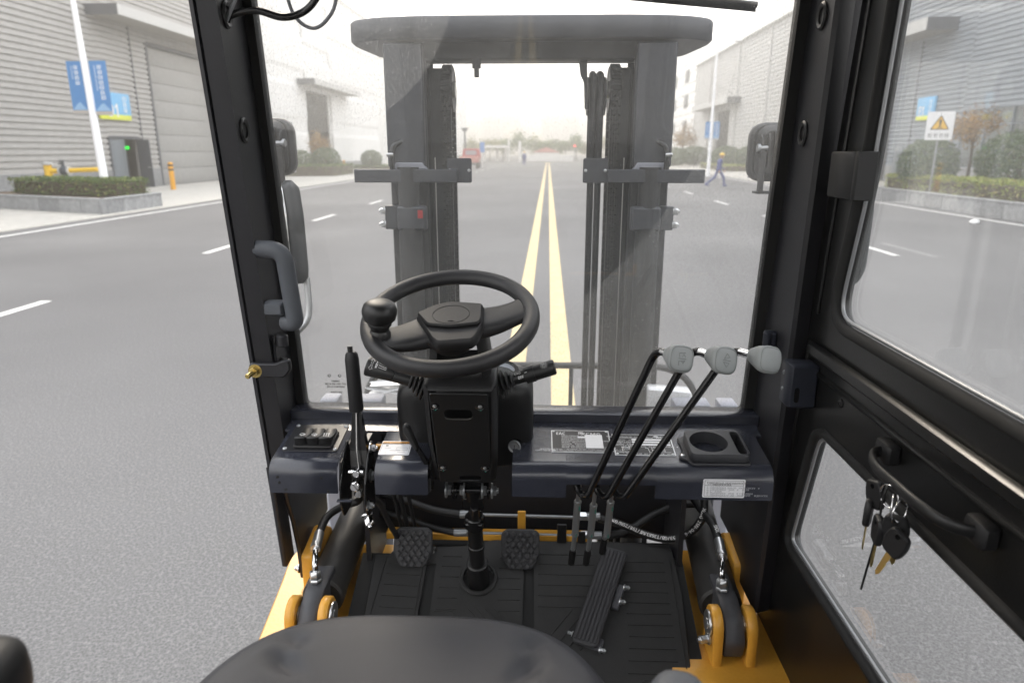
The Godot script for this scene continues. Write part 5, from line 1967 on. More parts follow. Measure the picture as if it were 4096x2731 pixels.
	screw(ch, f * Vector3(-0.0625, -0.022, 0.006), f.basis.z, 0.005)
	screw(ch, f * Vector3(0.0685, 0.012, 0.003), f.basis.z, 0.005)


func lift(p: PackedVector2Array, f: Transform3D, z: float) -> PackedVector3Array:
	var out := PackedVector3Array()
	for q in p:
		out.append(f * Vector3(q.x, q.y, z))
	return out


# a rounded square ring with a notched triangle inside
func emblem(parent: Node, f: Transform3D, h: float, m: String) -> void:
	var s := Sh.new()
	s.prism(Sh.rrect(h * 1.25, h, h * 0.12), 0.0, 0.0003, f, 0.0, [Sh.rrect(h * 1.0, h * 0.76, h * 0.1)])
	s.prism(PackedVector2Array([Vector2(-h * 0.42, h * 0.30), Vector2(h * 0.42, h * 0.30), Vector2(0, -h * 0.34)]), 0.0, 0.0003, f, 0.0, [PackedVector2Array([Vector2(-h * 0.2, h * 0.17), Vector2(h * 0.2, h * 0.17), Vector2(0, -h * 0.14)])])
	obj("emblem", s, mat_of(m), parent)


func build_brake(F: Node3D) -> void:
	var b := group_part("parking_brake", F)
	var s := Sh.new()
	s.lathe([Vector2(0, 0), Vector2(0.0135, 0), Vector2(0.0148, 0.004), Vector2(0.0142, 0.11), Vector2(0.0125, 0.122), Vector2(0.009, 0.1265), Vector2(0, 0.127)], Transform3D(Basis(Vector3(0, 0, 1), 0.04) * Basis(Vector3(1, 0, 0), -0.05), Vector3(-0.370, 1.428, -1.333)), 20)
	obj("grip", s, mat_of("black_plastic"), b)
	s = Sh.new()
	s.cyl(Vector3(-0.377, 1.552, -1.339), Vector3(-0.3775, 1.566, -1.34), 0.0055, 14, 0.001)
	obj("release_button", s, mat_of("black_satin"), b)
	s = Sh.new()
	s.hull([[Vector3(-0.378, 1.430, -1.327), Vector3(-0.361, 1.430, -1.327), Vector3(-0.361, 1.430, -1.339), Vector3(-0.378, 1.430, -1.339)], [Vector3(-0.385, 1.345, -1.318), Vector3(-0.350, 1.345, -1.318), Vector3(-0.350, 1.345, -1.34), Vector3(-0.385, 1.345, -1.34)], [Vector3(-0.383, 1.290, -1.305), Vector3(-0.350, 1.290, -1.305), Vector3(-0.350, 1.290, -1.335), Vector3(-0.383, 1.290, -1.335)]])
	obj("stem", s, mat_of("black_gloss"), b)
	s = Sh.new()
	s.tube(PackedVector3Array([Vector3(-0.368, 1.43, -1.322), Vector3(-0.368, 1.35, -1.306), Vector3(-0.362, 1.312, -1.295)]), 0.0016, 6)
	obj("release_rod", s, mat_of("chrome"), b)
	for x in [-0.396, -0.345]:
		s = Sh.new()
		side_plate(s, Sh.rounded(PackedVector2Array([Vector2(-1.30, 1.345), Vector2(-1.262, 1.30), Vector2(-1.255, 1.255), Vector2(-1.275, 1.215), Vector2(-1.33, 1.215), Vector2(-1.35, 1.30), Vector2(-1.335, 1.365)]), 0.01), x, x + 0.004, 0.001)
		obj("cheek_plate", s, mat_of("black_gloss"), b)
	s = Sh.new()
	s.box(Vector3(-0.386, 1.262, -1.258), Vector3(0.030, 0.003, 0.012), 0.001)
	obj("stop_plate", s, mat_of("dash_paint"), b)
	s = Sh.new()
	s.cyl(Vector3(-0.384, 1.309, -1.292), Vector3(-0.352, 1.309, -1.292), 0.0045, 12, 0.001)
	s.cyl(Vector3(-0.366, 1.309, -1.300), Vector3(-0.366, 1.309, -1.281), 0.0075, 12, 0.001)
	obj("clevis_pin", s, mat_of("chrome"), b)
	s = Sh.new()
	s.cyl(Vector3(-0.366, 1.287, -1.290), Vector3(-0.366, 1.287, -1.266), 0.0105, 16, 0.002)
	s.box(Vector3(-0.366, 1.287, -1.2655), Vector3(0.003, 0.019, 0.002), 0.0, Basis(Vector3(0, 0, 1), 0.6))
	s.cyl(Vector3(-0.362, 1.268, -1.290), Vector3(-0.362, 1.268, -1.272), 0.0085, 14, 0.002)
	obj("adjuster", s, mat_of("chrome"), b)
	bolt(b, Vector3(-0.341, 1.352, -1.318), Vector3(-0.330, 1.352, -1.318), 0.0075)
	bolt(b, Vector3(-0.341, 1.295, -1.305), Vector3(-0.333, 1.295, -1.305), 0.010, "zinc_dull")
	bolt(b, Vector3(-0.341, 1.245, -1.270), Vector3(-0.331, 1.245, -1.270), 0.0075, "zinc_dull")
	s = Sh.new()
	s.tube(Sh.curve([Vector3(-0.366, 1.285, -1.31), Vector3(-0.360, 1.235, -1.33), Vector3(-0.345, 1.19, -1.38), Vector3(-0.342, 1.10, -1.45), Vector3(-0.335, 0.98, -1.55)]), 0.007, 8)
	obj("brake_cable", s, mat_of("hose_rubber"), b)
	bolt(b, Vector3(-0.352, 1.205, -1.30), Vector3(-0.345, 1.188, -1.288), 0.0095, "chrome")
	# yellow tag under the slot
	s = Sh.new()
	s.box(Vector3(-0.332, 1.335, -1.36), Vector3(0.02, 0.012, 0.012), 0.003)
	obj("yellow_tag", s, mat_of("truck_yellow"), b)


func build_steering(F: Node3D) -> void:
	var tilt := deg_to_rad(20.0)
	var xf := Transform3D(Basis(Vector3(0, 0, 1), 0.035) * Basis(Vector3(1, 0, 0), tilt), Vector3(-0.1525, 1.659, -1.200))   # y along the column
	var sw := group_part("steering_wheel", F)
	var R := 0.1465
	var s := Sh.new()
	var rings := []
	for i in 72:
		var t := TAU * i / 72
		var ring := PackedVector3Array()
		for k in 14:
			var a := TAU * k / 14
			var dent := 1.0 - 0.05 * cos(3.0 * a)
			var rr := R + cos(a) * 0.0150 * dent
			ring.append(xf * Vector3(cos(t) * rr, sin(a) * 0.0150 * dent, sin(t) * rr))
		rings.append(ring)
	rings.append(rings[0])
	s.loft(rings)
	obj("rim", s, mat_of("wheel_leather"), sw)
	# two broad spokes sweeping from the boss to the rim, left one lower
	for side in [-1, 1]:
		s = Sh.new()
		rings = []
		for i in 11:
			var t := i / 10.0
			var ang := (deg_to_rad(153.0) if side < 0 else deg_to_rad(-13.0)) + (0.10 if side < 0 else -0.02) * (1.0 - t) * 2.0
			var rad := lerpf(0.035, R - 0.004, t)
			var c := Vector3(cos(ang), 0, sin(ang)) * rad
			c.y = -0.018 + 0.018 * t * t - 0.012 * sin(t * PI) * 0.4
			var out := Vector3(cos(ang), 0, sin(ang))
			var acr := out.cross(Vector3.UP)
			var wid := lerpf(0.043, 0.024, t) + 0.012 * pow(t, 6) 
			var thk := lerpf(0.017, 0.0105, t)
			var ring := PackedVector3Array()
			for k in 16:
				var a := TAU * k / 16
				ring.append(xf * (c + acr * Sh.sp(cos(a), 0.6) * wid + Vector3.UP * Sh.sp(sin(a), 0.6) * thk))
			rings.append(ring)
		s.loft(rings, true, true, true)
		obj("spoke", s, mat_of("wheel_leather"), sw)
	# lower boss under the pad
	s = Sh.new()
	s.lathe([Vector2(0, -0.052), Vector2(0.034, -0.052), Vector2(0.040, -0.045), Vector2(0.056, -0.02), Vector2(0.058, -0.012), Vector2(0.0, -0.008)], xf * Transform3D(Basis(), Vector3(0.0, 0, 0.010)), 24)
	obj("boss", s, mat_of("black_plastic"), sw)
	# horn pad: a shield with a raised flat face falling away to the driver
	var outline := PackedVector2Array([Vector2(-0.068, -0.020), Vector2(-0.034, -0.050), Vector2(-0.004, -0.058), Vector2(0.055, -0.048), Vector2(0.057, 0.004), Vector2(0.048, 0.046), Vector2(0.040, 0.060), Vector2(-0.020, 0.065), Vector2(-0.032, 0.052)])
	s = Sh.new()
	s.prism(Sh.rounded(outline, 0.006), -0.012, 0.011, xf * Transform3D(Basis(Vector3(1, 0, 0), Vector3(0, 0, 1), Vector3(0, 1, 0)), Vector3(0.004, -0.008, 0.010)), 0.004)
	var pad := obj("horn_pad", s, mat_of("black_plastic"), sw)
	s = Sh.new()
	s.prism(Sh.rounded(PackedVector2Array([Vector2(-0.066, -0.020), Vector2(-0.033, -0.048), Vector2(-0.004, -0.056), Vector2(0.053, -0.046), Vector2(0.054, 0.004), Vector2(0.049, 0.018), Vector2(0.0, 0.026), Vector2(-0.042, 0.018)]), 0.007), 0.011, 0.0175, xf * Transform3D(Basis(Vector3(1, 0, 0), Vector3(0, 0, 1), Vector3(0, 1, 0)), Vector3(0.004, -0.008, 0.010)), 0.0045)
	obj("raised_face", s, mat_of("black_plastic"), pad)
	s = Sh.new()
	var ell := PackedVector3Array()
	for i in 37:
		var t := TAU * i / 36
		ell.append(xf * Vector3(0.002 + cos(t) * 0.033, 0.0096, 0.0 + sin(t) * 0.029))
	s.tube(ell, 0.0005, 5, false)
	s.tube(PackedVector3Array([xf * Vector3(-0.002, 0.0096, 0.022), xf * Vector3(0.004, 0.0096, 0.020), xf * Vector3(0.010, 0.0096, 0.0225), xf * Vector3(0.003, 0.0096, 0.023)]), 0.0007, 5)
	obj("horn_mark", s, mat_of("seal_black"), pad)
	# spinner knob standing on the rim's left
	s = Sh.new()
	var kb := xf * Transform3D(Basis(), Vector3(-0.117, 0.006, 0.053))
	kb.basis = Basis(Vector3(1, 0, 0), 0.16) * Basis(Vector3(0, 0, 1), -0.06)
	s.lathe([Vector2(0.0185, -0.006), Vector2(0.0185, 0.004), Vector2(0.0155, 0.009), Vector2(0.0165, 0.014), Vector2(0.0205, 0.019), Vector2(0.0205, 0.022), Vector2(0.019, 0.026)], kb, 22)
	var kn := obj("knob_stem", s, mat_of("black_satin"), sw)
	s = Sh.new()
	s.lathe([Vector2(0, 0.024), Vector2(0.022, 0.0245), Vector2(0.0275, 0.030), Vector2(0.0300, 0.040), Vector2(0.0300, 0.046), Vector2(0.0270, 0.055), Vector2(0.0205, 0.0600), Vector2(0.011, 0.0615), Vector2(0, 0.062)], kb, 28)
	obj("knob", s, mat_of("black_satin"), kn)

	# column: shroud, front cover with four screws, side bolts and the jointed shaft to the floor
	var c := group_part("steering_column", F)
	var cb := Basis(Vector3(1, 0, 0), tilt)
	var cx := Transform3D(cb, Vector3(-0.1405, 1.416, -1.2325))            # on the cover's face, y up the column, z to the driver
	s = Sh.new()
	s.prism(Sh.rounded(PackedVector2Array([Vector2(-0.0605, -0.131), Vector2(0.0635, -0.131), Vector2(0.0665, -0.02), Vector2(0.0705, 0.125), Vector2(-0.0665, 0.125), Vector2(-0.068, -0.02)]), 0.010, 4), -0.085, 0.0, cx, 0.010)
	var cov := obj("cover", s, mat_of("black_satin"), c)
	s = Sh.new()
	s.prism(Sh.rounded(PackedVector2Array([Vector2(-0.051, -0.122), Vector2(0.054, -0.122), Vector2(0.055, 0.112), Vector2(-0.055, 0.112)]), 0.006, 3), 0.0, 0.004, cx, 0.003, [Sh.rounded(PackedVector2Array([Vector2(-0.030, 0.048), Vector2(0.024, 0.048), Vector2(0.024, 0.073), Vector2(-0.030, 0.073)]), 0.011, 5), Sh.rounded(PackedVector2Array([Vector2(-0.010, -0.117), Vector2(0.034, -0.117), Vector2(0.034, -0.102), Vector2(-0.010, -0.102)]), 0.007, 4)])
	obj("front_plate", s, mat_of("black_satin"), cov)
	for e in [[-0.0456, 0.081], [0.0392, 0.081], [-0.0423, -0.0803], [0.0425, -0.0803]]:
		s = Sh.new()
		s.lathe([Vector2(0.0085, 0.0), Vector2(0.0085, 0.0045), Vector2(0.0072, 0.005), Vector2(0.0066, 0.0042)], cx * Transform3D(Basis(Vector3(1, 0, 0), PI / 2), Vector3(e[0], e[1], 0.0)), 16)
		obj("screw_cup", s, mat_of("black_gloss"), cov)
		screw(cov, cx * Vector3(e[0], e[1], 0.0035), cx.basis.z, 0.0042)
		s = Sh.new()
		s.box(cx * Vector3(e[0] + 0.001, e[1] - 0.0085, 0.005), Vector3(0.0018, 0.0018, 0.001), 0.0, cx.basis)
		obj("paint_mark", s, mat_of("paint_mark_green"), cov)
	s = Sh.new()
	s.prism(Sh.rounded(PackedVector2Array([Vector2(-0.060, -0.06), Vector2(0.060, -0.06), Vector2(0.048, 0.05), Vector2(-0.048, 0.05)]), 0.015, 4), -0.11, -0.02, cx * Transform3D(Basis(), Vector3(0.0, 0.170, -0.005)), 0.015)
	obj("shroud", s, mat_of("black_plastic"), c)
	for e in [[-0.186, -0.176], [-0.158, -0.150], [-0.1085, -0.1005], [-0.088, -0.080]]:
		bolt(c, Vector3(e[1] if e[0] < -0.13 and e[0] > -0.17 else e[0], 1.250, -1.333), Vector3(e[0] if e[0] < -0.13 and e[0] > -0.17 else e[1], 1.250, -1.333), 0.0115, "zinc_dull")
	s = Sh.new()
	s.cyl(Vector3(-0.186, 1.250, -1.333), Vector3(-0.084, 1.250, -1.333), 0.0065, 10)
	for x in [-0.171, -0.166, -0.097]:
		s.cyl(Vector3(x - 0.0012, 1.250, -1.333), Vector3(x + 0.0012, 1.250, -1.333), 0.018, 18)
	s.box(Vector3(-0.135, 1.262, -1.352), Vector3(0.075, 0.05, 0.03), 0.008)
	obj("pivot_bolt", s, mat_of("black_gloss"), c)
	s = Sh.new()
	var a := Vector3(-0.134, 1.25, -1.356)
	var b := Vector3(-0.1315, 0.955, -1.447)
	s.cyl(a, a.lerp(b, 0.12), 0.018, 14, 0.002)
	s.box(a.lerp(b, 0.16), Vector3(0.048, 0.044, 0.020), 0.006, Basis(Vector3(1, 0, 0), 0.3))
	s.box(a.lerp(b, 0.24), Vector3(0.020, 0.044, 0.042), 0.006, Basis(Vector3(1, 0, 0), 0.3) * Basis(Vector3.UP, 0.3))
	s.cyl(a.lerp(b, 0.30), a.lerp(b, 0.42), 0.021, 14, 0.003)
	s.box(a.lerp(b, 0.36), Vector3(0.044, 0.020, 0.036), 0.005, Basis(Vector3(1, 0, 0), 0.3))
	obj("universal_joint", s, mat_of("black_gloss"), c)
	s = Sh.new()
	s.cyl(a.lerp(b, 0.40), a.lerp(b, 1.05), 0.0175, 16)
	s.cyl(a.lerp(b, 0.60), a.lerp(b, 0.64), 0.020, 16, 0.002)
	s.cyl(a.lerp(b, 0.80), a.lerp(b, 1.08), 0.026, 18, 0.003)
	obj("lower_shaft", s, mat_of("black_satin"), c)
	# instrument pod behind the wheel
	var pod := group_part("instrument_pod", F)
	s = Sh.new()
	s.pillow(Vector3(-0.1475, 1.395, -1.408), Vector3(0.145, 0.105, 0.068), 0.36, 0.34, Basis(Vector3(1, 0, 0), 0.14), 40, 22)
	obj("housing", s, mat_of("black_satin"), pod)
	var gx := Transform3D(Basis(Vector3(1, 0, 0), 0.26), Vector3(-0.152, 1.494, -1.400))
	s = Sh.new()
	s.prism(Sh.rrect(0.235, 0.082, 0.04, 8), 0.0, 0.008, gx * Transform3D(Basis(Vector3(1, 0, 0), Vector3(0, 0, -1), Vector3(0, 1, 0)), Vector3.ZERO), 0.003, [Sh.rrect(0.219, 0.068, 0.034, 8)])
	obj("bezel", s, mat_of("black_gloss"), pod)
	s = Sh.new()
	s.prism(Sh.rrect(0.219, 0.068, 0.034, 8), 0.001, 0.003, gx * Transform3D(Basis(Vector3(1, 0, 0), Vector3(0, 0, -1), Vector3(0, 1, 0)), Vector3.ZERO))
	obj("dial_face", s, mat_of("gauge_face"), pod)
	s = Sh.new()
	for k in 7:
		s.box(gx * Vector3(-0.09 + k * 0.03, 0.0034, 0.012 if k % 2 else -0.008), Vector3(0.008, 0.0006, 0.004), 0.0, gx.basis)
	obj("dial_mark", s, mat_of("plate_black"), pod)
	s = Sh.new()
	s.prism(Sh.rrect(0.219, 0.068, 0.034, 8), 0.0065, 0.0075, gx * Transform3D(Basis(Vector3(1, 0, 0), Vector3(0, 0, -1), Vector3(0, 1, 0)), Vector3.ZERO))
	obj("lens", s, mat_of("gauge_glass"), pod)
	s = Sh.new()
	var kd := Vector3(-0.20, 0.10, 1.0).normalized()
	var kc := Vector3(-0.038, 1.352, -1.348)
	s.cyl(kc - kd * 0.02, kc + kd * 0.016, 0.0125, 18, 0.002)
	var ig := obj("ignition_barrel", s, mat_of("black_gloss"), pod)
	s = Sh.new()
	s.lathe([Vector2(0.0085, 0.016), Vector2(0.0135, 0.016), Vector2(0.0135, 0.0195), Vector2(0.012, 0.0205), Vector2(0.0085, 0.0195)], Sh.along(kc, kc + kd), 22)
	s.lathe([Vector2(0, 0.0185), Vector2(0.0065, 0.0185), Vector2(0.0065, 0.017)], Sh.along(kc, kc + kd), 16)
	s.lathe([Vector2(0.0065, 0.017), Vector2(0.0085, 0.017)], Sh.along(kc, kc + kd), 16)
	obj("key_ring_face", s, mat_of("zinc_dull"), ig)
	s = Sh.new()
	s.box(kc + kd * 0.0187, Vector3(0.0014, 0.0075, 0.0006), 0.0, Basis(Vector3.UP, -0.2))
	obj("key_slot", s, mat_of("seal_black"), ig)

	# stalks with ribbed rubber boots
	for side in [-1, 1]:
		var st := group_part("control_stalk", F, "stalk with printed travel arrows, left of the column" if side < 0 else "light switch stalk, right of the column")
		var p := Vector3(-0.2165, 1.512, -1.262) if side < 0 else Vector3(-0.066, 1.517, -1.262)
		var q := Vector3(-0.3265, 1.5475, -1.268) if side < 0 else Vector3(0.0385, 1.5515, -1.262)
		var d := (q - p).normalized()
		s = Sh.new()
		for k in 4:
			var r := 0.030 - k * 0.0047
			var t := k * 0.0088 - 0.006
			s.lathe([Vector2(0.010, t), Vector2(r, t + 0.0015), Vector2(r, t + 0.0038), Vector2(0.011, t + 0.007)], Sh.along(p, q), 20)
		obj("boot", s, mat_of("hose_rubber"), st)
		s = Sh.new()
		if side < 0:
			s.lathe([Vector2(0, 0.024), Vector2(0.0125, 0.024), Vector2(0.0140, 0.058), Vector2(0, 0.058)], Sh.along(p, q), 20)
			s.lathe([Vector2(0, 0.0592), Vector2(0.0140, 0.0592), Vector2(0.0195, 0.112), Vector2(0.0185, 0.1145), Vector2(0, 0.1155)], Sh.along(p, q), 22)
		else:
			s.lathe([Vector2(0, 0.024), Vector2(0.0115, 0.026), Vector2(0.0125, 0.050), Vector2(0.0165, 0.0505), Vector2(0.0165, 0.0685), Vector2(0.0152, 0.069), Vector2(0.0152, 0.106), Vector2(0.0135, 0.1095), Vector2(0, 0.110)], Sh.along(p, q), 22)
		obj("barrel", s, mat_of("black_satin"), st)
		# print on the barrel's upper driver side
		var nrm := (Vector3(0, 0.62, 0.78) - d * d.dot(Vector3(0, 0.62, 0.78))).normalized()
		var xd := d if side > 0 else -d
		var lf := Transform3D(Basis(xd, nrm.cross(xd), nrm), p)
		s = Sh.new()
		if side > 0:
			for k in 8:
				var t := TAU * k / 8
				s.box(lf * Vector3(0.091 + cos(t) * 0.0058, 0.003 + sin(t) * 0.0052, 0.0156), Vector3(0.0026, 0.0007, 0.0004), 0.0, lf.basis * Basis(Vector3(0, 0, 1), t))
			var ring := PackedVector3Array()
			for k in 13:
				ring.append(lf * Vector3(0.091 + cos(TAU * k / 12) * 0.003, 0.003 + sin(TAU * k / 12) * 0.0028, 0.0156))
			s.tube(ring, 0.0004, 4, false)
			s.box(lf * Vector3(0.054, 0.0, 0.0169), Vector3(0.005, 0.0009, 0.0004), 0.0, lf.basis)
			arrow(s, lf * Transform3D(Basis(), Vector3(0.034, 0.0040, 0.0122)), 0.006, -1)
			arrow(s, lf * Transform3D(Basis(), Vector3(0.041, 0.0040, 0.0122)), 0.006, 1)
			words("OFF", st, lf * Transform3D(Basis(), Vector3(0.0425, -0.0055, 0.0128)), 0.0058, mat_of("print_white"), sans, 0.8)
		else:
			arrow(s, lf * Transform3D(Basis(Vector3(0, 0, 1), PI / 2), Vector3(-0.104, 0.007, 0.0190)), 0.010, 1)
			arrow(s, lf * Transform3D(Basis(Vector3(0, 0, 1), PI / 2), Vector3(-0.104, -0.006, 0.0190)), 0.010, -1)
			for k in 3:
				s.tube(PackedVector3Array([lf * Vector3(-0.091, 0.008 - k * 0.0045, 0.0180), lf * Vector3(-0.075, 0.005 - k * 0.003, 0.0166)]), 0.0005, 4)
			for k in 3:
				words(["F", "N", "R"][k], st, lf * Transform3D(Basis(), Vector3(-0.095, 0.0075 - k * 0.0048, 0.0188)), 0.004, mat_of("print_white"), sans)
		obj("printed_arrows", s, mat_of("print_white"), st)

	# tilt lever left of the column
	var tl := group_part("tilt_lever", F)
	s = Sh.new()
	s.prism(Sh.rounded(PackedVector2Array([Vector2(-0.264, 1.418), Vector2(-0.258, 1.426), Vector2(-0.250, 1.422), Vector2(-0.231, 1.372), Vector2(-0.238, 1.364), Vector2(-0.262, 1.406)]), 0.005), -1.283, -1.268, Transform3D(), 0.004)
	obj("pad", s, mat_of("hose_rubber"), tl)
	s = Sh.new()
	s.prism(PackedVector2Array([Vector2(-0.241, 1.373), Vector2(-0.232, 1.376), Vector2(-0.214, 1.343), Vector2(-0.204, 1.295), Vector2(-0.206, 1.283), Vector2(-0.214, 1.283), Vector2(-0.222, 1.336)]), -1.280, -1.272, Transform3D(), 0.001)
	obj("blade", s, mat_of("black_gloss"), tl)


func arrow(s: Sh, f: Transform3D, l: float, dir: int) -> void:
	var p := PackedVector3Array()
	for e in [[-0.5, 0.18], [0.1, 0.18], [0.1, 0.42], [0.5, 0.0], [0.1, -0.42], [0.1, -0.18], [-0.5, -0.18], [-0.5, 0.18]]:
		p.append(f * Vector3(e[0] * l * dir, e[1] * l, 0))
	s.tube(p, 0.00035, 4, false)


func build_levers(F: Node3D) -> void:
	var foot := [Vector3(0.106, 1.289, -1.245), Vector3(0.145, 1.288, -1.245), Vector3(0.178, 1.288, -1.245)]
	var top := [Vector3(0.2205, 1.602, -1.215), Vector3(0.285, 1.603, -1.215), Vector3(0.3545, 1.603, -1.215)]
	var knob := [Vector3(0.2465, 1.606, -1.14), Vector3(0.3205, 1.604, -1.14), Vector3(0.395, 1.606, -1.14)]
	var note := ["hydraulic lever nearest the column, with lift arrows on its grey knob", "middle hydraulic lever, with tilt arrows on its grey knob", "hydraulic lever nearest the door, its grey knob plain"]
	for i in 3:
		var lv := group_part("hydraulic_lever", F, note[i])
		var s := Sh.new()
		s.tube(Sh.fillet([foot[i] + Vector3(-0.030, 0.045, -0.06), foot[i] + Vector3(-0.016, -0.004, -0.02), foot[i] + Vector3(0.0, -0.002, 0.004), top[i], knob[i].lerp(top[i], 0.25)], 0.028, 7), 0.0072, 14)
		obj("rod", s, mat_of("black_gloss"), lv)
		s = Sh.new()
		var d: Vector3 = (knob[i] - top[i]).normalized()
		s.cyl(top[i].lerp(knob[i], 0.28), top[i].lerp(knob[i], 0.75), 0.0074, 14)
		obj("polished_shank", s, mat_of("chrome"), lv)
		# knob: a neck swelling to a rounded square head facing the driver
		var n := Vector3(0.18 + 0.05 * i, 0.30, 0.95).normalized()
		var xx := (Vector3.RIGHT + Vector3.UP * (-0.14)).normalized()
		xx = (xx - n * n.dot(xx)).normalized()
		var kf := Transform3D(Basis(xx, n.cross(xx), n), knob[i])
		s = Sh.new()
		s.pillow(Vector3.ZERO, Vector3(0.0215, 0.0235, 0.013), 0.75, 0.75)
		var rings := []
		for e in [[-0.9, 0.0135, 0.021], [-0.72, 0.0145, 0.0215], [-0.45, 0.017, 0.022], [-0.15, 0.0205, 0.0225], [0.12, 0.0225, 0.0235], [0.34, 0.0226, 0.0238], [0.48, 0.0205, 0.0215], [0.56, 0.0165, 0.0175], [0.585, 0.010, 0.011], [0.59, 0.0005, 0.0005]]:
			var ring := PackedVector3Array()
			var blend := clampf((e[0] + 0.9) / 1.0, 0.0, 1.0)
			for k in 28:
				var t := TAU * k / 28
				var ee := lerpf(1.0, 0.68, blend)
				var c: Vector3
				c = knob[i] + d * minf(e[0], 0.0) * 0.036 * (1.0) + n * maxf(e[0], 0.0) * 0.024
				var bx_: Vector3 = kf.basis.x if e[0] > -0.2 else (kf.basis.x - d * d.dot(kf.basis.x)).normalized()
				var by_: Vector3 = kf.basis.y
				var rx: float = e[1]
				var ry: float = e[2] if e[0] > -0.3 else lerpf(e[1], e[2], clampf((e[0] + 0.9) / 0.6, 0, 1))
				ring.append(c + bx_ * Sh.sp(cos(t), ee) * rx + by_ * Sh.sp(sin(t), ee) * ry)
			rings.append(ring)
		s = Sh.new()
		s.loft(rings, true, true, false)
		var kn := obj("knob", s, mat_of("knob_grey"), lv)
		s = Sh.new()
		var groove := PackedVector3Array()
		for k in 33:
			var t := TAU * k / 32
			groove.append(knob[i] + n * 0.0122 + kf.basis.x * Sh.sp(cos(t), 0.55) * 0.0192 + kf.basis.y * Sh.sp(sin(t), 0.55) * 0.0203)
		s.tube(groove, 0.0004, 4, false)
		if i < 2:
			for e in [[0.0072, 1.0], [-0.0072, -1.0]]:
				var cy: float = e[0]
				var m := kf * Transform3D(Basis(Vector3(0, 0, 1), 0.12), Vector3(0, cy, 0.0142))
				if i == 0:
					s.tube(PackedVector3Array([m * Vector3(-0.0055, -0.004, 0), m * Vector3(-0.0055, 0.003, 0), m * Vector3(0.0055, 0.003, 0)]), 0.0005, 4)
					s.tube(PackedVector3Array([m * Vector3(-0.001, -0.004 * e[1], 0), m * Vector3(0.002, 0.001 * e[1], 0), m * Vector3(0.005, -0.004 * e[1], 0)]), 0.0005, 4)
				else:
					s.tube(PackedVector3Array([m * Vector3(-0.005, -0.0045 * e[1], 0), m * Vector3(0.005, -0.002 * e[1], 0), m * Vector3(0.0, 0.0045 * e[1], 0), m * Vector3(-0.005, -0.0045 * e[1], 0)]), 0.0005, 4)
			s.tube(PackedVector3Array([kf * Vector3(-0.007, 0.0, 0.0144), kf * Vector3(0.007, 0.0, 0.0144)]), 0.0005, 4)
		obj("moulded_mark", s, mat_of("knob_mark"), kn)
		# link rod down to the valve
		s = Sh.new()
		var lx: float = [0.0965, 0.1315, 0.1685][i]
		var t0 := Vector3(lx + 0.001, 1.262, -1.345)
		var t1 := Vector3(lx, 1.208 - 0.008 * (1.0 if i == 1 else 0.0), -1.37)
		var t2 := Vector3(lx - 0.002, 1.108, -1.40)
		var t3 := Vector3(lx - 0.004, 1.055 if i < 2 else 1.085, -1.425)
		s.cyl(t0, t1, 0.0045, 10)
		s.cyl(t2, t3, 0.0055, 10)
		s.hexnut(t1.lerp(t2, -0.03), t1.lerp(t2, 0.05), 0.0085)
		s.hexnut(t1.lerp(t2, 0.95), t1.lerp(t2, 1.03), 0.0085)
		s.cyl(t1, t2, 0.0078, 14)
		var lr := obj("link_rod", s, mat_of("zinc_dull"), lv)
		s = Sh.new()
		s.box(t1.lerp(t2, 0.12) + Vector3(0.004, 0, 0.0068), Vector3(0.0022, 0.016, 0.0012))
		s.box(t1.lerp(t2, 0.93) + Vector3(0.002, 0, 0.0072), Vector3(0.0018, 0.014, 0.0012))
		obj("paint_mark", s, mat_of("paint_mark_green"), lr)
		s = Sh.new()
		s.cyl(t3, t3 + Vector3(-0.002, -0.05, -0.02), 0.008, 10)
		obj("rod_end", s, mat_of("black_satin"), lv)


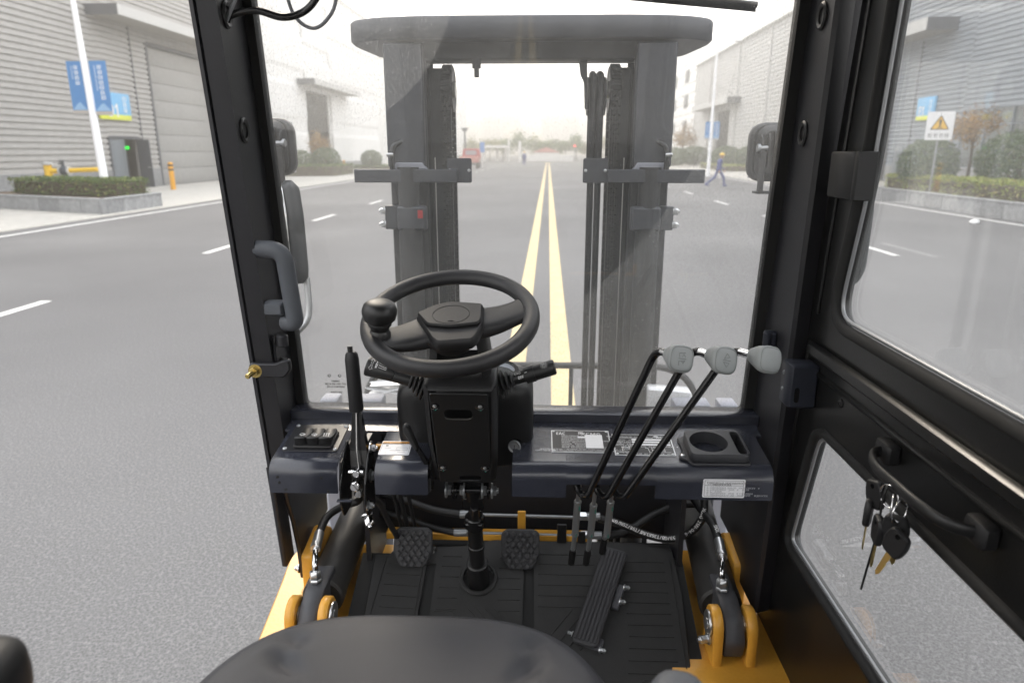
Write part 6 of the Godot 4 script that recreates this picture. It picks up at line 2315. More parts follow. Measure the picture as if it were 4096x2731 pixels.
func build_floor(F: Node3D) -> void:
	# deck under everything, painted yellow at the rims
	var s := Sh.new()
	s.prism(PackedVector2Array([Vector2(-0.42, 1.05), Vector2(0.365, 1.05), Vector2(0.37, 1.60), Vector2(-0.43, 1.60)]), -0.02, -0.008, Transform3D(mframe(0, 0).basis, mp(0, 0)) * Transform3D(Basis(), Vector3(0, 0, 0)), 0.0, [])
	obj("deck_plate", s, mat_of("seal_black"), F)
	var m := group_part("floor_mat", F)
	# mat outline in metres along the slope from z = -1.22, with holes for the pedals and the column
	var k := sqrt(1.0 + 0.32 * 0.32)
	var o := PackedVector2Array([Vector2(-0.405, 0.02), Vector2(-0.388, 0.13), Vector2(-0.396, 0.292), Vector2(-0.36, 0.295), Vector2(-0.35, 0.315), Vector2(-0.18, 0.325), Vector2(-0.10, 0.345), Vector2(0.30, 0.345), Vector2(0.348, 0.325), Vector2(0.352, 0.2), Vector2(0.336, 0.0), Vector2(0.315, -0.18), Vector2(-0.41, -0.18)])
	for i in o.size():
		o[i].y *= k
	var hole := Sh.disc(0.038, 22, Vector2(-0.131, 0.231 * k), 0.042)
	var hc := PackedVector2Array([Vector2(-0.263, 0.285), Vector2(-0.266, 0.10), Vector2(-0.236, 0.10), Vector2(-0.240, 0.285)])
	var hb := Sh.rounded(PackedVector2Array([Vector2(-0.0225, 0.315), Vector2(-0.0235, 0.108), Vector2(0.0035, 0.108), Vector2(0.0015, 0.315)]), 0.012)
	var mf := Transform3D(mframe(0, -1.22).basis, mp(0, -1.22))
	s = Sh.new()
	s.prism(o, -0.006, 0.0, mf, 0.002, [hole, hc, hb])
	obj("mat_sheet", s, mat_of("mat_rubber"), m)
	s = Sh.new()
	s.prism(Sh.disc(0.046, 26, Vector2(-0.131, 0.230 * k), 0.050), 0.0, 0.006, mf, 0.002, [Sh.disc(0.038, 26, Vector2(-0.131, 0.231 * k), 0.042)])
	obj("hole_collar", s, mat_of("mat_rubber"), m)
	s = Sh.new()
	s.lathe([Vector2(0.0405, 0.002), Vector2(0.036, -0.02)], mf * Transform3D(Basis(Vector3(1, 0, 0), PI / 2), Vector3(-0.131, 0.231 * k, 0)), 24)
	obj("hole_liner", s, mat_of("zinc_dull"), m)
	s = Sh.new()
	s.box(mf * Vector3(0, 0.2, -0.05), Vector3(0.72, 0.4, 0.01), 0.0, mf.basis)
	obj("pit", s, mat_of("seal_black"), F)
	# raised ribs pressed into the rubber
	var rib := func(a: Vector2, b: Vector2, w := 0.0022) -> void:
		var sh := Sh.new()
		var p := (a + b) / 2
		var d := (b - a)
		sh.box(mf * Vector3(p.x, p.y, 0.0004), Vector3(d.length(), w, 0.0024), 0.0009, mf.basis * Basis(Vector3(0, 0, 1), d.angle()))
		obj("rib", sh, mat_of("mat_rubber"), m)
	for i in 7:
		var y := 0.283 - i * 0.031
		rib.call(Vector2(-0.358, y), Vector2(-0.275, y - 0.004))
	for i in 6:
		var y := 0.318 - i * 0.030
		rib.call(Vector2(-0.225, y - 0.012), Vector2(-0.178, y - 0.012))
		rib.call(Vector2(-0.083, y - 0.014), Vector2(-0.030, y - 0.014))
		rib.call(Vector2(0.012, y), Vector2(0.15, y))
	for i in 4:
		var y := 0.150 - i * 0.022
		rib.call(Vector2(-0.228, y), Vector2(-0.185, y))
		rib.call(Vector2(-0.185, y), Vector2(-0.130, y - 0.070))
		rib.call(Vector2(-0.150 + i * 0.02, 0.16), Vector2(-0.085 + i * 0.02, 0.085))
		rib.call(Vector2(0.015 + i * 0.03, 0.06), Vector2(0.09 + i * 0.03, 0.16))
	for i in 12:
		var y := 0.300 - i * 0.029
		rib.call(Vector2(0.215 - maxf(0.0, i - 7) * 0.004, y), Vector2(0.322 - i * 0.001, y))
	for i in 5:
		var y := -0.005 - i * 0.026
		rib.call(Vector2(0.235, y), Vector2(0.320, y))
		rib.call(Vector2(0.175, y - 0.062), Vector2(0.235, y))
	rib.call(Vector2(-0.272, 0.30), Vector2(-0.272, 0.09))
	rib.call(Vector2(-0.366, 0.30), Vector2(-0.380, 0.02))
	rib.call(Vector2(0.338, 0.31), Vector2(0.325, -0.10))
	rib.call(Vector2(0.16, 0.30), Vector2(0.16, 0.20))

	# pedals
	for e in [[-0.2975, "pedal with diamond tread left of the steering shaft"], [-0.0320, "pedal with diamond tread right of the steering shaft"]]:
		var p := group_part("foot_pedal", F, e[1])
		var pf := Transform3D(Basis(Vector3(1, 0, 0), -0.75), Vector3(e[0], 1.005, -1.497))   # z faces the driver
		pf.basis = Basis(Vector3(1, 0, 0), -0.42)
		s = Sh.new()
		s.prism(Sh.rounded(PackedVector2Array([Vector2(-0.049, -0.012), Vector2(-0.047, 0.040), Vector2(-0.034, 0.049), Vector2(0.034, 0.049), Vector2(0.047, 0.040), Vector2(0.049, -0.012), Vector2(0.029, -0.048), Vector2(-0.029, -0.048)]), 0.012, 4), -0.012, 0.0, pf, 0.003)
		var pd := obj("pad", s, mat_of("pedal_rubber"), p)
		for r in 7:
			for c in 5:
				var q := Vector2(-0.036 + c * 0.018 + (0.009 if r % 2 else 0.0), 0.037 - r * 0.0125)
				if absf(q.x) > 0.041 - maxf(0.0, -q.y - 0.008) * 0.6 or q.y < -0.042:
					continue
				s = Sh.new()
				s.prism(Sh.rrect(0.0108, 0.0108, 0.0015, 1), -0.0005, 0.0065, pf * Transform3D(Basis(Vector3(0, 0, 1), PI / 4) , Vector3(q.x, q.y, 0)), 0.0012)
				obj("tread_stud", s, mat_of("pedal_rubber"), pd)
		s = Sh.new()
		var x: float = e[0] + (0.045 if e[0] < -0.1 else 0.020)
		s.tube(PackedVector3Array([Vector3(e[0] + 0.01, 1.0, -1.512), Vector3(x, 0.985, -1.53), Vector3(x, 0.93, -1.50), Vector3(x, 0.88, -1.40), Vector3(x, 0.80, -1.25)]), 0.010, 8, true, 0.6)
		obj("pedal_arm", s, mat_of("black_gloss"), p)
		if e[0] > -0.1:
			s = Sh.new()
			s.cyl(Vector3(-0.022, 0.885, -1.352), Vector3(0.003, 0.885, -1.352), 0.012, 14, 0.001)
			s.cyl(Vector3(-0.022, 0.89, -1.378), Vector3(0.003, 0.89, -1.378), 0.005, 10)
			obj("pivot_sleeve", s, mat_of("chrome"), p)
	# accelerator
	var ac := group_part("accelerator_pedal", F)
	var a := Vector3(0.112, 0.912, -1.281)
	var b := Vector3(0.203, 1.002, -1.516)
	var yy := (b - a).normalized()
	var xx := Vector3(1, 0, 0.36)
	xx = (xx - yy * yy.dot(xx)).normalized()
	var af := Transform3D(Basis(xx, yy, xx.cross(yy)), (a + b) / 2)
	s = Sh.new()
	s.prism(Sh.rounded(PackedVector2Array([Vector2(-0.029, -0.134), Vector2(0.029, -0.134), Vector2(0.031, 0.132), Vector2(-0.029, 0.136)]), 0.014, 5), -0.010, 0.0, af, 0.002)
	var ap := obj("pad", s, mat_of("pedal_rubber"), ac)
	for i in 6:
		s = Sh.new()
		s.box(af * Vector3(-0.0225 + i * 0.009, 0, 0.0006), Vector3(0.0062, 0.252, 0.0034), 0.0012, af.basis)
		obj("tread_rib", s, mat_of("pedal_rubber"), ap)
	s = Sh.new()
	s.box(af * Vector3(0.038, 0.012, -0.016), Vector3(0.018, 0.066, 0.012), 0.003, af.basis)
	obj("bracket", s, mat_of("block_grey"), ac)
	s = Sh.new()
	s.box(af * Vector3(0.0, -0.118, -0.016), Vector3(0.075, 0.03, 0.012), 0.003, af.basis)
	obj("bracket", s, mat_of("block_grey"), ac)
	for e in [[0.047, 0.040], [0.047, 0.000], [0.036, -0.130], [-0.035, -0.112]]:
		bolt(ac, af * Vector3(e[0], e[1], -0.012), af * Vector3(e[0] + (0.010 if e[0] > 0 else -0.010), e[1], -0.010), 0.0052)

	# yellow deck rims and wings either side
	for side in [-1, 1]:
		var cx := -0.49 if side < 0 else 0.43
		var x_out := -0.645 if side < 0 else 0.575
		s = Sh.new()
		var ow := PackedVector2Array([Vector2(cx - side * 0.135, 1.10), Vector2(cx - side * 0.135, 1.70), Vector2(x_out, 1.70), Vector2(x_out + side * 0.012, 1.62), Vector2(x_out - side * 0.004, 1.50), Vector2(x_out - side * 0.022, 1.34), Vector2(x_out - side * 0.036, 1.22), Vector2(x_out - side * 0.042, 1.05), Vector2(cx - side * 0.135, 1.05)])
		s.prism(Sh.ccw(ow), 0.868, 0.888, Transform3D(Basis(Vector3(1, 0, 0), Vector3(0, 0, -1), Vector3(0, 1, 0)), Vector3.ZERO), 0.004)
		obj("wing_plate", s, mat_of("truck_yellow"), F)
		# upright lug that the side plate is bolted to
		s = Sh.new()
		var lx := -0.553 if side < 0 else 0.497
		side_plate(s, Sh.rounded(PackedVector2Array([Vector2(-1.465, 0.88), Vector2(-1.467, 0.995), Vector2(-1.58, 1.015), Vector2(-1.63, 0.98), Vector2(-1.63, 0.88)]), 0.01), lx - 0.015, lx + 0.015, 0.003)
		var lug := obj("lug", s, mat_of("truck_yellow"), F)
		bolt(lug, Vector3(lx - side * 0.015, 0.955, -1.50), Vector3(lx - side * 0.027, 0.955, -1.50), 0.010, "zinc_dull")
		bolt(lug, Vector3(lx + side * 0.037, 0.935, -1.505), Vector3(lx + side * 0.045, 0.935, -1.505), 0.008)
		# tilt cylinder with its clevis, pin and hose
		var tc := group_part("tilt_cylinder", F, "black tilt cylinder on the left of the footwell" if side < 0 else "black tilt cylinder on the right of the footwell")
		var c0 := Vector3(cx, 0.945, -1.375)
		var c1 := Vector3(cx - 0.012, 0.965, -2.0) if side < 0 else Vector3(cx + 0.045, 0.985, -2.0)
		s = Sh.new()
		s.cyl(c0, c1, 0.0465, 30, 0.004)
		s.cyl(c0 + Vector3(0, 0, -0.002), c0.lerp(c1, 0.06), 0.0485, 30, 0.003)
		obj("barrel", s, mat_of("cylinder_black"), tc)
		s = Sh.new()
		side_plate(s, Sh.rounded(PackedVector2Array([Vector2(-1.425, 0.93), Vector2(-1.420, 1.006), Vector2(-1.325, 1.002), Vector2(-1.275, 0.985), Vector2(-1.250, 0.945), Vector2(-1.262, 0.90), Vector2(-1.32, 0.89)]), 0.012, 4), cx - 0.021, cx + 0.021, 0.004)
		var blk := obj("eye_block", s, mat_of("block_grey"), tc)
		for e in [-0.036, 0.036]:
			s = Sh.new()
			var ear := PackedVector2Array([Vector2(-1.345, 0.70), Vector2(-1.243, 0.70)])
			for i in 9:
				var t := PI * i / 8.0
				ear.append(Vector2(-1.293 + cos(t) * 0.040, 0.963 + sin(t) * 0.040))
			side_plate(s, ear, cx + e - 0.0105, cx + e + 0.0105, 0.003)
			obj("clevis_ear", s, mat_of("truck_yellow"), tc)
		s = Sh.new()
		s.cyl(Vector3(cx - side * 0.0465, 0.963, -1.293), Vector3(cx - side * 0.053, 0.963, -1.293), 0.029, 26, 0.002)
		s.cyl(Vector3(cx - side * 0.053, 0.963, -1.293), Vector3(cx - side * 0.055, 0.963, -1.293), 0.012, 16)
		s.cyl(Vector3(cx - 0.05, 0.963, -1.293), Vector3(cx + 0.05, 0.963, -1.293), 0.018, 16)
		obj("pin", s, mat_of("zinc"), tc)
		if side > 0:
			bolt(tc, Vector3(cx - 0.053, 0.938, -1.275), Vector3(cx - 0.072, 0.938, -1.270), 0.009)
			s = Sh.new()
			s.box(Vector3(cx, 0.86, -1.30), Vector3(0.13, 0.012, 0.03), 0.002)
			obj("cross_bar", s, mat_of("truck_yellow"), tc)
		# fitting and elbow
		var fx := cx - 0.004 if side < 0 else cx - 0.008
		var nut := Vector3(fx, 1.004, -1.352)
		s = Sh.new()
		s.hexnut(nut, nut + Vector3(0, 0.008, -0.001), 0.0145)
		s.hexnut(nut + Vector3(0, 0.008, -0.001), nut + Vector3(-0.001, 0.026, -0.004), 0.0130)
		obj("fitting_nut", s, mat_of("zinc"), blk)
		s = Sh.new()
		var el := Sh.curve([nut + Vector3(0, 0.024, -0.004), nut + Vector3(-0.002, 0.040, -0.008), nut + Vector3(-0.006 if side < 0 else 0.004, 0.050, -0.026), nut + Vector3(-0.012 if side < 0 else 0.008, 0.055, -0.05)])
		s.tube(el, 0.0062, 12)
		obj("elbow", s, mat_of("chrome"), blk)
		var f0: Vector3 = el[-1]
		var f1 := f0 + Vector3(-0.006 if side < 0 else 0.005, 0.010, -0.052)
		s = Sh.new()
		s.cyl(f0, f1, 0.0115, 16, 0.002)
		s.cyl(f0 + Vector3(0, 0, 0.004), f0.lerp(f1, 0.22), 0.0128, 6)
		obj("ferrule", s, mat_of("zinc"), blk)
		s = Sh.new()
		var hp: PackedVector3Array
		if side < 0:
			hp = Sh.curve([f1, f1 + Vector3(0.002, 0.008, -0.06), f1 + Vector3(0.028, 0.012, -0.105), f1 + Vector3(0.065, 0.022, -0.115), f1 + Vector3(0.075, 0.055, -0.10), f1 + Vector3(0.06, 0.12, -0.10)])
		else:
			hp = Sh.curve([f1, f1 + Vector3(-0.002, 0.008, -0.06), f1 + Vector3(-0.018, 0.016, -0.12), f1 + Vector3(-0.04, 0.05, -0.15), f1 + Vector3(-0.055, 0.11, -0.16)])
		s.tube(hp, 0.0095, 12)
		var hz := obj("hose", s, mat_of("hose_rubber"), tc)
		if side > 0:
			hose_print(hz, hp, 0.0095, "XCMG", 0.018, 0.0085, Vector3(-0.2, 0.8, 0.6))

	# pipe runs across the bulkhead
	for e in [[1.050, -1.585, -0.20, 0.165], [1.003, -1.575, -0.215, 0.17]]:
		var hl := group_part("hydraulic_line", F)
		s = Sh.new()
		s.cyl(Vector3(e[2] + 0.05, e[0], e[1]), Vector3(e[3] - 0.02, e[0] - 0.004, e[1]), 0.0042, 10)
		obj("steel_pipe", s, mat_of("zinc_dull"), hl)
		for x in [e[2] + 0.05, e[3] - 0.035]:
			var dir: float = -1.0 if x < 0 else 1.0
			s = Sh.new()
			s.hexnut(Vector3(x - dir * 0.014, e[0], e[1]), Vector3(x + dir * 0.006, e[0], e[1]), 0.0115)
			obj("union_nut", s, mat_of("zinc"), hl)
			s = Sh.new()
			s.cyl(Vector3(x + dir * 0.006, e[0], e[1]), Vector3(x + dir * 0.040, e[0], e[1]), 0.0105, 14, 0.0015)
			obj("crimped_sleeve", s, mat_of("zinc_dull"), hl)
		s = Sh.new()
		if e[0] > 1.03:
			s.tube(Sh.curve([Vector3(0.165, 1.046, -1.585), Vector3(0.215, 1.035, -1.58), Vector3(0.28, 1.012, -1.57), Vector3(0.335, 1.008, -1.555), Vector3(0.378, 1.022, -1.55), Vector3(0.408, 1.050, -1.55), Vector3(0.425, 1.09, -1.56), Vector3(0.42, 1.18, -1.60)]), 0.0098, 12)
		else:
			s.tube(Sh.curve([Vector3(0.175, 1.0, -1.575), Vector3(0.24, 1.0, -1.60), Vector3(0.31, 1.03, -1.63), Vector3(0.38, 1.05, -1.65), Vector3(0.44, 1.05, -1.66)]), 0.0098, 12)
		s.tube(Sh.curve([Vector3(e[2] + 0.012, e[0], e[1]), Vector3(-0.26, e[0] + 0.006, e[1] - 0.01), Vector3(-0.34, e[0] + 0.022, e[1] - 0.03), Vector3(-0.42, e[0] + 0.03, e[1] - 0.05)]), 0.0095, 10)
		var hz := obj("hose", s, mat_of("hose_rubber"), hl)
		if e[0] > 1.03:
			hose_print(hz, Sh.curve([Vector3(0.165, 1.046, -1.585), Vector3(0.215, 1.035, -1.58), Vector3(0.28, 1.012, -1.57), Vector3(0.335, 1.008, -1.555), Vector3(0.378, 1.022, -1.55), Vector3(0.408, 1.050, -1.55), Vector3(0.425, 1.09, -1.56)], 8), 0.0098, "XCMG 2SN-04-6 EN853/GB/T3683/MT/T98/2SN/6mm", 0.0, 0.0085, Vector3(0, 0.35, 0.94), true)
	for e in [[-0.030, 1.055, 0.010, 0.060, "truck_yellow"], [0.072, 1.02, 0.012, 0.16, "black_satin"], [0.122, 1.0, 0.010, 0.14, "black_satin"]]:
		s = Sh.new()
		s.box(Vector3(e[0], e[1] - e[3] / 2 + 0.02, -1.562), Vector3(e[2] * 2, e[3], 0.006), 0.002)
		obj("pipe_clip", s, mat_of(e[4]), F)
	s = Sh.new()
	s.box(Vector3(-0.12, 0.992, -1.585), Vector3(0.52, 0.02, 0.03), 0.003)
	obj("toe_rail", s, mat_of("truck_yellow"), F)
	s = Sh.new()
	for e in [[-0.33, 0.006], [-0.31, 0.005], [-0.345, 0.005]]:
		s.tube(Sh.curve([Vector3(e[0], 1.27, -1.45), Vector3(e[0] + 0.006, 1.15, -1.50), Vector3(e[0] + 0.01, 1.05, -1.54), Vector3(e[0] + 0.012, 0.95, -1.60)]), e[1], 8)
	obj("loom", s, mat_of("hose_rubber"), F)


# white print laid round the outside of a hose
func hose_print(parent: Node, path: PackedVector3Array, r: float, text: String, start: float, h: float, towards: Vector3, backwards := false) -> void:
	var st := SurfaceTool.new()
	st.begin(Mesh.PRIMITIVE_TRIANGLES)
	if backwards:
		path = path.duplicate()
		path.reverse()
	var at := start
	for ch in text:
		if ch != " ":
			var l := 0.0
			for i in path.size() - 1:
				var d := path[i].distance_to(path[i + 1])
				if l + d >= at:
					var p := path[i].lerp(path[i + 1], (at - l) / d)
					var x := (path[i + 1] - path[i]).normalized()
					var n := (towards - x * x.dot(towards)).normalized()
					var t := TextMesh.new()
					t.text = ch
					t.font = sans
					t.font_size = 32
					t.pixel_size = h / 23.0
					t.depth = 0.0
					t.curve_step = 4.0
					st.append_from(t, 0, Transform3D(Basis(x, n.cross(x), n), p + n * (r + 0.0004) - n.cross(x) * h * 0.4))
					break
				l += d
		at += h * 0.78
	st.set_material(mat_of("print_white"))
	obj("hose_lettering", st.commit(), mat_of("print_white"), parent)


func build_seat(F: Node3D) -> void:
	var seat := group_part("driver_seat", F)
	var c := Vector3(-0.154, 1.276, -0.550)
	var rings := []
	for e in [[0.90, -0.10], [0.985, -0.075], [1.0, -0.03], [0.997, 0.0], [0.985, 0.025], [0.962, 0.046], [0.925, 0.061], [0.88, 0.069], [0.80, 0.0735], [0.70, 0.075], [0.55, 0.074], [0.40, 0.072], [0.25, 0.070], [0.12, 0.069], [0.01, 0.069]]:
		var ring := PackedVector3Array()
		for k in 96:
			var t := TAU * k / 96
			var x := Sh.sp(cos(t), 0.62) * 0.278
			var z := Sh.sp(sin(t), 0.72) * 0.268
			if z < 0:
				z = -pow(absf(sin(t)), 0.80) * 0.276
			var p := Vector3(x * e[0], e[1], z * e[0])
			if e[1] > 0.05:
				# two pressed creases running back from the front edge and a seam across
				for sx in [-1, 1]:
					var lx: float = sx * (0.152 + maxf(0.0, -p.z - 0.19) * -0.35)
					var on := clampf((-p.z - 0.02) * 8.0, 0, 1) * clampf((0.213 + p.z) * 40.0, 0, 1)
					p.y -= 0.014 * exp(-pow((p.x - lx) / 0.008, 2)) * on
				p.y += 0.006 * clampf(absf(p.x) - 0.16, 0, 1) * 10.0 * clampf(0.235 - absf(p.x), 0, 1)
			ring.append(c + p)
		rings.append(ring)
	var s := Sh.new()
	s.loft(dense(rings))
	obj("cushion", s, mat_of("seat_vinyl"), seat)
	s = Sh.new()
	s.pillow(Vector3(-0.154, 1.50, -0.20), Vector3(0.23, 0.20, 0.055), 0.45, 0.5, Basis(Vector3(1, 0, 0), 0.34), 30, 16)
	obj("backrest", s, mat_of("seat_vinyl"), seat)
	s = Sh.new()
	s.box(Vector3(-0.154, 1.02, -0.50), Vector3(0.40, 0.28, 0.42), 0.02)
	obj("pedestal", s, mat_of("cab_paint"), seat)
	s = Sh.new()
	s.pillow(Vector3(-0.402, 1.572, -0.335), Vector3(0.040, 0.037, 0.105), 0.6, 0.6, Basis(Vector3.UP, 0.1), 26, 16)
	s.cyl(Vector3(-0.405, 1.30, -0.28), Vector3(-0.405, 1.57, -0.28), 0.016, 12)
	obj("armrest", s, mat_of("black_plastic"), seat, "black armrest at the seat's left")
	s = Sh.new()
	s.pillow(Vector3(0.112, 1.488, -0.44), Vector3(0.030, 0.033, 0.085), 0.7, 0.7, Basis(Vector3.UP, -0.25), 26, 16)
	s.cyl(Vector3(0.115, 1.22, -0.40), Vector3(0.115, 1.48, -0.40), 0.014, 12)
	obj("armrest", s, mat_of("grab_grey"), seat, "grey armrest at the seat's right")


# more rings between the given ones, for a soft surface
func dense(rings: Array) -> Array:
	var out := []
	for i in rings.size() - 1:
		var a: PackedVector3Array = rings[i]
		var b: PackedVector3Array = rings[i + 1]
		out.append(a)
		if i >= 6:
			for t in [0.25, 0.5, 0.75]:
				var m := PackedVector3Array()
				for k in a.size():
					m.append(a[k].lerp(b[k], t))
				out.append(m)
	out.append(rings[-1])
	return out


func build_mast(F: Node3D) -> void:
	var m := group_part("mast", F)
	var zm := -2.0
	# top cross plate with rounded ends, and the beam under it
	var s := Sh.new()
	var top := PackedVector2Array()
	for e in [[-1, 1], [1, 1]]:
		pass
	top = Sh.rounded(PackedVector2Array([Vector2(-0.30, -1.945), Vector2(0.26, -1.945), Vector2(0.40, -1.97), Vector2(0.472, -2.02), Vector2(0.478, -2.10), Vector2(0.452, -2.36), Vector2(-0.50, -2.36), Vector2(-0.522, -2.10), Vector2(-0.515, -2.02), Vector2(-0.44, -1.97)]), 0.06, 6)
	var flipped := PackedVector2Array()
	for p in top:
		flipped.append(Vector2(p.x, -p.y))
	s.prism(Sh.ccw(flipped), 2.232, 2.288, Transform3D(Basis(Vector3(1, 0, 0), Vector3(0, 0, -1), Vector3(0, 1, 0)), Vector3.ZERO), 0.006)
	obj("top_plate", s, mat_of("mast_paint"), m)
	s = Sh.new()
	s.box(Vector3(-0.02, 2.215, -2.06), Vector3(0.66, 0.055, 0.10), 0.004)
	obj("top_beam", s, mat_of("mast_inner"), m)
	for side in [-1, 1]:
		var x := -0.362 if side < 0 else 0.316
		# outer channel: web and two flanges
		s = Sh.new()
		s.box(Vector3(x, 1.40, -2.015), Vector3(0.106, 1.62, 0.030), 0.004)
		s.box(Vector3(x + side * 0.042, 1.40, -2.10), Vector3(0.022, 1.62, 0.15), 0.003)
		s.box(Vector3(x, 1.40, -2.165), Vector3(0.106, 1.62, 0.030), 0.004)
		obj("outer_rail", s, mat_of("mast_inner"), m)
		# lift cylinder in front of the rail, thicker above the collar
		s = Sh.new()
		s.cyl(Vector3(x + side * -0.004, 0.6, -1.972), Vector3(x + side * -0.004, 1.74, -1.972), 0.034, 22)
		s.cyl(Vector3(x + side * -0.004, 1.74, -1.972), Vector3(x + side * -0.004, 1.905, -1.972), 0.031, 22)
		obj("lift_cylinder", s, mat_of("mast_inner"), m)
		s = Sh.new()
		s.box(Vector3(x, 2.065, -1.985), Vector3(0.104, 0.32, 0.036), 0.005)
		obj("rail_cover", s, mat_of("mast_paint"), m)
		s = Sh.new()
		s.prism(PackedVector2Array([Vector2(-0.045, 0.0), Vector2(0.05, 0.0), Vector2(0.038, 0.018), Vector2(-0.035, 0.018)]), -0.01, 0.02, Transform3D(Basis(), Vector3(x + side * -0.006, 1.899, -1.985)), 0.002)
		obj("weld_block", s, mat_of("panel_grey"), m)
		# clamp with two bolts on the outside
		s = Sh.new()
		s.box(Vector3(x + side * -0.012, 1.766, -1.963), Vector3(0.082, 0.068, 0.045), 0.008)
		s.box(Vector3(x + side * 0.05, 1.766, -1.985), Vector3(0.036, 0.066, 0.03), 0.003)
		var cl := obj("cylinder_clamp", s, mat_of("mast_paint"), m)
		for y in [1.784, 1.746]:
			bolt(cl, Vector3(x + side * 0.068, y, -1.98), Vector3(x + side * 0.082, y, -1.98), 0.009)
		if side < 0:
			s = Sh.new()
			s.box(Vector3(x + 0.038, 1.778, -1.9395), Vector3(0.014, 0.022, 0.001))
			obj("paint_mark", s, mat_of("mark_red"), cl)
		# hose elbow and bleed screw above the mid plate
		s = Sh.new()
		s.tube(Sh.curve([Vector3(x + side * 0.037, 1.895, -1.955), Vector3(x + side * 0.037, 1.935, -1.953), Vector3(x + side * 0.030, 1.962, -1.958), Vector3(x + side * 0.01, 1.975, -1.975)]), 0.0075, 10)
		obj("bleed_hose", s, mat_of("black_gloss"), m)
		s = Sh.new()
		s.cyl(Vector3(x + side * 0.032, 1.938, -1.948), Vector3(x + side * 0.05, 1.938, -1.944), 0.0055, 10, 0.001)
		obj("hose_clip", s, mat_of("zinc"), m)
		# mid cross plate
		s = Sh.new()
		if side < 0:
			s.box(Vector3(-0.362, 1.8815, -1.956), Vector3(0.287, 0.036, 0.02), 0.003)
		else:
			s.box(Vector3(0.326, 1.8815, -1.956), Vector3(0.264, 0.036, 0.02), 0.003)
		obj("mid_plate", s, mat_of("mast_paint"), m)
		s = Sh.new()
		var gx := -0.214 if side < 0 else 0.161
		s.prism(Sh.rounded(PackedVector2Array([Vector2(-0.034, -0.033), Vector2(0.034, -0.033), Vector2(0.034, 0.033), Vector2(-0.034, 0.033)]), 0.006), -0.003, 0.003, Transform3D(Basis(), Vector3(gx, 1.896, -1.962)), 0.001)
		var gp := obj("hose_guide_plate", s, mat_of("mast_paint"), m)
		for e in [-0.027, 0.027]:
			screw(gp, Vector3(gx + e, 1.896, -1.959), Vector3.BACK, 0.0045)
		# inner rail edge worn bright, chain and sheave
		s = Sh.new()
		s.box(Vector3(x - side * 0.074, 1.40, -2.115), Vector3(0.044, 1.55, 0.05), 0.003)
		obj("inner_rail", s, mat_of("mast_inner"), m)
		s = Sh.new()
		s.box(Vector3(x - side * (0.073 if side < 0 else 0.071), 1.30, -2.018), Vector3(0.0022, 1.26, 0.004), 0.0)
		obj("worn_edge", s, mat_of("mast_worn"), m)
		var cx := -0.262 if side < 0 else 0.2225
		for row in 2:
			s = Sh.new()
			var y0 := 0.70
			while y0 < 2.12:
				for q in 4:
					var px := cx + (q - 1.5) * 0.0072
					var oy := 0.0127 if q % 2 else 0.0
					s.prism(Sh.rounded(PackedVector2Array([Vector2(-0.0085, -0.0123), Vector2(-0.007, 0.0), Vector2(-0.0085, 0.0123), Vector2(0.0085, 0.0123), Vector2(0.007, 0.0), Vector2(0.0085, -0.0123)]), 0.002, 1), px - 0.0034, px + 0.0034, Transform3D(Basis(Vector3(0, 0, 1), Vector3(0, 1, 0), Vector3(1, 0, 0)), Vector3(0, y0 + oy, -2.088 - row * 0.11)), 0.0)
				s.cyl(Vector3(cx - 0.0145, y0 - 0.0064, -2.088 - row * 0.11), Vector3(cx + 0.0145, y0 - 0.0064, -2.088 - row * 0.11), 0.0030, 6)
				y0 += 0.0254
			var ch := obj("lift_chain", s, mat_of("chain_steel"), m)
			ch.set_meta("kind", "stuff")
		s = Sh.new()
		s.lathe([Vector2(0, -0.018), Vector2(0.015, -0.018), Vector2(0.015, -0.0145), Vector2(0.045, -0.0145), Vector2(0.062, -0.017), Vector2(0.062, -0.0145), Vector2(0.056, -0.0135), Vector2(0.056, 0.0135), Vector2(0.062, 0.0145), Vector2(0.062, 0.017), Vector2(0.045, 0.0145), Vector2(0.015, 0.0145), Vector2(0.015, 0.018), Vector2(0, 0.018)], Transform3D(Basis(Vector3(0, 0, 1), -PI / 2), Vector3(cx, 2.12, -2.143)), 30)
		var wheel := obj("chain_sheave", s, mat_of("chain_steel"), m)
		s = Sh.new()
		s.cyl(Vector3(cx - 0.022, 2.12, -2.143), Vector3(cx + 0.022, 2.12, -2.143), 0.024, 18, 0.002)
		obj("sheave_hub", s, mat_of("mast_worn"), wheel)
		s = Sh.new()
		for i in 15:
			var t := PI * i / 14.0
			var p := Vector3(cx, 2.12 + sin(t) * 0.064, -2.143 + cos(t) * 0.064)
			s.box(p, Vector3(0.028, 0.014, 0.012), 0.002, Basis(Vector3(1, 0, 0), -t))
		var wrap := obj("chain_wrap", s, mat_of("chain_steel"), m)
		wrap.set_meta("kind", "stuff")
	# pair of hoses carried up the right of the gap, and the stop bolts under the beam
	for x in [0.1545, 0.1755]:
		s = Sh.new()
		s.tube(Sh.curve([Vector3(x, 0.55, -2.05), Vector3(x, 1.2, -2.05), Vector3(x, 1.9, -2.05), Vector3(x + 0.001, 2.05, -2.05), Vector3(x + 0.002, 2.13, -2.06), Vector3(x + 0.002, 2.155, -2.09), Vector3(x + 0.002, 2.13, -2.13), Vector3(x + 0.002, 1.9, -2.14)], 5), 0.0098, 10)
		obj("mast_hose", s, mat_of("hose_rubber"), m)
	s = Sh.new()
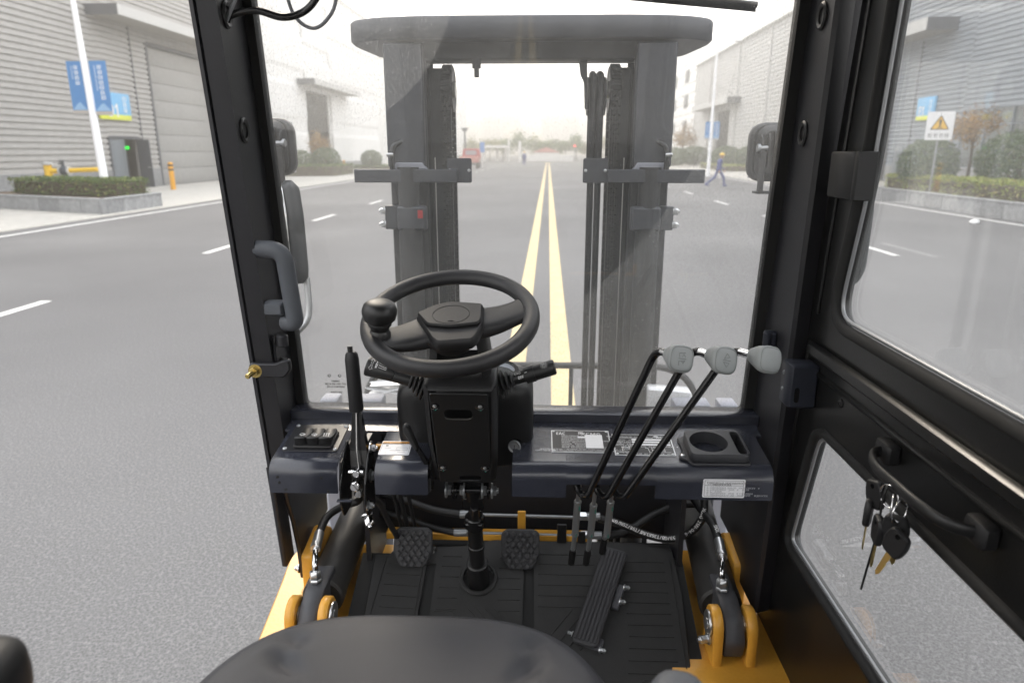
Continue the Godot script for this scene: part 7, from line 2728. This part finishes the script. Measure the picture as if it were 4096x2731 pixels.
	s.lathe([Vector2(0.014, -0.026), Vector2(0.052, -0.026), Vector2(0.052, -0.022), Vector2(0.034, -0.02), Vector2(0.034, 0.02), Vector2(0.052, 0.022), Vector2(0.052, 0.026), Vector2(0.014, 0.026)], Transform3D(Basis(Vector3(0, 0, 1), -PI / 2), Vector3(0.167, 2.098, -2.095)), 24)
	obj("hose_sheave", s, mat_of("mast_inner"), m)
	s = Sh.new()
	s.prism(Sh.rounded(PackedVector2Array([Vector2(0.112, 2.19), Vector2(0.135, 2.19), Vector2(0.14, 2.06), Vector2(0.132, 2.06), Vector2(0.128, 2.13), Vector2(0.118, 2.15)]), 0.004), -2.04, -2.03, Transform3D(), 0.001)
	obj("hose_bracket", s, mat_of("mast_inner"), m)
	s = Sh.new()
	s.cyl(Vector3(-0.167, 2.19, -2.01), Vector3(-0.167, 2.165, -2.01), 0.012, 6)
	s.cyl(Vector3(-0.167, 2.165, -2.01), Vector3(-0.167, 2.142, -2.01), 0.007, 10)
	obj("stop_bolt", s, mat_of("mast_inner"), m)

	# load backrest and carriage well ahead of the mast
	var lb := group_part("load_backrest", F)
	s = Sh.new()
	s.tube(Sh.fillet([Vector3(-0.76, 0.45, -2.9), Vector3(-0.76, 1.04, -2.9), Vector3(0.716, 1.04, -2.9), Vector3(0.716, 0.45, -2.9)], 0.22, 10), 0.015, 4)
	obj("outer_bar", s, mat_of("mast_inner"), lb)
	for x in [-0.52, -0.20, 0.159, 0.48]:
		s = Sh.new()
		s.box(Vector3(x, 0.74, -2.9), Vector3(0.018, 0.58, 0.018), 0.002)
		obj("upright_bar", s, mat_of("mast_inner"), lb)
	s = Sh.new()
	s.box(Vector3(-0.02, 0.52, -2.86), Vector3(1.3, 0.10, 0.05), 0.004)
	obj("carriage_bar", s, mat_of("mast_inner"), lb)
	# guards over the front wheels
	for side in [-1, 1]:
		var g := group_part("wheel_guard", F)
		s = Sh.new()
		var cx := -0.435 if side < 0 else 0.395
		s.prism(Sh.rounded(PackedVector2Array([Vector2(-0.065, 1.18), Vector2(0.065, 1.18), Vector2(0.065, 1.262), Vector2(side * 0.058, 1.282), Vector2(-side * 0.065, 1.290), Vector2(-0.065, 1.255)]), 0.006), -0.05, 0.0, Transform3D(Basis(), Vector3(cx, -0.006, -1.905)), 0.004)
		obj("lamp_housing", s, mat_of("lamp_glass"), g)
		s = Sh.new()
		s.box(Vector3(cx, 1.16, -1.93), Vector3(0.14, 0.11, 0.06), 0.02)
		obj("guard_edge", s, mat_of("mast_inner"), g)


func build_outfit(F: Node3D) -> void:
	# floodlights seen from behind, ribbed, on angle brackets
	for side in [-1, 1]:
		var o := group_part("floodlight", F, "left floodlight" if side < 0 else "right floodlight")
		var c := Vector3(-0.680, 1.957, -1.78) if side < 0 else Vector3(0.592, 1.945, -1.78)
		var s := Sh.new()
		s.prism(Sh.rrect(0.138, 0.140, 0.035, 7), -0.03, 0.008, Transform3D(Basis(), c), 0.006)
		var body := obj("lamp_bezel", s, mat_of("lamp_body"), o)
		s = Sh.new()
		s.prism(Sh.rrect(0.124, 0.128, 0.032, 7), 0.008, 0.040, Transform3D(Basis(), c), 0.014)
		obj("lamp_back", s, mat_of("lamp_body"), o)
		for k in 8:
			s = Sh.new()
			var x := -0.0525 + k * 0.015
			var h := 0.058 - maxf(0.0, absf(x) - 0.03) * 0.55
			s.tube(Sh.fillet([c + Vector3(x, -0.05, 0.034), c + Vector3(x, 0.0, 0.046), c + Vector3(x, h - 0.012, 0.044), c + Vector3(x, h, 0.016)], 0.018, 4), 0.0032, 6)
			obj("cooling_fin", s, mat_of("lamp_body"), body)
		s = Sh.new()
		s.quad(c + Vector3(-0.06, -0.062, -0.031), c + Vector3(-0.06, 0.062, -0.031), c + Vector3(0.06, 0.062, -0.031), c + Vector3(0.06, -0.062, -0.031))
		obj("lamp_lens", s, mat_of("lamp_glass"), o)
		s = Sh.new()
		var bx_: float = c.x - side * 0.052
		s.box(Vector3(bx_, 1.91 + c.y - 1.957, -1.728), Vector3(0.014, 0.10, 0.006), 0.001)
		s.box(Vector3(bx_ + side * 0.06, c.y - 0.094, -1.745), Vector3(0.135, 0.006, 0.040), 0.001)
		obj("bracket", s, mat_of("lamp_body"), o)
		s = Sh.new()
		s.cyl(Vector3(bx_ - 0.012, c.y + 0.010, -1.735), Vector3(bx_ + 0.012, c.y + 0.010, -1.735), 0.006, 10, 0.001)
		s.cyl(Vector3(bx_ - side * 0.006, c.y + 0.010, -1.735), Vector3(bx_ - side * 0.013, c.y + 0.010, -1.735), 0.010, 6)
		obj("clamp_screw", s, mat_of("zinc_dull"), o)
	# mirrors: the left one edge on with its chrome arm, the right one seen through the door
	var lm := group_part("left_mirror", F)
	var s := Sh.new()
	var prof := Sh.rounded(PackedVector2Array([Vector2(-0.035, 0.13), Vector2(0.010, 0.125), Vector2(0.036, 0.05), Vector2(0.043, -0.09), Vector2(0.028, -0.122), Vector2(0.0, -0.125), Vector2(-0.028, -0.13)]), 0.02, 5)
	s.prism(prof, -0.012, 0.030, Transform3D(Basis(Vector3.UP, -1.0), Vector3(-0.590, 1.752, -1.70)), 0.014)
	obj("shell", s, mat_of("mirror_shell"), lm)
	s = Sh.new()
	s.prism(Sh.rounded(PackedVector2Array([Vector2(-0.030, 0.118), Vector2(0.006, 0.115), Vector2(0.030, 0.05), Vector2(0.036, -0.09), Vector2(0.022, -0.114), Vector2(-0.022, -0.118)]), 0.01, 4), 0.0305, 0.034, Transform3D(Basis(Vector3.UP, -1.0), Vector3(-0.590, 1.752, -1.70)), 0.0005)
	obj("mirror_face", s, mat_of("mirror_face"), lm)
	s = Sh.new()
	s.tube(Sh.fillet([Vector3(-0.582, 1.640, -1.712), Vector3(-0.576, 1.565, -1.70), Vector3(-0.580, 1.530, -1.69), Vector3(-0.640, 1.470, -1.66)], 0.03, 6), 0.0085, 12)
	obj("mirror_arm", s, mat_of("pipe_chrome"), lm)
	var rm := group_part("right_mirror", F)
	s = Sh.new()
	var rp_ := Sh.rounded(PackedVector2Array([Vector2(-0.045, 0.10), Vector2(0.030, 0.098), Vector2(0.030, -0.06), Vector2(0.010, -0.098), Vector2(-0.045, -0.105)]), 0.03, 6)
	s.prism(rp_, -0.02, 0.0, Transform3D(Basis(Vector3.UP, -1.2), Vector3(0.69, 1.76, -1.53)), 0.006)
	obj("shell", s, mat_of("mirror_shell"), rm)
	s = Sh.new()
	s.prism(Sh.inset(Sh.ccw(rp_), 0.008), 0.0005, 0.003, Transform3D(Basis(Vector3.UP, -1.2), Vector3(0.69, 1.76, -1.53)))
	obj("mirror_face", s, mat_of("mirror_face"), rm)
	s = Sh.new()
	s.tube(Sh.fillet([Vector3(0.69, 1.86, -1.54), Vector3(0.69, 1.95, -1.56), Vector3(0.58, 1.98, -1.52)], 0.03, 6), 0.0085, 10)
	obj("mirror_arm", s, mat_of("pipe_chrome"), rm)

	# chassis, wheels and counterweight below and behind, where the truck stands on the road
	s = Sh.new()
	s.box(Vector3(-0.03, 0.62, -0.35), Vector3(1.02, 0.40, 2.3), 0.04)
	obj("chassis", s, mat_of("mast_inner"), F)
	s = Sh.new()
	s.box(Vector3(-0.03, 0.85, -0.33), Vector3(1.10, 0.03, 1.62), 0.004)
	obj("cab_floor", s, mat_of("mat_rubber"), F)
	s = Sh.new()
	s.box(Vector3(-0.03, 0.85, 0.95), Vector3(1.16, 0.95, 0.72), 0.12)
	obj("counterweight", s, mat_of("truck_yellow"), F)
	for e in [[-0.50, 0.38, -1.62], [0.44, 0.38, -1.62], [-0.52, 0.30, 0.75], [0.46, 0.30, 0.75]]:
		s = Sh.new()
		s.lathe([Vector2(0.08, -0.11), Vector2(e[1] * 0.6, -0.11), Vector2(e[1] * 0.93, -0.115), Vector2(e[1], -0.09), Vector2(e[1], 0.09), Vector2(e[1] * 0.93, 0.115), Vector2(e[1] * 0.6, 0.11), Vector2(0.08, 0.11)], Transform3D(Basis(Vector3(0, 0, 1), PI / 2), Vector3(e[0], e[1], e[2])), 30)
		obj("wheel", s, mat_of("rubber"), F)


func build_truck() -> void:
	var F := thing("forklift", "charcoal and yellow forklift cab with mast, seen from its driver's seat", "forklift")
	build_cab(F)
	build_door(F)
	build_dash(F)
	build_brake(F)
	build_steering(F)
	build_levers(F)
	build_floor(F)
	build_seat(F)
	build_mast(F)
	build_outfit(F)
